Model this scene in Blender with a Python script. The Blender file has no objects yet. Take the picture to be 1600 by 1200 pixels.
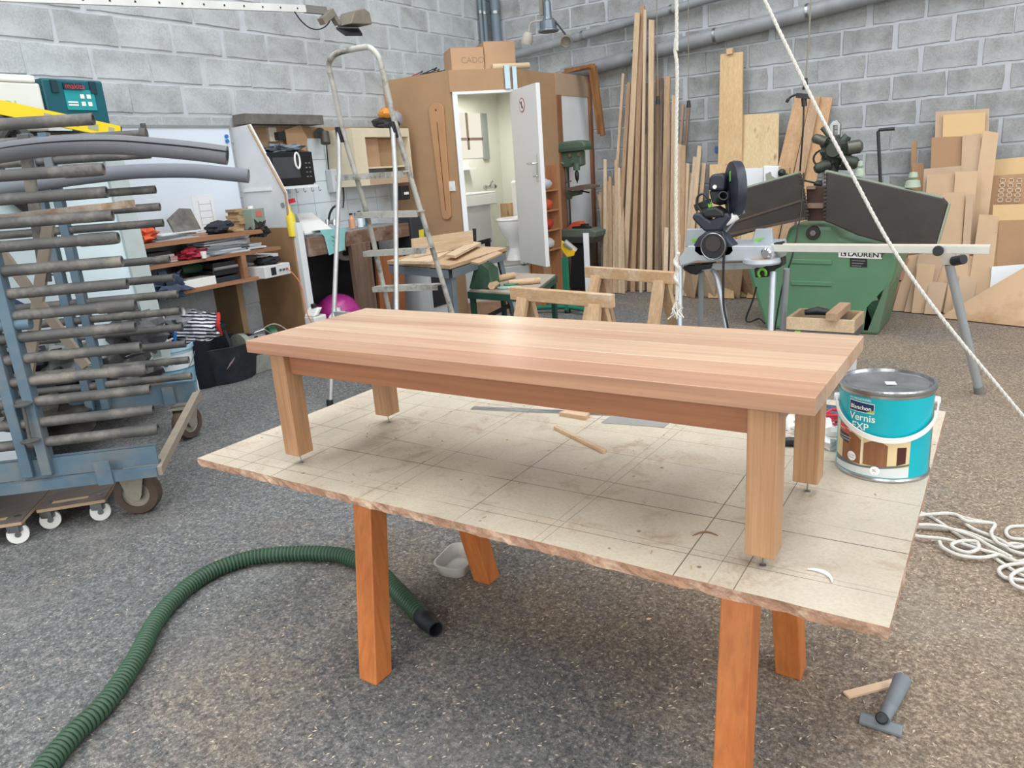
import bpy, bmesh, math, random
from mathutils import Vector as V, Matrix, noise
from math import sin, cos, pi, radians as rad
random.seed(7)
C = bpy.context.scene.collection
S = bpy.context.scene
# ---------------------------------------------------------------- camera, world, light, exposure
FPX = 1165.67; EYE = V((0, 0, 1.35))
RX = V((0.8359, 0.0956, -0.5404)); RY = V((0.5443, -0.2697, 0.7944)); RZ = V((-0.0698, -0.9582, -0.2775))
cd = bpy.data.cameras.new('camera'); cam = bpy.data.objects.new('camera', cd); C.objects.link(cam)
cd.sensor_width = 36; cd.lens = FPX * 36 / 1600; cd.clip_start = .05; cd.clip_end = 100
right = V((RX[0], RY[0], RZ[0])).normalized(); down = V((RX[1], RY[1], RZ[1])); fwd = V((RX[2], RY[2], RZ[2])).normalized()
down = fwd.cross(right).normalized()
cam.matrix_world = Matrix(((right.x, -down.x, -fwd.x, 0), (right.y, -down.y, -fwd.y, 0), (right.z, -down.z, -fwd.z, EYE.z), (0, 0, 0, 1)))
S.camera = cam
w = bpy.data.worlds.new('sky'); S.world = w; w.use_nodes = True
w.node_tree.nodes['Background'].inputs[0].default_value = (.80, .88, 1, 1)
w.node_tree.nodes['Background'].inputs[1].default_value = .6
S.view_settings.view_transform = 'Standard'; S.view_settings.look = 'None'; S.view_settings.gamma = 1
S.view_settings.use_curve_mapping = False; S.view_settings.exposure = -.30
def area(name, loc, tgt, sx, sy, power, col):
    l = bpy.data.lights.new(name, 'AREA'); l.shape = 'RECTANGLE'; l.size = sx; l.size_y = sy; l.energy = power; l.color = col
    o = bpy.data.objects.new(name, l); C.objects.link(o); o.location = loc
    o.rotation_euler = (V(tgt) - V(loc)).to_track_quat('-Z', 'Y').to_euler(); return o
COOL = (.94, .97, 1.0)
area('skylight_light', (-3.2, 1.5, 5.9), (-3.2, 1.5, 0), 1.6, 9, 385, COOL)
area('skylight_light', (0.6, 1.5, 5.9), (0.6, 1.5, 0), 1.6, 9, 385, COOL)
area('skylight_light', (4.4, 1.5, 5.9), (4.4, 1.5, 0), 1.6, 9, 385, COOL)
area('window_light', (6.9, 1.0, 2.6), (0, 1.6, 1.2), 6.5, 3.6, 420, (.97, .985, 1))
area('window_light', (-.5, -4.4, 2.6), (-.5, 2, 1.2), 6.5, 3.4, 350, (1, .985, .95))
area('washroom_fill_light', (-4.6, 6.8, 2.12), (-4.6, 6.8, 0), .25, .25, 17, (1, .98, .93))  # fill light added to brighten the cabin interior, no visible fitting

def pray(px, py):
    a = V((px - 800, py - 600, FPX)); return V((RX.dot(a), RY.dot(a), RZ.dot(a)))
def PZ(px, py, z): d = pray(px, py); return EYE + d * ((z - EYE.z) / d.z)
def PX(px, py, x): d = pray(px, py); return EYE + d * (x / d.x)
def PY(px, py, y): d = pray(px, py); return EYE + d * (y / d.y)
def PP(px, py, p0, n): d = pray(px, py); n = V(n); return EYE + d * ((V(p0) - EYE).dot(n) / d.dot(n))
# ---------------------------------------------------------------- materials
def lin(c): return tuple((v / 255 / 12.92 if v / 255 <= .04045 else ((v / 255 + .055) / 1.055) ** 2.4) for v in c) + (1,)
MC = {}
class N:
    def __init__(s, name):
        s.m = bpy.data.materials.new(name); s.m.use_nodes = True; s.t = s.m.node_tree; s.b = s.t.nodes['Principled BSDF']
    def n(s, t, **k):
        o = s.t.nodes.new('ShaderNode' + t)
        for a, b in k.items(): setattr(o, a, b)
        return o
    def l(s, a, b): s.t.links.new(a, b)
    def mix(s, f, a, b, typ='MIX'):
        o = s.n('Mix'); o.data_type = 'RGBA'; o.blend_type = typ
        for i, v in ((0, f), (6, a), (7, b)):
            if hasattr(v, 'links'): s.l(v, o.inputs[i])
            else: o.inputs[i].default_value = v
        return o.outputs[2]
    def math(s, op, a, b=0.0, c=None):
        o = s.n('Math'); o.operation = op
        for i, v in enumerate((a, b) if c is None else (a, b, c)):
            if hasattr(v, 'links'): s.l(v, o.inputs[i])
            else: o.inputs[i].default_value = v
        return o.outputs[0]
    def ramp(s, f, stops):
        o = s.n('ValToRGB'); e = o.color_ramp.elements
        while len(e) < len(stops): e.new(.5)
        for i, (p, c) in enumerate(stops): e[i].position = p; e[i].color = c
        s.l(f, o.inputs[0]); return o.outputs[0]
    def co(s, scale=(1, 1, 1), rnd=True, rot=(0, 0, 0)):
        tc = s.n('TexCoord'); mp = s.n('Mapping'); mp.inputs['Scale'].default_value = scale; mp.inputs['Rotation'].default_value = rot
        if rnd:
            oi = s.n('ObjectInfo'); ml = s.n('VectorMath'); ml.operation = 'SCALE'; ml.inputs[0].default_value = (7.3, 11.1, 5.7); s.l(oi.outputs['Random'], ml.inputs['Scale'])
            ad = s.n('VectorMath'); s.l(tc.outputs['Object'], ad.inputs[0]); s.l(ml.outputs[0], ad.inputs[1]); s.l(ad.outputs[0], mp.inputs['Vector'])
        else: s.l(tc.outputs['Object'], mp.inputs['Vector'])
        return mp.outputs[0]
    def noise(s, v, sc, det=3, rough=.5, dist=0):
        o = s.n('TexNoise'); s.l(v, o.inputs['Vector']); o.inputs['Scale'].default_value = sc; o.inputs['Detail'].default_value = det
        o.inputs['Roughness'].default_value = rough; o.inputs['Distortion'].default_value = dist; return o.outputs[0]
    def bump(s, h, st, dist=.01):
        o = s.n('Bump'); o.inputs['Strength'].default_value = st; o.inputs['Distance'].default_value = dist
        s.l(h, o.inputs['Height']); s.l(o.outputs[0], s.b.inputs['Normal'])
def g4(v): return (v, v, v, 1)
def mat(name, c, rough=.6, metal=0, var=.12, sc=6, dirt=None, damt=.4, bmp=0, bsc=60, rnd=.0, coat=0, alpha=None, trans=0, spec=None):
    """plain surface with fine colour noise, optional dirt patches of its own and fine relief"""
    if name in MC: return MC[name]
    q = N(name); b = q.b; col = lin(c); v = q.co()
    nz = q.noise(v, sc, 4)
    d = q.ramp(nz, [(.25, g4(1 - var)), (.75, g4(1 + var * .3))])
    out = q.mix(1.0, col, d, 'MULTIPLY')
    if dirt:
        dn = q.noise(v, sc * .45, 6, .65); f = q.ramp(dn, [(.48, g4(0)), (.68, g4(damt))]); out = q.mix(f, out, lin(dirt))
    if rnd:
        oi = q.n('ObjectInfo'); r = q.ramp(oi.outputs['Random'], [(0, g4(1 - rnd)), (1, g4(1 + rnd * .5))]); out = q.mix(1.0, out, r, 'MULTIPLY')
    q.l(out, b.inputs['Base Color']); b.inputs['Roughness'].default_value = rough; b.inputs['Metallic'].default_value = metal
    if spec is not None: b.inputs['Specular IOR Level'].default_value = spec
    if coat: b.inputs['Coat Weight'].default_value = coat
    if trans: b.inputs['Transmission Weight'].default_value = trans
    if alpha is not None: b.inputs['Alpha'].default_value = alpha
    if bmp: q.bump(q.noise(v, bsc, 3), bmp, .004)
    MC[name] = q.m; return q.m
def desat(c, k=.16):
    m = .35 * c[0] + .45 * c[1] + .2 * c[2]; return tuple((v * (1 - k) + m * k) * .96 for v in c)
def wood(name, a, b2, axis=0, rough=.55, knots=True, rnd=.12, grain=1.0, coat=0, dirt=None):
    a, b2 = desat(a), desat(b2)
    if name in MC: return MC[name]
    q = N(name); b = q.b
    st = [9.0, 9.0, 9.0]; st[axis] = .55
    v = q.co(tuple(st)); n1 = q.noise(v, 1.6 * grain, 5, .55, 1.2)
    st2 = [60.0, 60.0, 60.0]; st2[axis] = 1.5
    v2 = q.co(tuple(st2)); n2 = q.noise(v2, 2.0 * grain, 3, .6, .3)
    base = q.mix(q.ramp(n1, [(.30, g4(0)), (.68, g4(1))]), lin(a), lin(b2))
    fine = q.ramp(n2, [(.3, g4(.84)), (.62, g4(1.06))]); out = q.mix(1.0, base, fine, 'MULTIPLY')
    if knots:
        s3 = [7.0, 7.0, 7.0]; s3[axis] = 2.6
        vo = q.n('TexVoronoi'); q.l(q.co(tuple(s3)), vo.inputs['Vector']); vo.inputs['Scale'].default_value = 1.0
        kf = q.ramp(vo.outputs['Distance'], [(.03, g4(.75)), (.13, g4(0))]); out = q.mix(kf, out, lin(tuple(int(x * .5) for x in b2)))
    if dirt:
        f = q.ramp(q.noise(q.co((1, 1, 1)), 5, 5, .7), [(.5, g4(0)), (.7, g4(.7))]); out = q.mix(f, out, lin(dirt))
    oi = q.n('ObjectInfo'); r = q.ramp(oi.outputs['Random'], [(0, (1 - rnd, 1 - rnd * 1.15, 1 - rnd * 1.3, 1)), (1, (1 + rnd * .3, 1 + rnd * .4, 1 + rnd * .5, 1))]); out = q.mix(1.0, out, r, 'MULTIPLY')
    q.l(out, b.inputs['Base Color']); b.inputs['Roughness'].default_value = rough
    if coat: b.inputs['Coat Weight'].default_value = coat; b.inputs['Coat Roughness'].default_value = .25
    q.bump(n2, .12, .002); MC[name] = q.m; return q.m
def emit(name, c, s):
    q = N(name); q.b.inputs['Base Color'].default_value = (0, 0, 0, 1); q.b.inputs['Emission Color'].default_value = lin(c); q.b.inputs['Emission Strength'].default_value = s
    MC[name] = q.m; return q.m
# ---------------------------------------------------------------- geometry
class G:
    def __init__(s): s.v = []; s.f = []; s.mi = []; s.sm = []; s.cm = 0
    def add(s, vs, fs, sm=False):
        k = len(s.v); s.v += [V(p) for p in vs]
        for f in fs: s.f.append([i + k for i in f]); s.mi.append(s.cm); s.sm.append(sm)
        return s
    def m(s, i): s.cm = i; return s
    def obox(s, c, a, b, d):
        c, a, b, d = V(c), V(a), V(b), V(d)
        vs = [c + i * a + j * b + k * d for k in (-1, 1) for j in (-1, 1) for i in (-1, 1)]
        return s.add(vs, [(0, 2, 3, 1), (4, 5, 7, 6), (0, 1, 5, 4), (2, 6, 7, 3), (0, 4, 6, 2), (1, 3, 7, 5)])
    def box(s, c, z, rz=0):
        x, y, t = z; return s.obox(c, (cos(rz) * x / 2, sin(rz) * x / 2, 0), (-sin(rz) * y / 2, cos(rz) * y / 2, 0), (0, 0, t / 2))
    def bb(s, x0, x1, y0, y1, z0, z1): return s.box(((x0 + x1) / 2, (y0 + y1) / 2, (z0 + z1) / 2), (abs(x1 - x0), abs(y1 - y0), abs(z1 - z0)))
    def bar(s, p, q, w, h, up=(0, 0, 1)):
        p, q, up = V(p), V(q), V(up); d = (q - p); n = d.normalized(); sd = n.cross(up)
        if sd.length < 1e-4: sd = n.cross(V((0, 1, 0)))
        sd.normalize(); u2 = sd.cross(n).normalized()
        return s.obox((p + q) / 2, d / 2, sd * w / 2, u2 * h / 2)
    def tube(s, pts, r, n=8, cap=True, sm=True, closed=False):
        pts = [V(p) for p in pts]; m = len(pts); vs = []; fs = []
        t0 = (pts[1] - pts[0]).normalized(); ref = V((0, 0, 1)) if abs(t0.z) < .9 else V((1, 0, 0))
        a = t0.cross(ref).normalized()
        for i in range(m):
            if closed: t = (pts[(i + 1) % m] - pts[i - 1]).normalized()
            else: t = (pts[min(i + 1, m - 1)] - pts[max(i - 1, 0)]).normalized()
            a = (a - t * a.dot(t)).normalized(); b = t.cross(a)
            rr = r[i] if isinstance(r, (list, tuple)) else r
            for j in range(n): th = 2 * pi * j / n; vs.append(pts[i] + (a * cos(th) + b * sin(th)) * rr)
        for i in range(m if closed else m - 1):
            for j in range(n):
                i2 = (i + 1) % m; fs.append((i * n + j, i * n + (j + 1) % n, i2 * n + (j + 1) % n, i2 * n + j))
        s.add(vs, fs, sm)
        if cap and not closed:
            k = len(s.v) - m * n
            s.f.append([k + j for j in range(n)][::-1]); s.f.append([k + (m - 1) * n + j for j in range(n)]); s.mi += [s.cm] * 2; s.sm += [False] * 2
        return s
    def cyl(s, p, q, r, r2=None, n=16): return s.tube([p, q], [r, r if r2 is None else r2], n)
    def lathe(s, c, prof, n=24, axis=(0, 0, 1), sm=True, sx=1, sy=1, cap=True):
        c = V(c); ax = V(axis).normalized(); ref = V((1, 0, 0)) if abs(ax.x) < .9 else V((0, 1, 0))
        a = (ref - ax * ref.dot(ax)).normalized(); b = ax.cross(a); vs = []; fs = []; m = len(prof)
        for r, z in prof:
            for j in range(n): th = 2 * pi * j / n; vs.append(c + ax * z + a * cos(th) * r * sx + b * sin(th) * r * sy)
        for i in range(m - 1):
            for j in range(n): fs.append((i * n + j, i * n + (j + 1) % n, (i + 1) * n + (j + 1) % n, (i + 1) * n + j))
        s.add(vs, fs, sm); k = len(s.v) - m * n
        if cap and prof[0][0] > 1e-6: s.f.append([k + j for j in range(n)][::-1]); s.mi.append(s.cm); s.sm.append(False)
        if cap and prof[-1][0] > 1e-6: s.f.append([k + (m - 1) * n + j for j in range(n)]); s.mi.append(s.cm); s.sm.append(False)
        return s
    def prism(s, pts, ex, sm=False):
        pts = [V(p) for p in pts]; ex = V(ex); n = len(pts)
        return s.add(pts + [p + ex for p in pts], [list(range(n))[::-1], list(range(n, 2 * n))] + [(i, (i + 1) % n, n + (i + 1) % n, n + i) for i in range(n)], sm)
    def blob(s, c, r, amp=.2, fr=3.0, seed=0, n=18, m=11, flat=None, sm=True):
        c = V(c); vs = []; fs = []
        for i in range(m + 1):
            ph = pi * i / m
            for j in range(n):
                th = 2 * pi * j / n; d = V((sin(ph) * cos(th), sin(ph) * sin(th), cos(ph)))
                k = 1 + amp * noise.noise(d * fr + V((seed * 3.7, seed * 1.3, seed))) * 1.6 + amp * .5 * noise.noise(d * fr * 2.7 + V((seed, 0, 9)))
                p = V((d.x * r[0] * k, d.y * r[1] * k, d.z * r[2] * k))
                if flat is not None: p.z = max(p.z, flat)
                vs.append(c + p)
        for i in range(m):
            for j in range(n): fs.append((i * n + j, (i + 1) * n + j, (i + 1) * n + (j + 1) % n, i * n + (j + 1) % n))
        return s.add(vs, fs, sm)
    def sheet(s, grid, th=.002):
        """grid of points -> thin solid cloth / paper"""
        R = len(grid); K = len(grid[0]); vs = [V(p) for r in grid for p in r]; vs += [p - V((0, 0, th)) for p in vs]; fs = []
        for i in range(R - 1):
            for j in range(K - 1):
                a = i * K + j; fs.append((a, a + 1, a + K + 1, a + K)); o = R * K; fs.append((a + o, a + K + o, a + K + 1 + o, a + 1 + o))
        return s.add(vs, fs, True)
ROOT = {}
def mesh(name, g, mats, off):
    me = bpy.data.meshes.new(name); me.from_pydata([tuple(v - off) for v in g.v], [], g.f)
    for m in (mats if isinstance(mats, (list, tuple)) else [mats]): me.materials.append(m)
    for p, mi, sm in zip(me.polygons, g.mi, g.sm): p.material_index = mi; p.use_smooth = sm
    bm = bmesh.new(); bm.from_mesh(me); bmesh.ops.recalc_face_normals(bm, faces=bm.faces); bm.to_mesh(me); bm.free()
    if any(g.sm): me.set_sharp_from_angle(angle=rad(38))
    return me
def bev(o, wd):
    if wd: b = o.modifiers.new('bevel', 'BEVEL'); b.width = wd; b.segments = 2; b.limit_method = 'ANGLE'; b.angle_limit = rad(40)
def part(name, g, mats, par, label=None, bevel=0, kind=None):
    off = ROOT[par.name]; o = bpy.data.objects.new(name, mesh(name, g, mats, off)); C.objects.link(o); o.parent = par; ROOT[o.name] = off
    if label: o['label'] = label
    if kind: o['kind'] = kind
    bev(o, bevel); return o
def thing(name, label, cat, loc=(0, 0, 0), group=None, kind=None):
    o = bpy.data.objects.new(name, None); C.objects.link(o); o.location = loc; o.empty_display_size = .05; ROOT[o.name] = V(loc)
    if label: o['label'] = label
    if cat: o['category'] = cat
    if group: o['group'] = group
    if kind: o['kind'] = kind
    return o
def solo(name, g, mats, label, cat, group=None, bevel=0, kind=None):
    lo = V((min(v.x for v in g.v), min(v.y for v in g.v), min(v.z for v in g.v))); hi = V((max(v.x for v in g.v), max(v.y for v in g.v), 0))
    off = V(((lo.x + hi.x) / 2, (lo.y + hi.y) / 2, lo.z))
    o = bpy.data.objects.new(name, mesh(name, g, mats, off)); C.objects.link(o); o.location = off; ROOT[o.name] = off
    if label: o['label'] = label
    if cat: o['category'] = cat
    if group: o['group'] = group
    if kind: o['kind'] = kind
    bev(o, bevel); return o
def text(name, s, size, mapf, m, par, ext=0, bold=0, seg=True):
    """flat lettering bent onto a surface: mapf(x, y) -> world point; text origin = left of baseline"""
    cu = bpy.data.curves.new(name, 'FONT'); cu.body = s; cu.size = size; cu.offset = bold; cu.resolution_u = 3
    t = bpy.data.objects.new(name, cu); me = bpy.data.meshes.new_from_object(t)
    bm = bmesh.new(); bm.from_mesh(me); bmesh.ops.triangulate(bm, faces=bm.faces)
    g = G(); g.add([mapf(v.co.x, v.co.y) for v in bm.verts], [[v.index for v in f.verts] for f in bm.faces]); bm.free()
    bpy.data.objects.remove(t); bpy.data.curves.remove(cu); bpy.data.meshes.remove(me)
    off = ROOT[par.name]; me = bpy.data.meshes.new(name); me.from_pydata([tuple(v - off) for v in g.v], [], g.f); me.materials.append(m)
    o = bpy.data.objects.new(name, me); C.objects.link(o); o.parent = par; ROOT[o.name] = off; return o
def lerp(a, b, t): return V(a) * (1 - t) + V(b) * t
def smooth_path(pts, k=6):
    pts = [V(p) for p in pts]; out = []
    for i in range(len(pts) - 1):
        p0, p1, p2, p3 = pts[max(i - 1, 0)], pts[i], pts[i + 1], pts[min(i + 2, len(pts) - 1)]
        for j in range(k):
            t = j / k; out.append(.5 * ((2 * p1) + (p2 - p0) * t + (2 * p0 - 5 * p1 + 4 * p2 - p3) * t * t + (3 * p1 - p0 - 3 * p2 + p3) * t ** 3))
    return out + [pts[-1]]
# common materials
STEEL = mat('bare_steel', (165, 168, 168), .35, 1, .15, 20)
DKST = mat('dark_steel', (62, 62, 64), .5, .7, .2, 20)
BLACKP = mat('black_plastic', (34, 36, 40), .45, 0, .15, 15)
WHITEP = mat('white_plastic', (232, 232, 228), .4, 0, .06, 10)
PAPER = mat('white_paper', (225, 228, 230), .8, 0, .08, 8)
MDF = mat('mdf_board', (176, 142, 108), .85, 0, .07, 9, rnd=.08)
MDFP = mat('pale_mdf_board', (184, 158, 132), .85, 0, .07, 9, rnd=.10)
# ---------------------------------------------------------------- SETTING
def floor_mat():
    q = N('dusty_asphalt_floor'); v = q.co((1, 1, 1), False)
    sp = q.noise(v, 105, 5, .8); md = q.noise(v, 30, 4, .65); big = q.noise(v, .9, 5, .6, .4); big2 = q.noise(v, 2.3, 4, .6)
    base = q.ramp(sp, [(.30, lin((52, 52, 54))), (.46, lin((101, 102, 103))), (.58, lin((132, 132, 130))), (.74, lin((215, 212, 205)))])
    dark = q.ramp(md, [(.3, g4(.66)), (.6, g4(1.06))]); base = q.mix(1.0, base, dark, 'MULTIPLY')
    saw = q.ramp(sp, [(.3, lin((78, 66, 56))), (.5, lin((136, 119, 101))), (.7, lin((206, 188, 162)))])
    # sawdust spread: along the bench, towards the right and the back; bare on the left
    sx = q.n('SeparateXYZ'); q.l(v, sx.inputs[0])
    a = q.math('MULTIPLY_ADD', sx.outputs[0], .12, .43); a2 = q.math('MULTIPLY_ADD', sx.outputs[1], .05, 0.0); a = q.math('ADD', a, a2)
    fx = q.math('SUBTRACT', sx.outputs[0], -.9); fy = q.math('SUBTRACT', sx.outputs[1], 1.3)
    dd = q.math('SQRT', q.math('ADD', q.math('MULTIPLY', fx, fx), q.math('MULTIPLY', fy, fy)))
    near = q.math('MULTIPLY', q.math('SUBTRACT', 1.5, dd), .22); near = q.math('MAXIMUM', near, -.05)
    mx = q.math('ADD', q.math('ADD', a, near), q.math('MULTIPLY', q.math('SUBTRACT', big, .5), 1.5))
    f = q.ramp(q.math('ADD', mx, q.math('MULTIPLY', q.math('SUBTRACT', md, .5), .8)), [(.02, g4(0)), (.52, g4(.9))])
    out = q.mix(f, base, saw)
    lt = q.ramp(big2, [(.55, g4(0)), (.8, g4(.35))]); out = q.mix(lt, out, lin((160, 157, 150)))
    q.l(out, q.b.inputs['Base Color']); q.b.inputs['Roughness'].default_value = .9; q.b.inputs['Specular IOR Level'].default_value = .25
    q.bump(sp, .55, .006); return q.m
XL, YB, XR, YF, ZC = -5.17, 7.7, 7.2, -4.8, 6.1
solo('floor', G().bb(XL - .3, XR + .3, YF - .3, YB + .3, -.1, 0), floor_mat(), 'dusty grey asphalt-like workshop floor with sawdust', None, kind='structure')
def block_mat(name, c1, c2, c3):
    q = N(name); v = q.co((1, 1, 1)); tc = q.co((1, 1, 1), False)
    a = q.noise(v, 5, 5, .65); f = q.noise(v, 70, 3, .7); w = q.noise(tc, 2.1, 4, .6, .6)
    out = q.ramp(a, [(.3, lin(c1)), (.7, lin(c2))]); oi = q.n('ObjectInfo')
    out = q.mix(1.0, out, q.ramp(oi.outputs['Random'], [(0, (.84, .84, .83, 1)), (1, (1.08, 1.08, 1.1, 1))]), 'MULTIPLY')
    out = q.mix(1.0, out, q.ramp(f, [(.3, g4(.80)), (.6, g4(1.05))]), 'MULTIPLY')
    out = q.mix(q.ramp(w, [(.42, g4(0)), (.68, g4(.8))]), out, lin(c3))
    q.l(out, q.b.inputs['Base Color']); q.b.inputs['Roughness'].default_value = .95; q.b.inputs['Specular IOR Level'].default_value = .2
    q.bump(f, .35, .005); return q.m
BLK_L = block_mat('concrete_block_left', (160, 164, 165), (180, 184, 185), (192, 197, 200))
BLK_B = block_mat('concrete_block_back', (140, 142, 141), (164, 166, 164), (178, 183, 187))
MORT_L = mat('mortar_left', (188, 193, 197), .95, 0, .15, 7, bmp=.5, bsc=40)
MORT_B = mat('mortar_back', (180, 185, 190), .95, 0, .16, 7, bmp=.5, bsc=40)
def blockwall(name, p0, ud, nd, L, matm, matb, label):
    root = thing(name, label, None, p0, kind='structure'); p0 = V(p0); ud = V(ud); nd = V(nd)
    part('mortar_face', G().obox(p0 + ud * (L / 2) + V((0, 0, ZC / 2)) - nd * .1, ud * (L / 2 + .1), nd * .1, (0, 0, ZC / 2)), matm, root)
    var = []
    for k in range(5):
        rr = random.Random(k + 31); g = G(); pts = []
        hw, hh = .2, .096
        out = [(-hw, -hh)] + [(-hw + 2 * hw * i / 5, -hh) for i in range(1, 5)] + [(hw, -hh), (hw, 0), (hw, hh)] + [(hw - 2 * hw * i / 5, hh) for i in range(1, 5)] + [(-hw, hh), (-hw, 0)]
        for x, z in out: pts.append((x + rr.uniform(-.005, .005) - (.005 if abs(x) == hw and abs(z) == hh else 0) * (1 if x > 0 else -1), z + rr.uniform(-.004, .004)))
        n = len(pts); vs = [ud * x + V((0, 0, z)) for x, z in pts] + [ud * x * .975 + V((0, 0, z * .95)) + nd * (.006 + rr.uniform(-.001, .001)) for x, z in pts]
        me = bpy.data.meshes.new('concrete_block'); me.from_pydata([tuple(a) for a in vs], [], [list(range(n, 2 * n))] + [(i, (i + 1) % n, n + (i + 1) % n, n + i) for i in range(n)])
        me.materials.append(matb); bm = bmesh.new(); bm.from_mesh(me); bmesh.ops.recalc_face_normals(bm, faces=bm.faces)
        if sum((f.normal.dot(nd) for f in bm.faces)) < 0: bmesh.ops.reverse_faces(bm, faces=bm.faces)
        bm.to_mesh(me); bm.free(); var.append(me)
    rows = range(18); g = G()
    for r in range(29):
        z = .10 + .21 * r + .005; x = .21 + (.21 if r % 2 else 0) - .21
        while x < L:
            x += .0
            cx = x + random.uniform(-.02, .02)
            if cx < L - .05:
                if r < 18 and x > L - 16 * .42:
                    o = bpy.data.objects.new('concrete_block', random.choice(var)); C.objects.link(o); o.parent = root; o.location = ud * cx + V((0, 0, z)) + nd * random.uniform(0, .003)
                elif r >= 8 or x > L - 40: g.obox(p0 + ud * cx + V((0, 0, z)) + nd * .003, ud * .194, nd * .004, (0, 0, .088))
            x += .42
    part('outer_blocks', g, matb, root, kind='stuff'); return root
blockwall('wall_left', (XL, YF, 0), (0, 1, 0), (1, 0, 0), YB - YF, MORT_L, BLK_L, 'pale grey concrete block wall on the left')
blockwall('wall_back', (XR, YB, 0), (-1, 0, 0), (0, -1, 0), XR - XL, MORT_B, BLK_B, 'darker grey concrete block wall at the back right')
PLAIN = mat('plain_grey_wall', (160, 162, 162), .9, 0, .15, 3)
solo('wall_right', G().bb(XR, XR + .2, YF, YB, 0, ZC), PLAIN, 'grey wall behind the viewer on the right', None, kind='structure')
solo('wall_front', G().bb(XL, XR, YF - .2, YF, 0, ZC), PLAIN, 'grey wall behind the viewer', None, kind='structure')
solo('ceiling', G().bb(XL, XR, YF, YB, ZC, ZC + .2), mat('grey_roof', (150, 152, 154), .9), 'grey workshop roof', None, kind='structure')
# ---------------------------------------------------------------- WORK BOARD ON TRESTLES
ZB = .66
def board_mat():
    q = N('scored_chipboard'); v = q.co((1, 1, 1), False); b1 = q.noise(v, 3.2, 6, .65); b2 = q.noise(v, 9, 5, .7, .5); f = q.noise(v, 160, 2, .6)
    out = q.mix(q.ramp(b1, [(.35, g4(0)), (.7, g4(1))]), lin((196, 185, 165)), lin((174, 162, 144)))
    out = q.mix(q.ramp(b2, [(.54, g4(0)), (.68, g4(.6))]), out, lin((146, 120, 94)))
    b3 = q.noise(v, 1.9, 4, .6); out = q.mix(q.ramp(b3, [(.5, g4(0)), (.72, g4(.45))]), out, lin((176, 170, 160)))
    vo = q.n('TexVoronoi'); q.l(v, vo.inputs['Vector']); vo.inputs['Scale'].default_value = 13; out = q.mix(q.ramp(vo.outputs['Distance'], [(.035, g4(.8)), (.07, g4(0))]), out, lin((96, 74, 56)))
    out = q.mix(1.0, out, q.ramp(f, [(.3, g4(.9)), (.6, g4(1.03))]), 'MULTIPLY')
    sx = q.n('SeparateXYZ'); q.l(v, sx.inputs[0]); brk = q.noise(v, 5, 2)
    tot = None
    for axis, lst in ((0, (-.72, -.655, -.56, -.42, -.235, -.21, .02, .23, .255, .49, .56, .60)), (1, (-.47, -.44, -.31, -.22, -.06, .07, .15, .30, .42, .455))):
        for i, p in enumerate(lst):
            k = random.uniform(-.035, .035); e = q.math('MULTIPLY_ADD', sx.outputs[1 - axis], k, -p); d = q.math('ABSOLUTE', q.math('ADD', sx.outputs[axis], e))
            m = q.math('MULTIPLY', q.math('LESS_THAN', d, random.choice((.0008, .001, .0013))), random.choice((.5, .7, .9)))
            tot = m if tot is None else q.math('MAXIMUM', tot, m)
    tot = q.math('MULTIPLY', tot, q.ramp(brk, [(.36, g4(.25)), (.5, g4(1))]))
    out = q.mix(tot, out, lin((74, 60, 48))); q.l(out, q.b.inputs['Base Color']); q.b.inputs['Roughness'].default_value = .55; return q.m
bx0, bx1, by0, by1 = -1.775, -.095, 1.08, 2.15
wb = thing('work_board', 'large scored chipboard panel with ragged front edge, laid on the orange trestle legs', 'board', ((bx0 + bx1) / 2, (by0 + by1) / 2, ZB - .02))
g = G(); vs = []; n = 0
def edge(a, b, k, amp):
    return [lerp(a, b, i / k) + V((0, 0, 0)) + V((noise.noise(lerp(a, b, i / k) * 23), noise.noise(lerp(a, b, i / k) * 19 + V((5, 5, 5))), 0)) * amp * .35 for i in range(k)]
cn = [V((bx0, by0, ZB)), V((bx1, by0 + .002, ZB)), V((bx1 - .004, by1, ZB)), V((bx0, by1, ZB))]
top = edge(cn[0], cn[1], 90, .006) + edge(cn[1], cn[2], 30, .002) + edge(cn[2], cn[3], 30, .002) + edge(cn[3], cn[0], 30, .003)
K = len(top); mid = [p + V((noise.noise(p * 61) * .004, noise.noise(p * 57 + V((3, 3, 3))) * .005, -.010)) for p in top]; bot = [p + V((noise.noise(p * 67) * .004, noise.noise(p * 63) * .006, -.020)) for p in top]
g.add(top + mid + bot, [list(range(K))] + [(i, (i + 1) % K, K + (i + 1) % K, K + i) for i in range(K)] + [(K + i, K + (i + 1) % K, 2 * K + (i + 1) % K, 2 * K + i) for i in range(K)] + [list(range(2 * K, 3 * K))[::-1]])
g.mi = [0] + [1] * (2 * K) + [1]
part('board_panel', g, [board_mat(), mat('crumbled_board_edge', (166, 128, 104), .95, 0, .3, 40, dirt=(204, 180, 154), damt=.9, bmp=.8, bsc=120)], wb)
for (a, b, c) in ((V((-.62, 1.35, 0)), .022, 300), (V((-.20, 1.42, 0)), .02, 200)):
    pass
ORG = wood('orange_stained_wood', (204, 104, 38), (222, 128, 56), 2, .5, True, .05, .6)
tr = []
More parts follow.
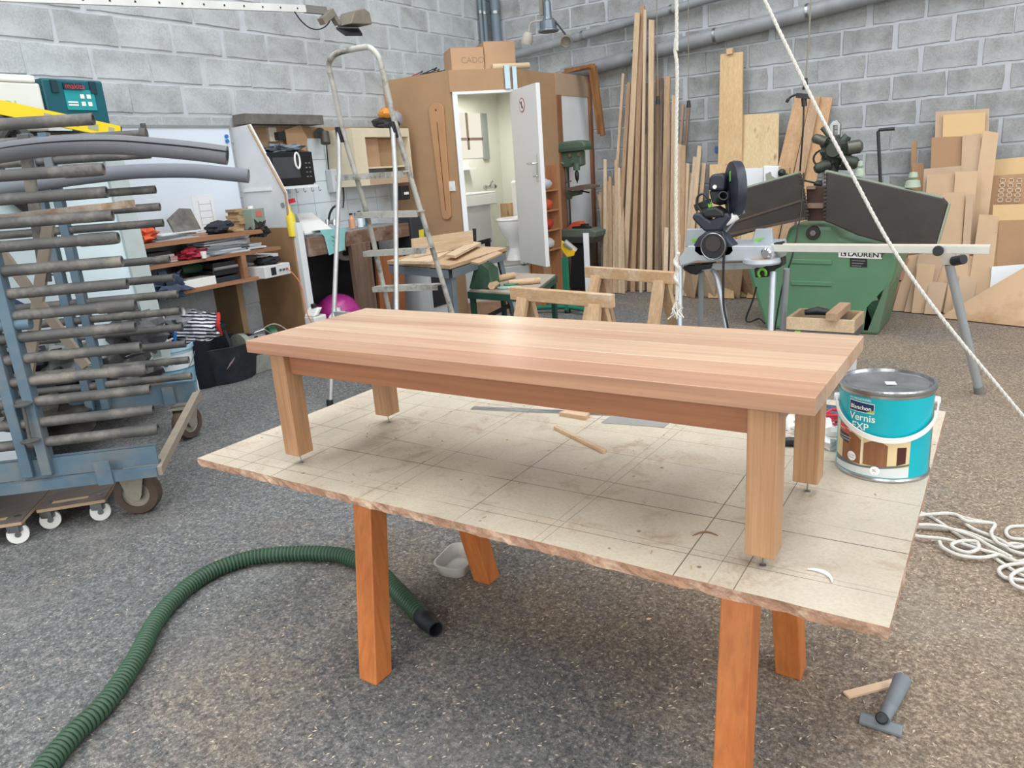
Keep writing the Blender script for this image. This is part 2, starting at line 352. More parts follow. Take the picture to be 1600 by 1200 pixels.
def trestle(name, label, legs, zt):
    x = sum(l[1][0] for l in legs) / 2; y = sum(l[0][1] for l in legs) / 2
    t = thing(name, label, 'trestle', (x, y, 0))
    for (f, tp) in legs:
        f = V(f); tp = V(tp); g = G(); w2 = .033
        k = (tp - f); g.add([(f.x + a * w2, f.y + b * w2, 0) for a, b in ((-1, -1), (1, -1), (1, 1), (-1, 1))] + [(tp.x + a * w2, tp.y + b * w2, zt) for a, b in ((-1, -1), (1, -1), (1, 1), (-1, 1))],
            [(3, 2, 1, 0), (4, 5, 6, 7), (0, 1, 5, 4), (1, 2, 6, 5), (2, 3, 7, 6), (3, 0, 4, 7)])
        part('leg', g, ORG, t, bevel=.003)
    a, b = V(legs[0][1]), V(legs[1][1]); part('cross_beam', G().obox((a + b) / 2 + V((0, 0, zt - (a.z + b.z) / 2 - .03 - 0)), ((.02), 0, 0), (0, abs(a.y - b.y) / 2 + .08, 0), (0, 0, .03)), ORG, t, bevel=.002)
    return t
zt = ZB - .0203
trestle('trestle', 'orange-stained wooden trestle under the left half of the chipboard panel', (((-1.385, 1.245, 0), (-1.455, 1.40, zt)), ((-1.398, 1.815, 0), (-1.41, 1.66, zt))), zt)
trestle('trestle', 'orange-stained wooden trestle under the right half of the chipboard panel', (((-.372, 1.235, 0), (-.40, 1.40, zt)), ((-.385, 1.80, 0), (-.395, 1.67, zt))), zt)
# ---------------------------------------------------------------- COFFEE TABLE
LW = [wood('elm_top', (224, 184, 148), (200, 146, 108), 0, .32, False, .07, .7, coat=.25), wood('elm_apron', (178, 112, 70), (160, 96, 58), 0, .45, True, .05, .8), wood('elm_leg', (196, 146, 100), (172, 120, 78), 2, .45, False, .05, 1.4)]
tx0, tx1, ty0, ty1, ztt = -1.562, -.223, 1.137, 1.567, .986
ct = thing('coffee_table', 'long low freshly made solid wood coffee table standing on pins on the chipboard', 'table', ((tx0 + tx1) / 2, (ty0 + ty1) / 2, ZB))
tp = part('tabletop', G().bb(tx0 + .002, tx1 - .002, ty0 + .002, ty1 - .002, ztt - .030, ztt - .0015), LW[0], ct)
ys = [ty0, ty0 + .082, ty0 + .158, ty0 + .262, ty0 + .345, ty1]
tone = [((196, 146, 110), (178, 122, 88)), ((208, 164, 128), (194, 142, 106)), ((214, 178, 142), (198, 154, 118)), ((204, 162, 126), (180, 130, 98)), ((212, 176, 140), (196, 150, 114))]
for i in range(5):
    pw = wood('elm_plank_%d' % i, tone[i][0], tone[i][1], 0, .33, False, .03, .8, coat=.3)
    part('plank', G().bb(tx0, tx1, ys[i] + .0004, ys[i + 1] - .0004, ztt - .0302, ztt), pw, tp, bevel=.0012)
for x in (-1.475, -.305):
    for y in (1.178, 1.512):
        lg = part('leg', G().bb(x - .025, x + .025, y - .025, y + .025, .688, ztt - .0304), LW[2], ct, bevel=.002)
        part('pin', G().cyl((x, y, ZB), (x, y, .6885), .0014, n=6).lathe((x, y, ZB), [(.006, 0), (.006, .002), (.002, .003)], 10), STEEL, lg)
AW = LW[1]
part('apron', G().bb(-1.45, -.33, 1.170, 1.188, .902, ztt - .0304), AW, ct, bevel=.001)
part('apron', G().bb(-1.45, -.33, 1.502, 1.520, .902, ztt - .0304), AW, ct, bevel=.001)
ASH = wood('elm_apron_short', (178, 112, 70), (160, 96, 58), 1, .45, True, .05, .8)
for x in (-1.475, -.305): part('apron', G().bb(x - .009, x + .009, 1.203, 1.487, .902, ztt - .0304), ASH, ct, bevel=.001)
# ---------------------------------------------------------------- VARNISH CAN
cx, cy, cr, zc0 = -.192, 1.708, .0925, ZB
can = thing('varnish_can', 'turquoise five litre varnish tin with silver lid and white handle, right corner of the chipboard', 'paint can', (cx, cy, zc0))
TIN = mat('tin_metal', (188, 190, 190), .28, 1, .12, 12)
part('body', G().lathe((cx, cy, zc0), [(cr - .002, 0), (cr + .002, .001), (cr + .0025, .005), (cr, .008), (cr, .190)], 64), TIN, can)
lid = G().lathe((cx, cy, zc0), [(cr, .189), (cr + .003, .192), (cr + .0035, .197), (cr + .001, .2005), (cr - .004, .2005), (cr - .006, .194), (cr - .010, .193), (cr - .012, .1955), (cr * .8, .195), (cr * .5, .194), (0, .1945)], 64)
part('lid', lid, mat('lid_metal', (176, 178, 180), .3, .9, .35, 26, dirt=(120, 120, 120), damt=.5, bmp=.5, bsc=30), can)
toc = math.atan2(-cy, -cx); 
def canp(u, z, dr=.0003): a = toc + u / cr; return V((cx + (cr + dr) * cos(a), cy + (cr + dr) * sin(a), zc0 + z))
def strip(cols, dr, sub=4):
    """cols: list of (u, z0, z1) left to right; patch lying on the can"""
    g = G(); pts = []
    for i in range(len(cols) - 1):
        for j in range(sub): t = j / sub; pts.append([cols[i][k] * (1 - t) + cols[i + 1][k] * t for k in range(3)])
    pts.append(cols[-1]); vs = []
    for u, a, b in pts: vs += [canp(u, a, dr), canp(u, b, dr)]
    return g.add(vs, [(2 * i, 2 * i + 2, 2 * i + 3, 2 * i + 1) for i in range(len(pts) - 1)], True)
def flat(name, c, r=.45): return mat(name, c, r, 0, .02, 5)
U0 = -.012
TEAL = flat('turquoise_print', (0, 168, 182), .35); NAVY = flat('navy_print', (24, 48, 92)); PW = flat('white_print', (238, 240, 238)); 
lab = part('label_wrap', strip([(-.20, .010, .183), (.118, .010, .183)], .0004, 60), TEAL, can)
def lp(n, cols, dr, c, sub=4): return part(n, strip([(u + U0, a, b) for u, a, b in cols], dr, sub), c, lab)
lp('photo_print', [(-.105, .012, .116), (-.03, .012, .104), (.02, .012, .101), (.066, .012, .101)], .0008, flat('cream_facade_print', (216, 196, 150)), 10)
lp('photo_print', [(-.105, .012, .030), (.066, .012, .034)], .0011, flat('pale_ground_print', (206, 212, 214)), 20)
lp('photo_print', [(-.105, .024, .036), (-.03, .028, .032), (.0, .030, .036), (.066, .038, .042)], .0012, flat('grey_ground_print', (92, 102, 106)), 10)
DW = wood('door_print', (122, 70, 36), (160, 98, 54), 2, .5, False, 0)
def arch(u0, u1, z0, zs, rise, n=10): return [(u0 + (u1 - u0) * i / n, z0, zs + rise * sin(pi * i / n)) for i in range(n + 1)]
lp('photo_print', arch(-.078, -.030, .034, .088, .012), .0013, DW, 1); lp('photo_print', arch(-.024, .022, .036, .083, .009), .0013, DW, 1)
lp('photo_print', [(.040, .040, .080), (.058, .044, .080)], .0013, flat('dark_door_print', (72, 36, 30)))
lp('photo_print', [(-.030, .036, .098), (-.026, .036, .098)], .0013, flat('cream_pillar_print', (232, 224, 200)), 1)
lp('photo_print', [(-.003, .094, .101), (.024, .090, .101)], .0013, flat('balcony_print', (130, 120, 92)), 2)
lp('banner_print', [(-.092, .098, .114), (-.060, .092, .108)], .0014, flat('red_print', (196, 62, 52)), 4)
lp('banner_print', [(-.092, .078, .097), (-.060, .072, .091)], .0014, flat('dark_banner_print', (44, 44, 62)), 4)
lp('brand_plate', [(-.063, .149, .173), (-.008, .149, .171)], .0008, PW, 8); lp('brand_plate', [(-.062, .1505, .1715), (-.009, .1505, .1695)], .0010, NAVY, 8)
lp('green_leaf', [(-.024, .1502, .1506), (-.017, .1502, .1545), (-.0095, .1502, .1570)], .0011, flat('lime_print', (160, 190, 70)), 3)
def disc(u, z, r, dr): return [(u + r * cos(pi - pi * i / 14), z - r * sin(pi * i / 14), z + r * sin(pi * i / 14)) for i in range(15)]
lp('round_badge', disc(-.050, .047, .0105, 0), .0016, PW, 1); lp('round_badge', disc(.0005, .0255, .0098, 0), .0016, PW, 1)
def ctext(s, u, z, size, m, dr=.0018, bold=0, arcz=0):
    text('lettering', s, size, lambda x, y: canp(u + U0 + x, z + y + arcz * x, dr), m, lab, bold=bold)
ctext('PROFESSIONNEL', -.0625, .1755, .0065, PW); ctext('Blanchon', -.0595, .1555, .0125, PW, .0016, .0002)
ctext('Vernis', -.060, .1315, .0215, PW, bold=.0003); ctext('EXP', -.0535, .1115, .0215, PW, bold=.0003); ctext('Intérieur - Extérieur', -.066, .1035, .0062, PW, .0022, .0001)
ctext('MULTI', -.088, .1005, .0060, PW); ctext('HAUTE RESISTANCE', -.090, .0845, .0040, PW); ctext('AUX INTEMPERIES', -.090, .0785, .0040, PW)
ctext('INCOLORE', -.0590, .0480, .0035, NAVY, .002); ctext('BRILLANT', -.0580, .0430, .0035, NAVY, .002); ctext('5L', -.0042, .0235, .0085, NAVY, .002); ctext('e', -.0012, .0175, .004, NAVY, .002)
hp = []
for i in range(33):
    a = -pi / 2 + pi * i / 32; aa = toc + .10 + a; dr = cr + .004 + .004 * cos(a); hp.append(V((cx + dr * cos(aa), cy + dr * sin(aa), zc0 + .158 - .060 * cos(a))))
g = G(); vs = []
for i, p in enumerate(hp):
    o = V((p.x - cx, p.y - cy, 0)).normalized(); hh = .0055 + (.003 if i in (0, 1, 31, 32) else 0)
    vs += [p + V((0, 0, -hh)) + o * .0, p + V((0, 0, -hh)) + o * .003, p + V((0, 0, hh)) + o * .003, p + V((0, 0, hh))]
g.add(vs, [(4 * i + j, 4 * i + (j + 1) % 4, 4 * i + 4 + (j + 1) % 4, 4 * i + 4 + j) for i in range(32) for j in range(4)], True)
hd = part('handle', g, WHITEP, can)
for s in (0, 32): o = V((hp[s].x - cx, hp[s].y - cy, 0)).normalized(); part('handle_pivot', G().cyl(hp[s] - o * .005, hp[s] + o * .006, .010, .008, 14), WHITEP, hd)
part('lid_sticker', G().box((cx + .008, cy - .012, zc0 + .1963), (.020, .020, .0008), .3), PAPER, can)
# ---------------------------------------------------------------- THINGS ON THE CHIPBOARD
def onb(px, py, dz=0): return PZ(px, py, ZB + dz)
a, b = onb(738, 638), onb(1010, 650); d = (b - a).normalized(); sd = V((-d.y, d.x, 0))
solo('steel_ruler', G().obox((a + b) / 2 + V((0, 0, .0012)), (b - a) / 2, sd * .014, (0, 0, .001)), STEEL, 'long bare steel ruler lying on the chipboard behind the coffee table apron', 'ruler')
WO = wood('pale_offcut', (220, 186, 148), (200, 158, 116), 0, .6, False, .1)
a, b = onb(868, 670), onb(945, 708); solo('wood_strip', G().bar(a + V((0, 0, .0045)), b + V((0, 0, .0045)), .012, .008), WO, 'thin pinkish wood strip lying under the middle of the coffee table', 'offcut')
q4 = [onb(874, 650), onb(890, 645), onb(922, 650), onb(915, 657)]; solo('wood_wedge', G().prism(q4, (0, 0, .012)), WO, 'small pale wooden wedge beside the steel ruler', 'offcut')
a = onb(948, 655); b = onb(1045, 662); solo('scraper_sheet', G().obox((a + b) / 2 + V((0, 0, .001)), (b - a) / 2, (0, .035, 0), (0, 0, .0006)), mat('dull_grey_sheet', (160, 158, 154), .4, .3), 'flat grey metal scraper plate lying under the right half of the coffee table', 'scraper')
rag = onb(1290, 690); g = G().blob(rag + V((0.01, .0, .012)), (.075, .05, .035), .55, 3.2, 4, 26, 16, flat=-.012)
solo('white_rag', g, mat('white_cotton', (226, 224, 222), .95, 0, .06, 8), 'crumpled white rag behind the right rear leg of the coffee table', 'rag')
RED = mat('red_cord', (190, 40, 60), .6)
c0 = rag + V((.02, .03, .05)); pts = [c0 + V((.045 * cos(t * 1.0) + .008 * sin(3 * t), .028 * sin(t * 1.03), .004 * sin(2.3 * t) + .0012 * t - .006)) for t in [i * .35 for i in range(60)]]
solo('cord_coil', G().tube(pts, .0028, 6), RED, 'coiled thin red cord lying on the white rag', 'cord')
a = onb(1232, 690); b = onb(1300, 645)
t = thing('slate_tool', 'dark slate blue tool body lying behind the white rag', 'tool', onb(1296, 650)); 
g = G().blob(onb(1296, 650, .03), (.05, .035, .028), .12, 2, 8, 20, 12); part('housing', g, mat('slate_blue_plastic', (52, 68, 86), .45), t)
part('nozzle', G().cyl(onb(1296, 650, .03), onb(1318, 640, .035), .012, .006), BLACKP, t)
g = G().tube([onb(1222, 690, .011), onb(1250, 690, .011), onb(1262, 684, .012)], [.010, .012, .008], 12); solo('tool_grip', g, BLACKP, 'short dark brown tool handle between the two right legs of the coffee table', 'handle')
g = G().blob(onb(1232, 662, .012), (.035, .03, .022), .5, 3, 12, 20, 12, flat=-.012); solo('white_rag', g, MC['white_cotton'], 'small white rag scrap seen between the right front and rear table legs', 'rag')
g = G().tube([onb(1262 + 38 * (1 - (1 - i / 12) ** 2) - 0, 889 + 20 * (i / 12) ** 1.6, .003) for i in range(13)], [.0012 + .0022 * sin(pi * i / 12) for i in range(13)], 6); solo('curled_shaving', g, PAPER, 'white curled shaving on the chipboard right of the front table leg', 'shaving')
g = G().tube([onb(1082 + 40 * i / 12, 837 - 6 * sin(pi * i / 12), .002) for i in range(13)], [.0007 + .0012 * sin(pi * i / 12) for i in range(13)], 6); solo('curled_shaving', g, mat('brown_shaving', (120, 84, 56), .7), 'brown curled shaving on the chipboard left of the front table leg', 'shaving')
rr = random.Random(3); g = G()
for i in range(60):
    p = V((rr.uniform(bx0 + .03, bx1 - .03), rr.uniform(by0 + .03, by1 - .03), ZB + .001)); a = rr.uniform(0, pi); l = rr.uniform(.002, .007); g.obox(p, (cos(a) * l, sin(a) * l, 0), (-sin(a) * .001, cos(a) * .001, 0), (0, 0, .0006))
solo('wood_crumbs', g, mat('pale_crumbs', (176, 150, 118), .9), 'small wood crumbs strewn over the chipboard', 'wood crumbs', kind='stuff')
# ---------------------------------------------------------------- ON THE FLOOR
rr = random.Random(11); g = G()
for i in range(9000):
    r = rr.random() ** .6 * 4.2; th = rr.uniform(-.2, 1.75); x = -.8 + r * cos(th + .6) ; y = .9 + r * sin(th + .3) * 1.1
    x = rr.gauss(-.5, 1.15); y = rr.gauss(1.9, 1.3)
    if not (-4.6 < x < 3 and .3 < y < 6.5): continue
    a = rr.uniform(0, pi); l = rr.uniform(.002, .0085); wd = l * rr.uniform(.15, .35)
    z0 = .0012
    g.add([(x + cos(a) * l, y + sin(a) * l, z0), (x - sin(a) * wd, y + cos(a) * wd, z0 + .0015), (x - cos(a) * l, y - sin(a) * l, z0), (x + sin(a) * wd, y - cos(a) * wd, z0 + .0003)], [(0, 1, 2, 3)])
solo('wood_chips', g, mat('pale_wood_chips', (200, 184, 160), .9, rnd=0), 'pale wood chips and shavings scattered over the floor', 'wood chips', kind='stuff')
hz = .031
hose = thing('vacuum_hose', 'dark green ribbed dust extractor hose curving over the floor with a black end cuff', 'hose', PZ(430, 872, 0))
pp = [PZ(*p, hz) for p in ((20, 1290), (60, 1213), (112, 1150), (165, 1098), (212, 1030), (244, 970), (284, 925), (330, 893), (385, 873), (440, 866), (500, 865), (545, 871), (590, 893), (620, 922), (645, 948), (662, 965))]
cp = smooth_path(pp, 40); L = [0]
for i in range(1, len(cp)): L.append(L[-1] + (cp[i] - cp[i - 1]).length)
step = .0035; k = int(L[-1] / step); pts = []; j = 0
for i in range(k):
    s = i * step
    while L[j + 1] < s: j += 1
    pts.append(lerp(cp[j], cp[j + 1], (s - L[j]) / (L[j + 1] - L[j])))
g = G().tube(pts, [.026 + .0032 * (1 if i % 4 in (1, 2) else 0) for i in range(k)], 14); nq = 14
g.mi = [1 if (i // nq) % 4 in (3,) else 0 for i in range(len(g.mi))]
part('hose_body', g, [mat('hose_green', (54, 86, 62), .5, 0, .15, 20), mat('hose_black', (22, 34, 28), .6)], hose)
d = (pts[-1] - pts[-8]).normalized(); e = pts[-1]
part('end_cuff', G().lathe(e - d * .01, [(.029, 0), (.031, .005), (.030, .040), (.027, .044), (.027, .060), (.0255, .064), (.0245, .095), (.021, .095), (.020, .05), (0, .05)], 24, d), BLACKP, hose)
# plastic tub
tc = PZ(717, 887, 0); ang = math.atan2((PZ(737, 862, 0) - PZ(698, 905, 0)).y, (PZ(737, 862, 0) - PZ(698, 905, 0)).x)
def rrect(c, hx, hy, r, z, a, n=6):
    out = []
    for sx, sy, st in ((1, 1, 0), (-1, 1, pi / 2), (-1, -1, pi), (1, -1, 1.5 * pi)):
        for i in range(n + 1):
            th = st + pi / 2 * i / n; x = sx * (hx - r) + r * cos(th); y = sy * (hy - r) + r * sin(th); out.append(V((c.x + x * cos(a) - y * sin(a), c.y + x * sin(a) + y * cos(a), z)))
    return out
g = G(); rings = [rrect(tc, .070, .046, .030, .0005, ang), rrect(tc, .074, .050, .032, .004, ang), rrect(tc, .085, .060, .038, .046, ang), rrect(tc, .090, .065, .040, .047, ang), rrect(tc, .090, .065, .040, .050, ang), rrect(tc, .084, .059, .037, .050, ang), rrect(tc, .072, .048, .031, .006, ang), rrect(tc, .066, .043, .028, .003, ang)]
K = len(rings[0]); vs = [p for r in rings for p in r]; g.add(vs, [(i * K + j, i * K + (j + 1) % K, (i + 1) * K + (j + 1) % K, (i + 1) * K + j) for i in range(len(rings) - 1) for j in range(K)] + [list(range(K))[::-1], list(range(7 * K, 8 * K))], True)
solo('plastic_tub', g, mat('cloudy_plastic', (226, 222, 216), .35, 0, .05, 6, trans=.45), 'small cloudy plastic food tub open on the floor beside the rear orange leg', 'tub')
# floor nozzle
GP = mat('grey_plastic', (116, 124, 130), .5, 0, .1, 12)
nz = thing('vacuum_nozzle', 'grey plastic T-shaped vacuum floor nozzle lying on the floor at the lower right', 'nozzle', PZ(1385, 1120, 0))
a, b = PZ(1343, 1121, .012), PZ(1410, 1143, .012); d = (b - a).normalized(); sd = V((-d.y, d.x, 0))
part('nozzle_head', G().prism([a - sd * .012 - V((0, 0, .011)), a + sd * .016 - V((0, 0, .011)), a + sd * .020 + V((0, 0, .004)), a + sd * .004 + V((0, 0, .013)), a - sd * .012 - V((0, 0, .002))], b - a), GP, nz, bevel=.003)
n0, n1 = PZ(1381, 1124, .032), PZ(1410, 1063, .028)
part('nozzle_tube', G().tube([n0, lerp(n0, n1, .22), lerp(n0, n1, .26), lerp(n0, n1, .3), lerp(n0, n1, .7), n1], [.014, .015, .018, .0165, .019, .021], 20), GP, nz)
part('swivel_knob', G().lathe(PZ(1378, 1123, .040), [(.014, 0), (.014, .012), (.011, .016), (0, .017)], 20, (0, -.7, .7)), mat('dark_grey_plastic', (38, 41, 44), .5), nz)
a, b = PZ(1322, 1086, .004), PZ(1397, 1067, .004); solo('wood_offcut', G().bar(a, b, .024, .006), mat('light_ply', (226, 196, 164), .7), 'short flat pale wood offcut on the floor beside the vacuum nozzle', 'offcut')
a = PZ(1010, 968, .004); solo('wood_offcut', G().prism([a, a + V((.008, .002, 0)), a + V((.012, .009, 0)), a + V((.003, .007, 0))], (0, 0, .004)), MC['light_ply'], 'tiny wood chip lump alone on the floor under the chipboard', 'offcut')
# white rope pile
ROPE = mat('white_rope', (208, 205, 197), .8, 0, .1, 40, bmp=.8, bsc=260)
def gp(px, py, z=.006): return PZ(px, py, z)
strands = [[(1420, 803), (1441, 802), (1462, 812), (1500, 838), (1540, 862), (1566, 880), (1600, 900), (1640, 905)],
 [(1420, 826), (1437, 823), (1500, 829), (1545, 845), (1585, 862), (1625, 870)], [(1420, 834), (1436, 838), (1480, 843), (1530, 858), (1560, 866), (1590, 878)],
 [(1425, 808), (1446, 804), (1490, 803), (1508, 813), (1530, 816), (1554, 819), (1549, 832), (1557, 846), (1575, 855)],
 [(1462, 804), (1480, 802), (1520, 812), (1555, 818)], [(1505, 814), (1520, 826), (1560, 842), (1585, 855), (1610, 850)],
 [(1468, 846), (1474, 856), (1500, 868), (1535, 871), (1560, 866)], [(1529, 850), (1528, 858), (1512, 863), (1492, 857), (1488, 850), (1505, 845), (1525, 846), (1529, 853)],
 [(1600, 822), (1580, 823), (1572, 830), (1578, 840), (1600, 843), (1630, 846)], [(1600, 880), (1575, 883), (1561, 890), (1570, 902), (1600, 907), (1640, 910)], [(1640, 888), (1600, 889), (1580, 900), (1585, 914), (1610, 922), (1640, 925)],
 [(1435, 820), (1470, 822), (1520, 838), (1545, 852), (1580, 870)], [(1562, 852), (1590, 850), (1610, 860), (1600, 876), (1575, 875), (1565, 862)]]
rp = thing('rope_pile', 'loose heap of white twisted rope on the floor at the right edge', 'rope', gp(1560, 860, 0))
for i, s in enumerate(strands):
    k = len(s); pts = smooth_path([gp(*p, .006 + .007 * (i % 4)) for p in s], 7); part('rope_strand', G().tube(pts, .0062, 8), ROPE, rp)
def rope(name, pts, r, label, twist=True):
    pts = smooth_path(pts, 10); L = sum((pts[i + 1] - pts[i]).length for i in range(len(pts) - 1)); n = max(2, int(L / .008)); res = []; j = 0; acc = 0; 
    seg = [(pts[i + 1] - pts[i]).length for i in range(len(pts) - 1)]
    for i in range(n + 1):
        s = L * i / n
        while j < len(seg) - 1 and acc + seg[j] < s: acc += seg[j]; j += 1
        res.append(lerp(pts[j], pts[j + 1], (s - acc) / seg[j]))
    g = G()
    for k in range(3):
        q = []
        for i, p in enumerate(res):
            t = (res[min(i + 1, n)] - res[max(i - 1, 0)]).normalized(); a = t.cross(V((.3, .9, .1))).normalized(); b = t.cross(a); th = i * .008 / (r * 5) * 2 * pi * .55 + k * 2 * pi / 3
            q.append(p + (a * cos(th) + b * sin(th)) * r * .45)
        g.tube(q, r * .58, 6)
    return g
Yr = 2.75; P = [PY(x, y, Yr) for x, y in ((1057, 0), (1056, 60), (1055, 80), (1058, 110), (1057, 200), (1056, 300), (1057, 395), (1058, 440), (1057, 470))]
hr = thing('hanging_rope', 'white twisted rope hanging straight down with a knotted frayed end, beyond the coffee table', 'rope', P[-1])
topz = V((P[0].x + .0, Yr, ZC)); part('rope_line', rope('r', [topz, lerp(topz, P[0], .6)] + P, .0068, ''), ROPE, hr)
part('knot', G().tube([P[-3] + V((.006 * cos(i), .006 * sin(i), -.012 * i * .8)) for i in range(14)], .0075, 8), ROPE, hr)
g = G()
for i in range(14): rr = random.Random(i); g.tube([P[-1], P[-1] + V((rr.uniform(-.02, .02), rr.uniform(-.02, .02), -.03)), P[-1] + V((rr.uniform(-.035, .035), rr.uniform(-.02, .02), -.055 - rr.random() * .02))], .003, 5)
part('frayed_end', g, ROPE, hr)
P = [PY(x, y, 2.75 if i < 20 else 0) for i, (x, y) in enumerate(((1130, -140), (1195, 0), (1232, 78), (1280, 176), (1330, 270), (1385, 372), (1440, 455), (1500, 532), (1550, 592), (1600, 652), (1660, 720)))]
d_ = P[-1] - P[-2]; P.append(P[-1] + d_ * ((P[-1].z - .008) / -d_.z)); dr = (P[1] - P[0]).normalized(); topd = P[0] - dr * ((ZC - P[0].z) / -dr.z)
g = rope('r', [topd, lerp(topd, P[0], .5)] + P, .0062, ''); end = P[-1]
solo('slanting_rope', g, ROPE, 'white twisted rope slanting down to the right in front of the green machine', 'rope')
# ---------------------------------------------------------------- WASHROOM CABIN
CRM = mat('cream_paint', (224, 226, 214), .6, 0, .05, 5); WPAINT = mat('white_paint', (226, 230, 232), .5, 0, .05, 5)
PINE = wood('pine', (222, 184, 132), (206, 160, 108), 2, .6, True, .08)
BRN = wood('brown_batten', (168, 112, 72), (140, 86, 52), 2, .6, True, .06)
CA, CB, CC, CD = V((-5.165, 5.765, 0)), V((-4.37, 5.765, 0)), V((-3.95, 6.25, 0)), V((-3.94, 7.69, 0)); ZT = 2.23
cab = thing('washroom_cabin', 'brown fibreboard washroom cabin with a cut-off corner doorway in the far corner', 'cabin', (-4.5, 6.7, 0))
bd = (CC - CB).normalized(); bn = V((bd.y, -bd.x, 0)); zd = PP(750, 142, CB, bn).z; ZF = .44
part('front_panel', G().bb(CA.x, CB.x, 5.765, 5.80, 0, ZT), MDF, cab)
jl = PP(706, 143, CB, bn); jr = PP(800, 140, CB, bn); tl = (jl - CB).dot(bd); trr = (jr - CB).dot(bd); LBC = (CC - CB).length
def bc(s, z, d=0): return CB + bd * s - bn * d + V((0, 0, z))
def bcbox(s0, s1, z0, z1, d0, d1): return G().obox(bc((s0 + s1) / 2, (z0 + z1) / 2, (d0 + d1) / 2), bd * (s1 - s0) / 2, bn * (d1 - d0) / 2, (0, 0, (z1 - z0) / 2))
part('header_panel', bcbox(0, LBC, zd, ZT, -.01, .03), MDF, cab)
part('door_frame', bcbox(max(tl, .0), tl + .045, ZF, zd, -.012, .06), WPAINT, cab); part('door_frame', bcbox(trr - .01, trr + .03, ZF, zd, -.012, .06), WPAINT, cab); part('door_frame', bcbox(tl, trr + .03, zd - .022, zd, -.014, .06), WPAINT, cab)
part('threshold_riser', bcbox(0, LBC, 0, ZF - .02, 0, .04), mat('grey_plinth', (176, 178, 178), .8), cab)
y1, y2, y3, y4 = CC.y, PX(872, 200, -3.94).y, PX(878, 200, -3.94).y, PX(921, 200, -3.94).y
part('side_panel', G().bb(-3.99, -3.945, y1, y2, 0, ZT - .01), MDF, cab); part('side_header', G().bb(-3.99, -3.94, y2, CD.y, PX(895, 150, -3.94).z, ZT), MDFP, cab)
zz = PX(895, 150, -3.94).z
part('white_side_panel', G().bb(-3.985, -3.95, y3, y4, 0, zz), WPAINT, cab); part('batten', G().bb(-3.985, -3.93, y2, y3, 0, zz), BRN, cab); part('batten', G().bb(-3.985, -3.92, y4, y4 + .09, 0, ZT), BRN, cab)
part('side_panel', G().bb(-3.98, -3.95, y4 + .09, CD.y, 0, zz), MDF, cab)
part('cabin_roof', G().prism([(CA.x, CA.y + .04, ZT - .03), CB + V((-.02, .04, ZT - .03)), CC + V((-.05, .02, ZT - .03)), (-3.99, 7.69, ZT - .03), (CA.x, 7.69, ZT - .03)], (0, 0, .02)), CRM, cab)
part('cabin_floor', G().prism([(CA.x, CA.y + .04, ZF - .02), CB + V((-.02, .04, ZF - .02)), CC + V((-.05, .02, ZF - .02)), (-3.99, 7.69, ZF - .02), (CA.x, 7.69, ZF - .02)], (0, 0, .02)), mat('grey_vinyl', (150, 150, 146), .6), cab)
part('inner_lining', G().bb(-5.165, -5.13, 5.81, 7.65, ZF, ZT - .03), CRM, cab); part('inner_lining', G().bb(-5.13, -4.0, 7.65, 7.688, ZF, ZT - .03), CRM, cab)
part('metal_channel', G().m(0).bar(bc(LBC - .10, ZT - .18, -.02), bc(LBC - .10, ZT + .02, -.02), .05, .03, bn).bar(bc(LBC - .03, ZT - .20, -.02), bc(LBC - .03, ZT + .01, -.02), .04, .03, bn), mat('galvanised', (150, 168, 176), .35, .8), cab)
# window inside
wa, wb2, wc = PX(712, 176, -5.12), PX(758, 176, -5.12), PX(760, 246, -5.12)
win = thing('window_1', 'small bright window with a dark cross bar inside the washroom cabin', None, (-5.12, wa.y, wc.z), kind='structure')
W0, W1, Z0, Z1 = wa.y - .12, wb2.y - .10, wc.z, wa.z
part('pane', G().bb(-5.128, -5.122, W0, W1, Z0, Z1), emit('daylit_pane', (246, 240, 224), 1.15), win)
g = G(); my = W0 + (W1 - W0) * .52
g.bb(-5.12, -5.105, my - .012, my + .012, Z0 + .09, Z1).bb(-5.12, -5.105, W0, W1, (Z0 + Z1) / 2 - .05, (Z0 + Z1) / 2 - .02)
part('window_bar', g, mat('brown_window_bar', (120, 104, 92), .6), win)
part('window_reveal', G().bb(-5.128, -5.10, W1, W1 + .10, Z0 - .02, Z1), mat('grey_reveal', (150, 158, 156), .6), win)
# basin, tap, toilet
bs = PX(775, 298, -4.72); g = G(); bz = bs.z; by = bs.y
g.bb(-5.12, -4.72, by - 1.0, by, bz - .13, bz)
basin = thing('wash_basin', 'wide white rectangular wash basin inside the cabin', 'basin', (-4.92, by - .5, ZF))
part('bowl', G().bb(-5.12, -4.72, by - 1.0, by, bz - .13, bz - .02).bb(-5.12, -5.05, by - 1, by, bz - .02, bz).bb(-4.76, -4.72, by - 1, by, bz - .02, bz).bb(-5.05, -4.76, by - .04, by, bz - .02, bz).bb(-5.05, -4.76, by - 1, by - .96, bz - .02, bz), mat('ceramic', (236, 240, 240), .15, 0, .02), basin, bevel=.006)
part('apron_panel', G().bb(-5.12, -4.80, by - 1.0, by - .02, ZF, bz - .13), WPAINT, basin); part('splash_shelf', G().bb(-5.13, -5.03, by - 1, by + .1, PX(750, 262, -5.05).z - .012, PX(750, 262, -5.05).z + .006), WPAINT, basin)
tpn = PX(766, 292, -5.05); tapo = thing('tap', 'old chrome mixer tap on the washroom wall above the basin', 'tap', tpn)
CHR = mat('chrome', (210, 212, 214), .15, 1, .05)
part('tap_body', G().cyl(tpn + V((0, -.07, 0)), tpn + V((0, .07, 0)), .018), CHR, tapo); part('spout', G().tube([tpn, tpn + V((.06, -.06, .05)), tpn + V((.12, -.1, .07))], .011), CHR, tapo)
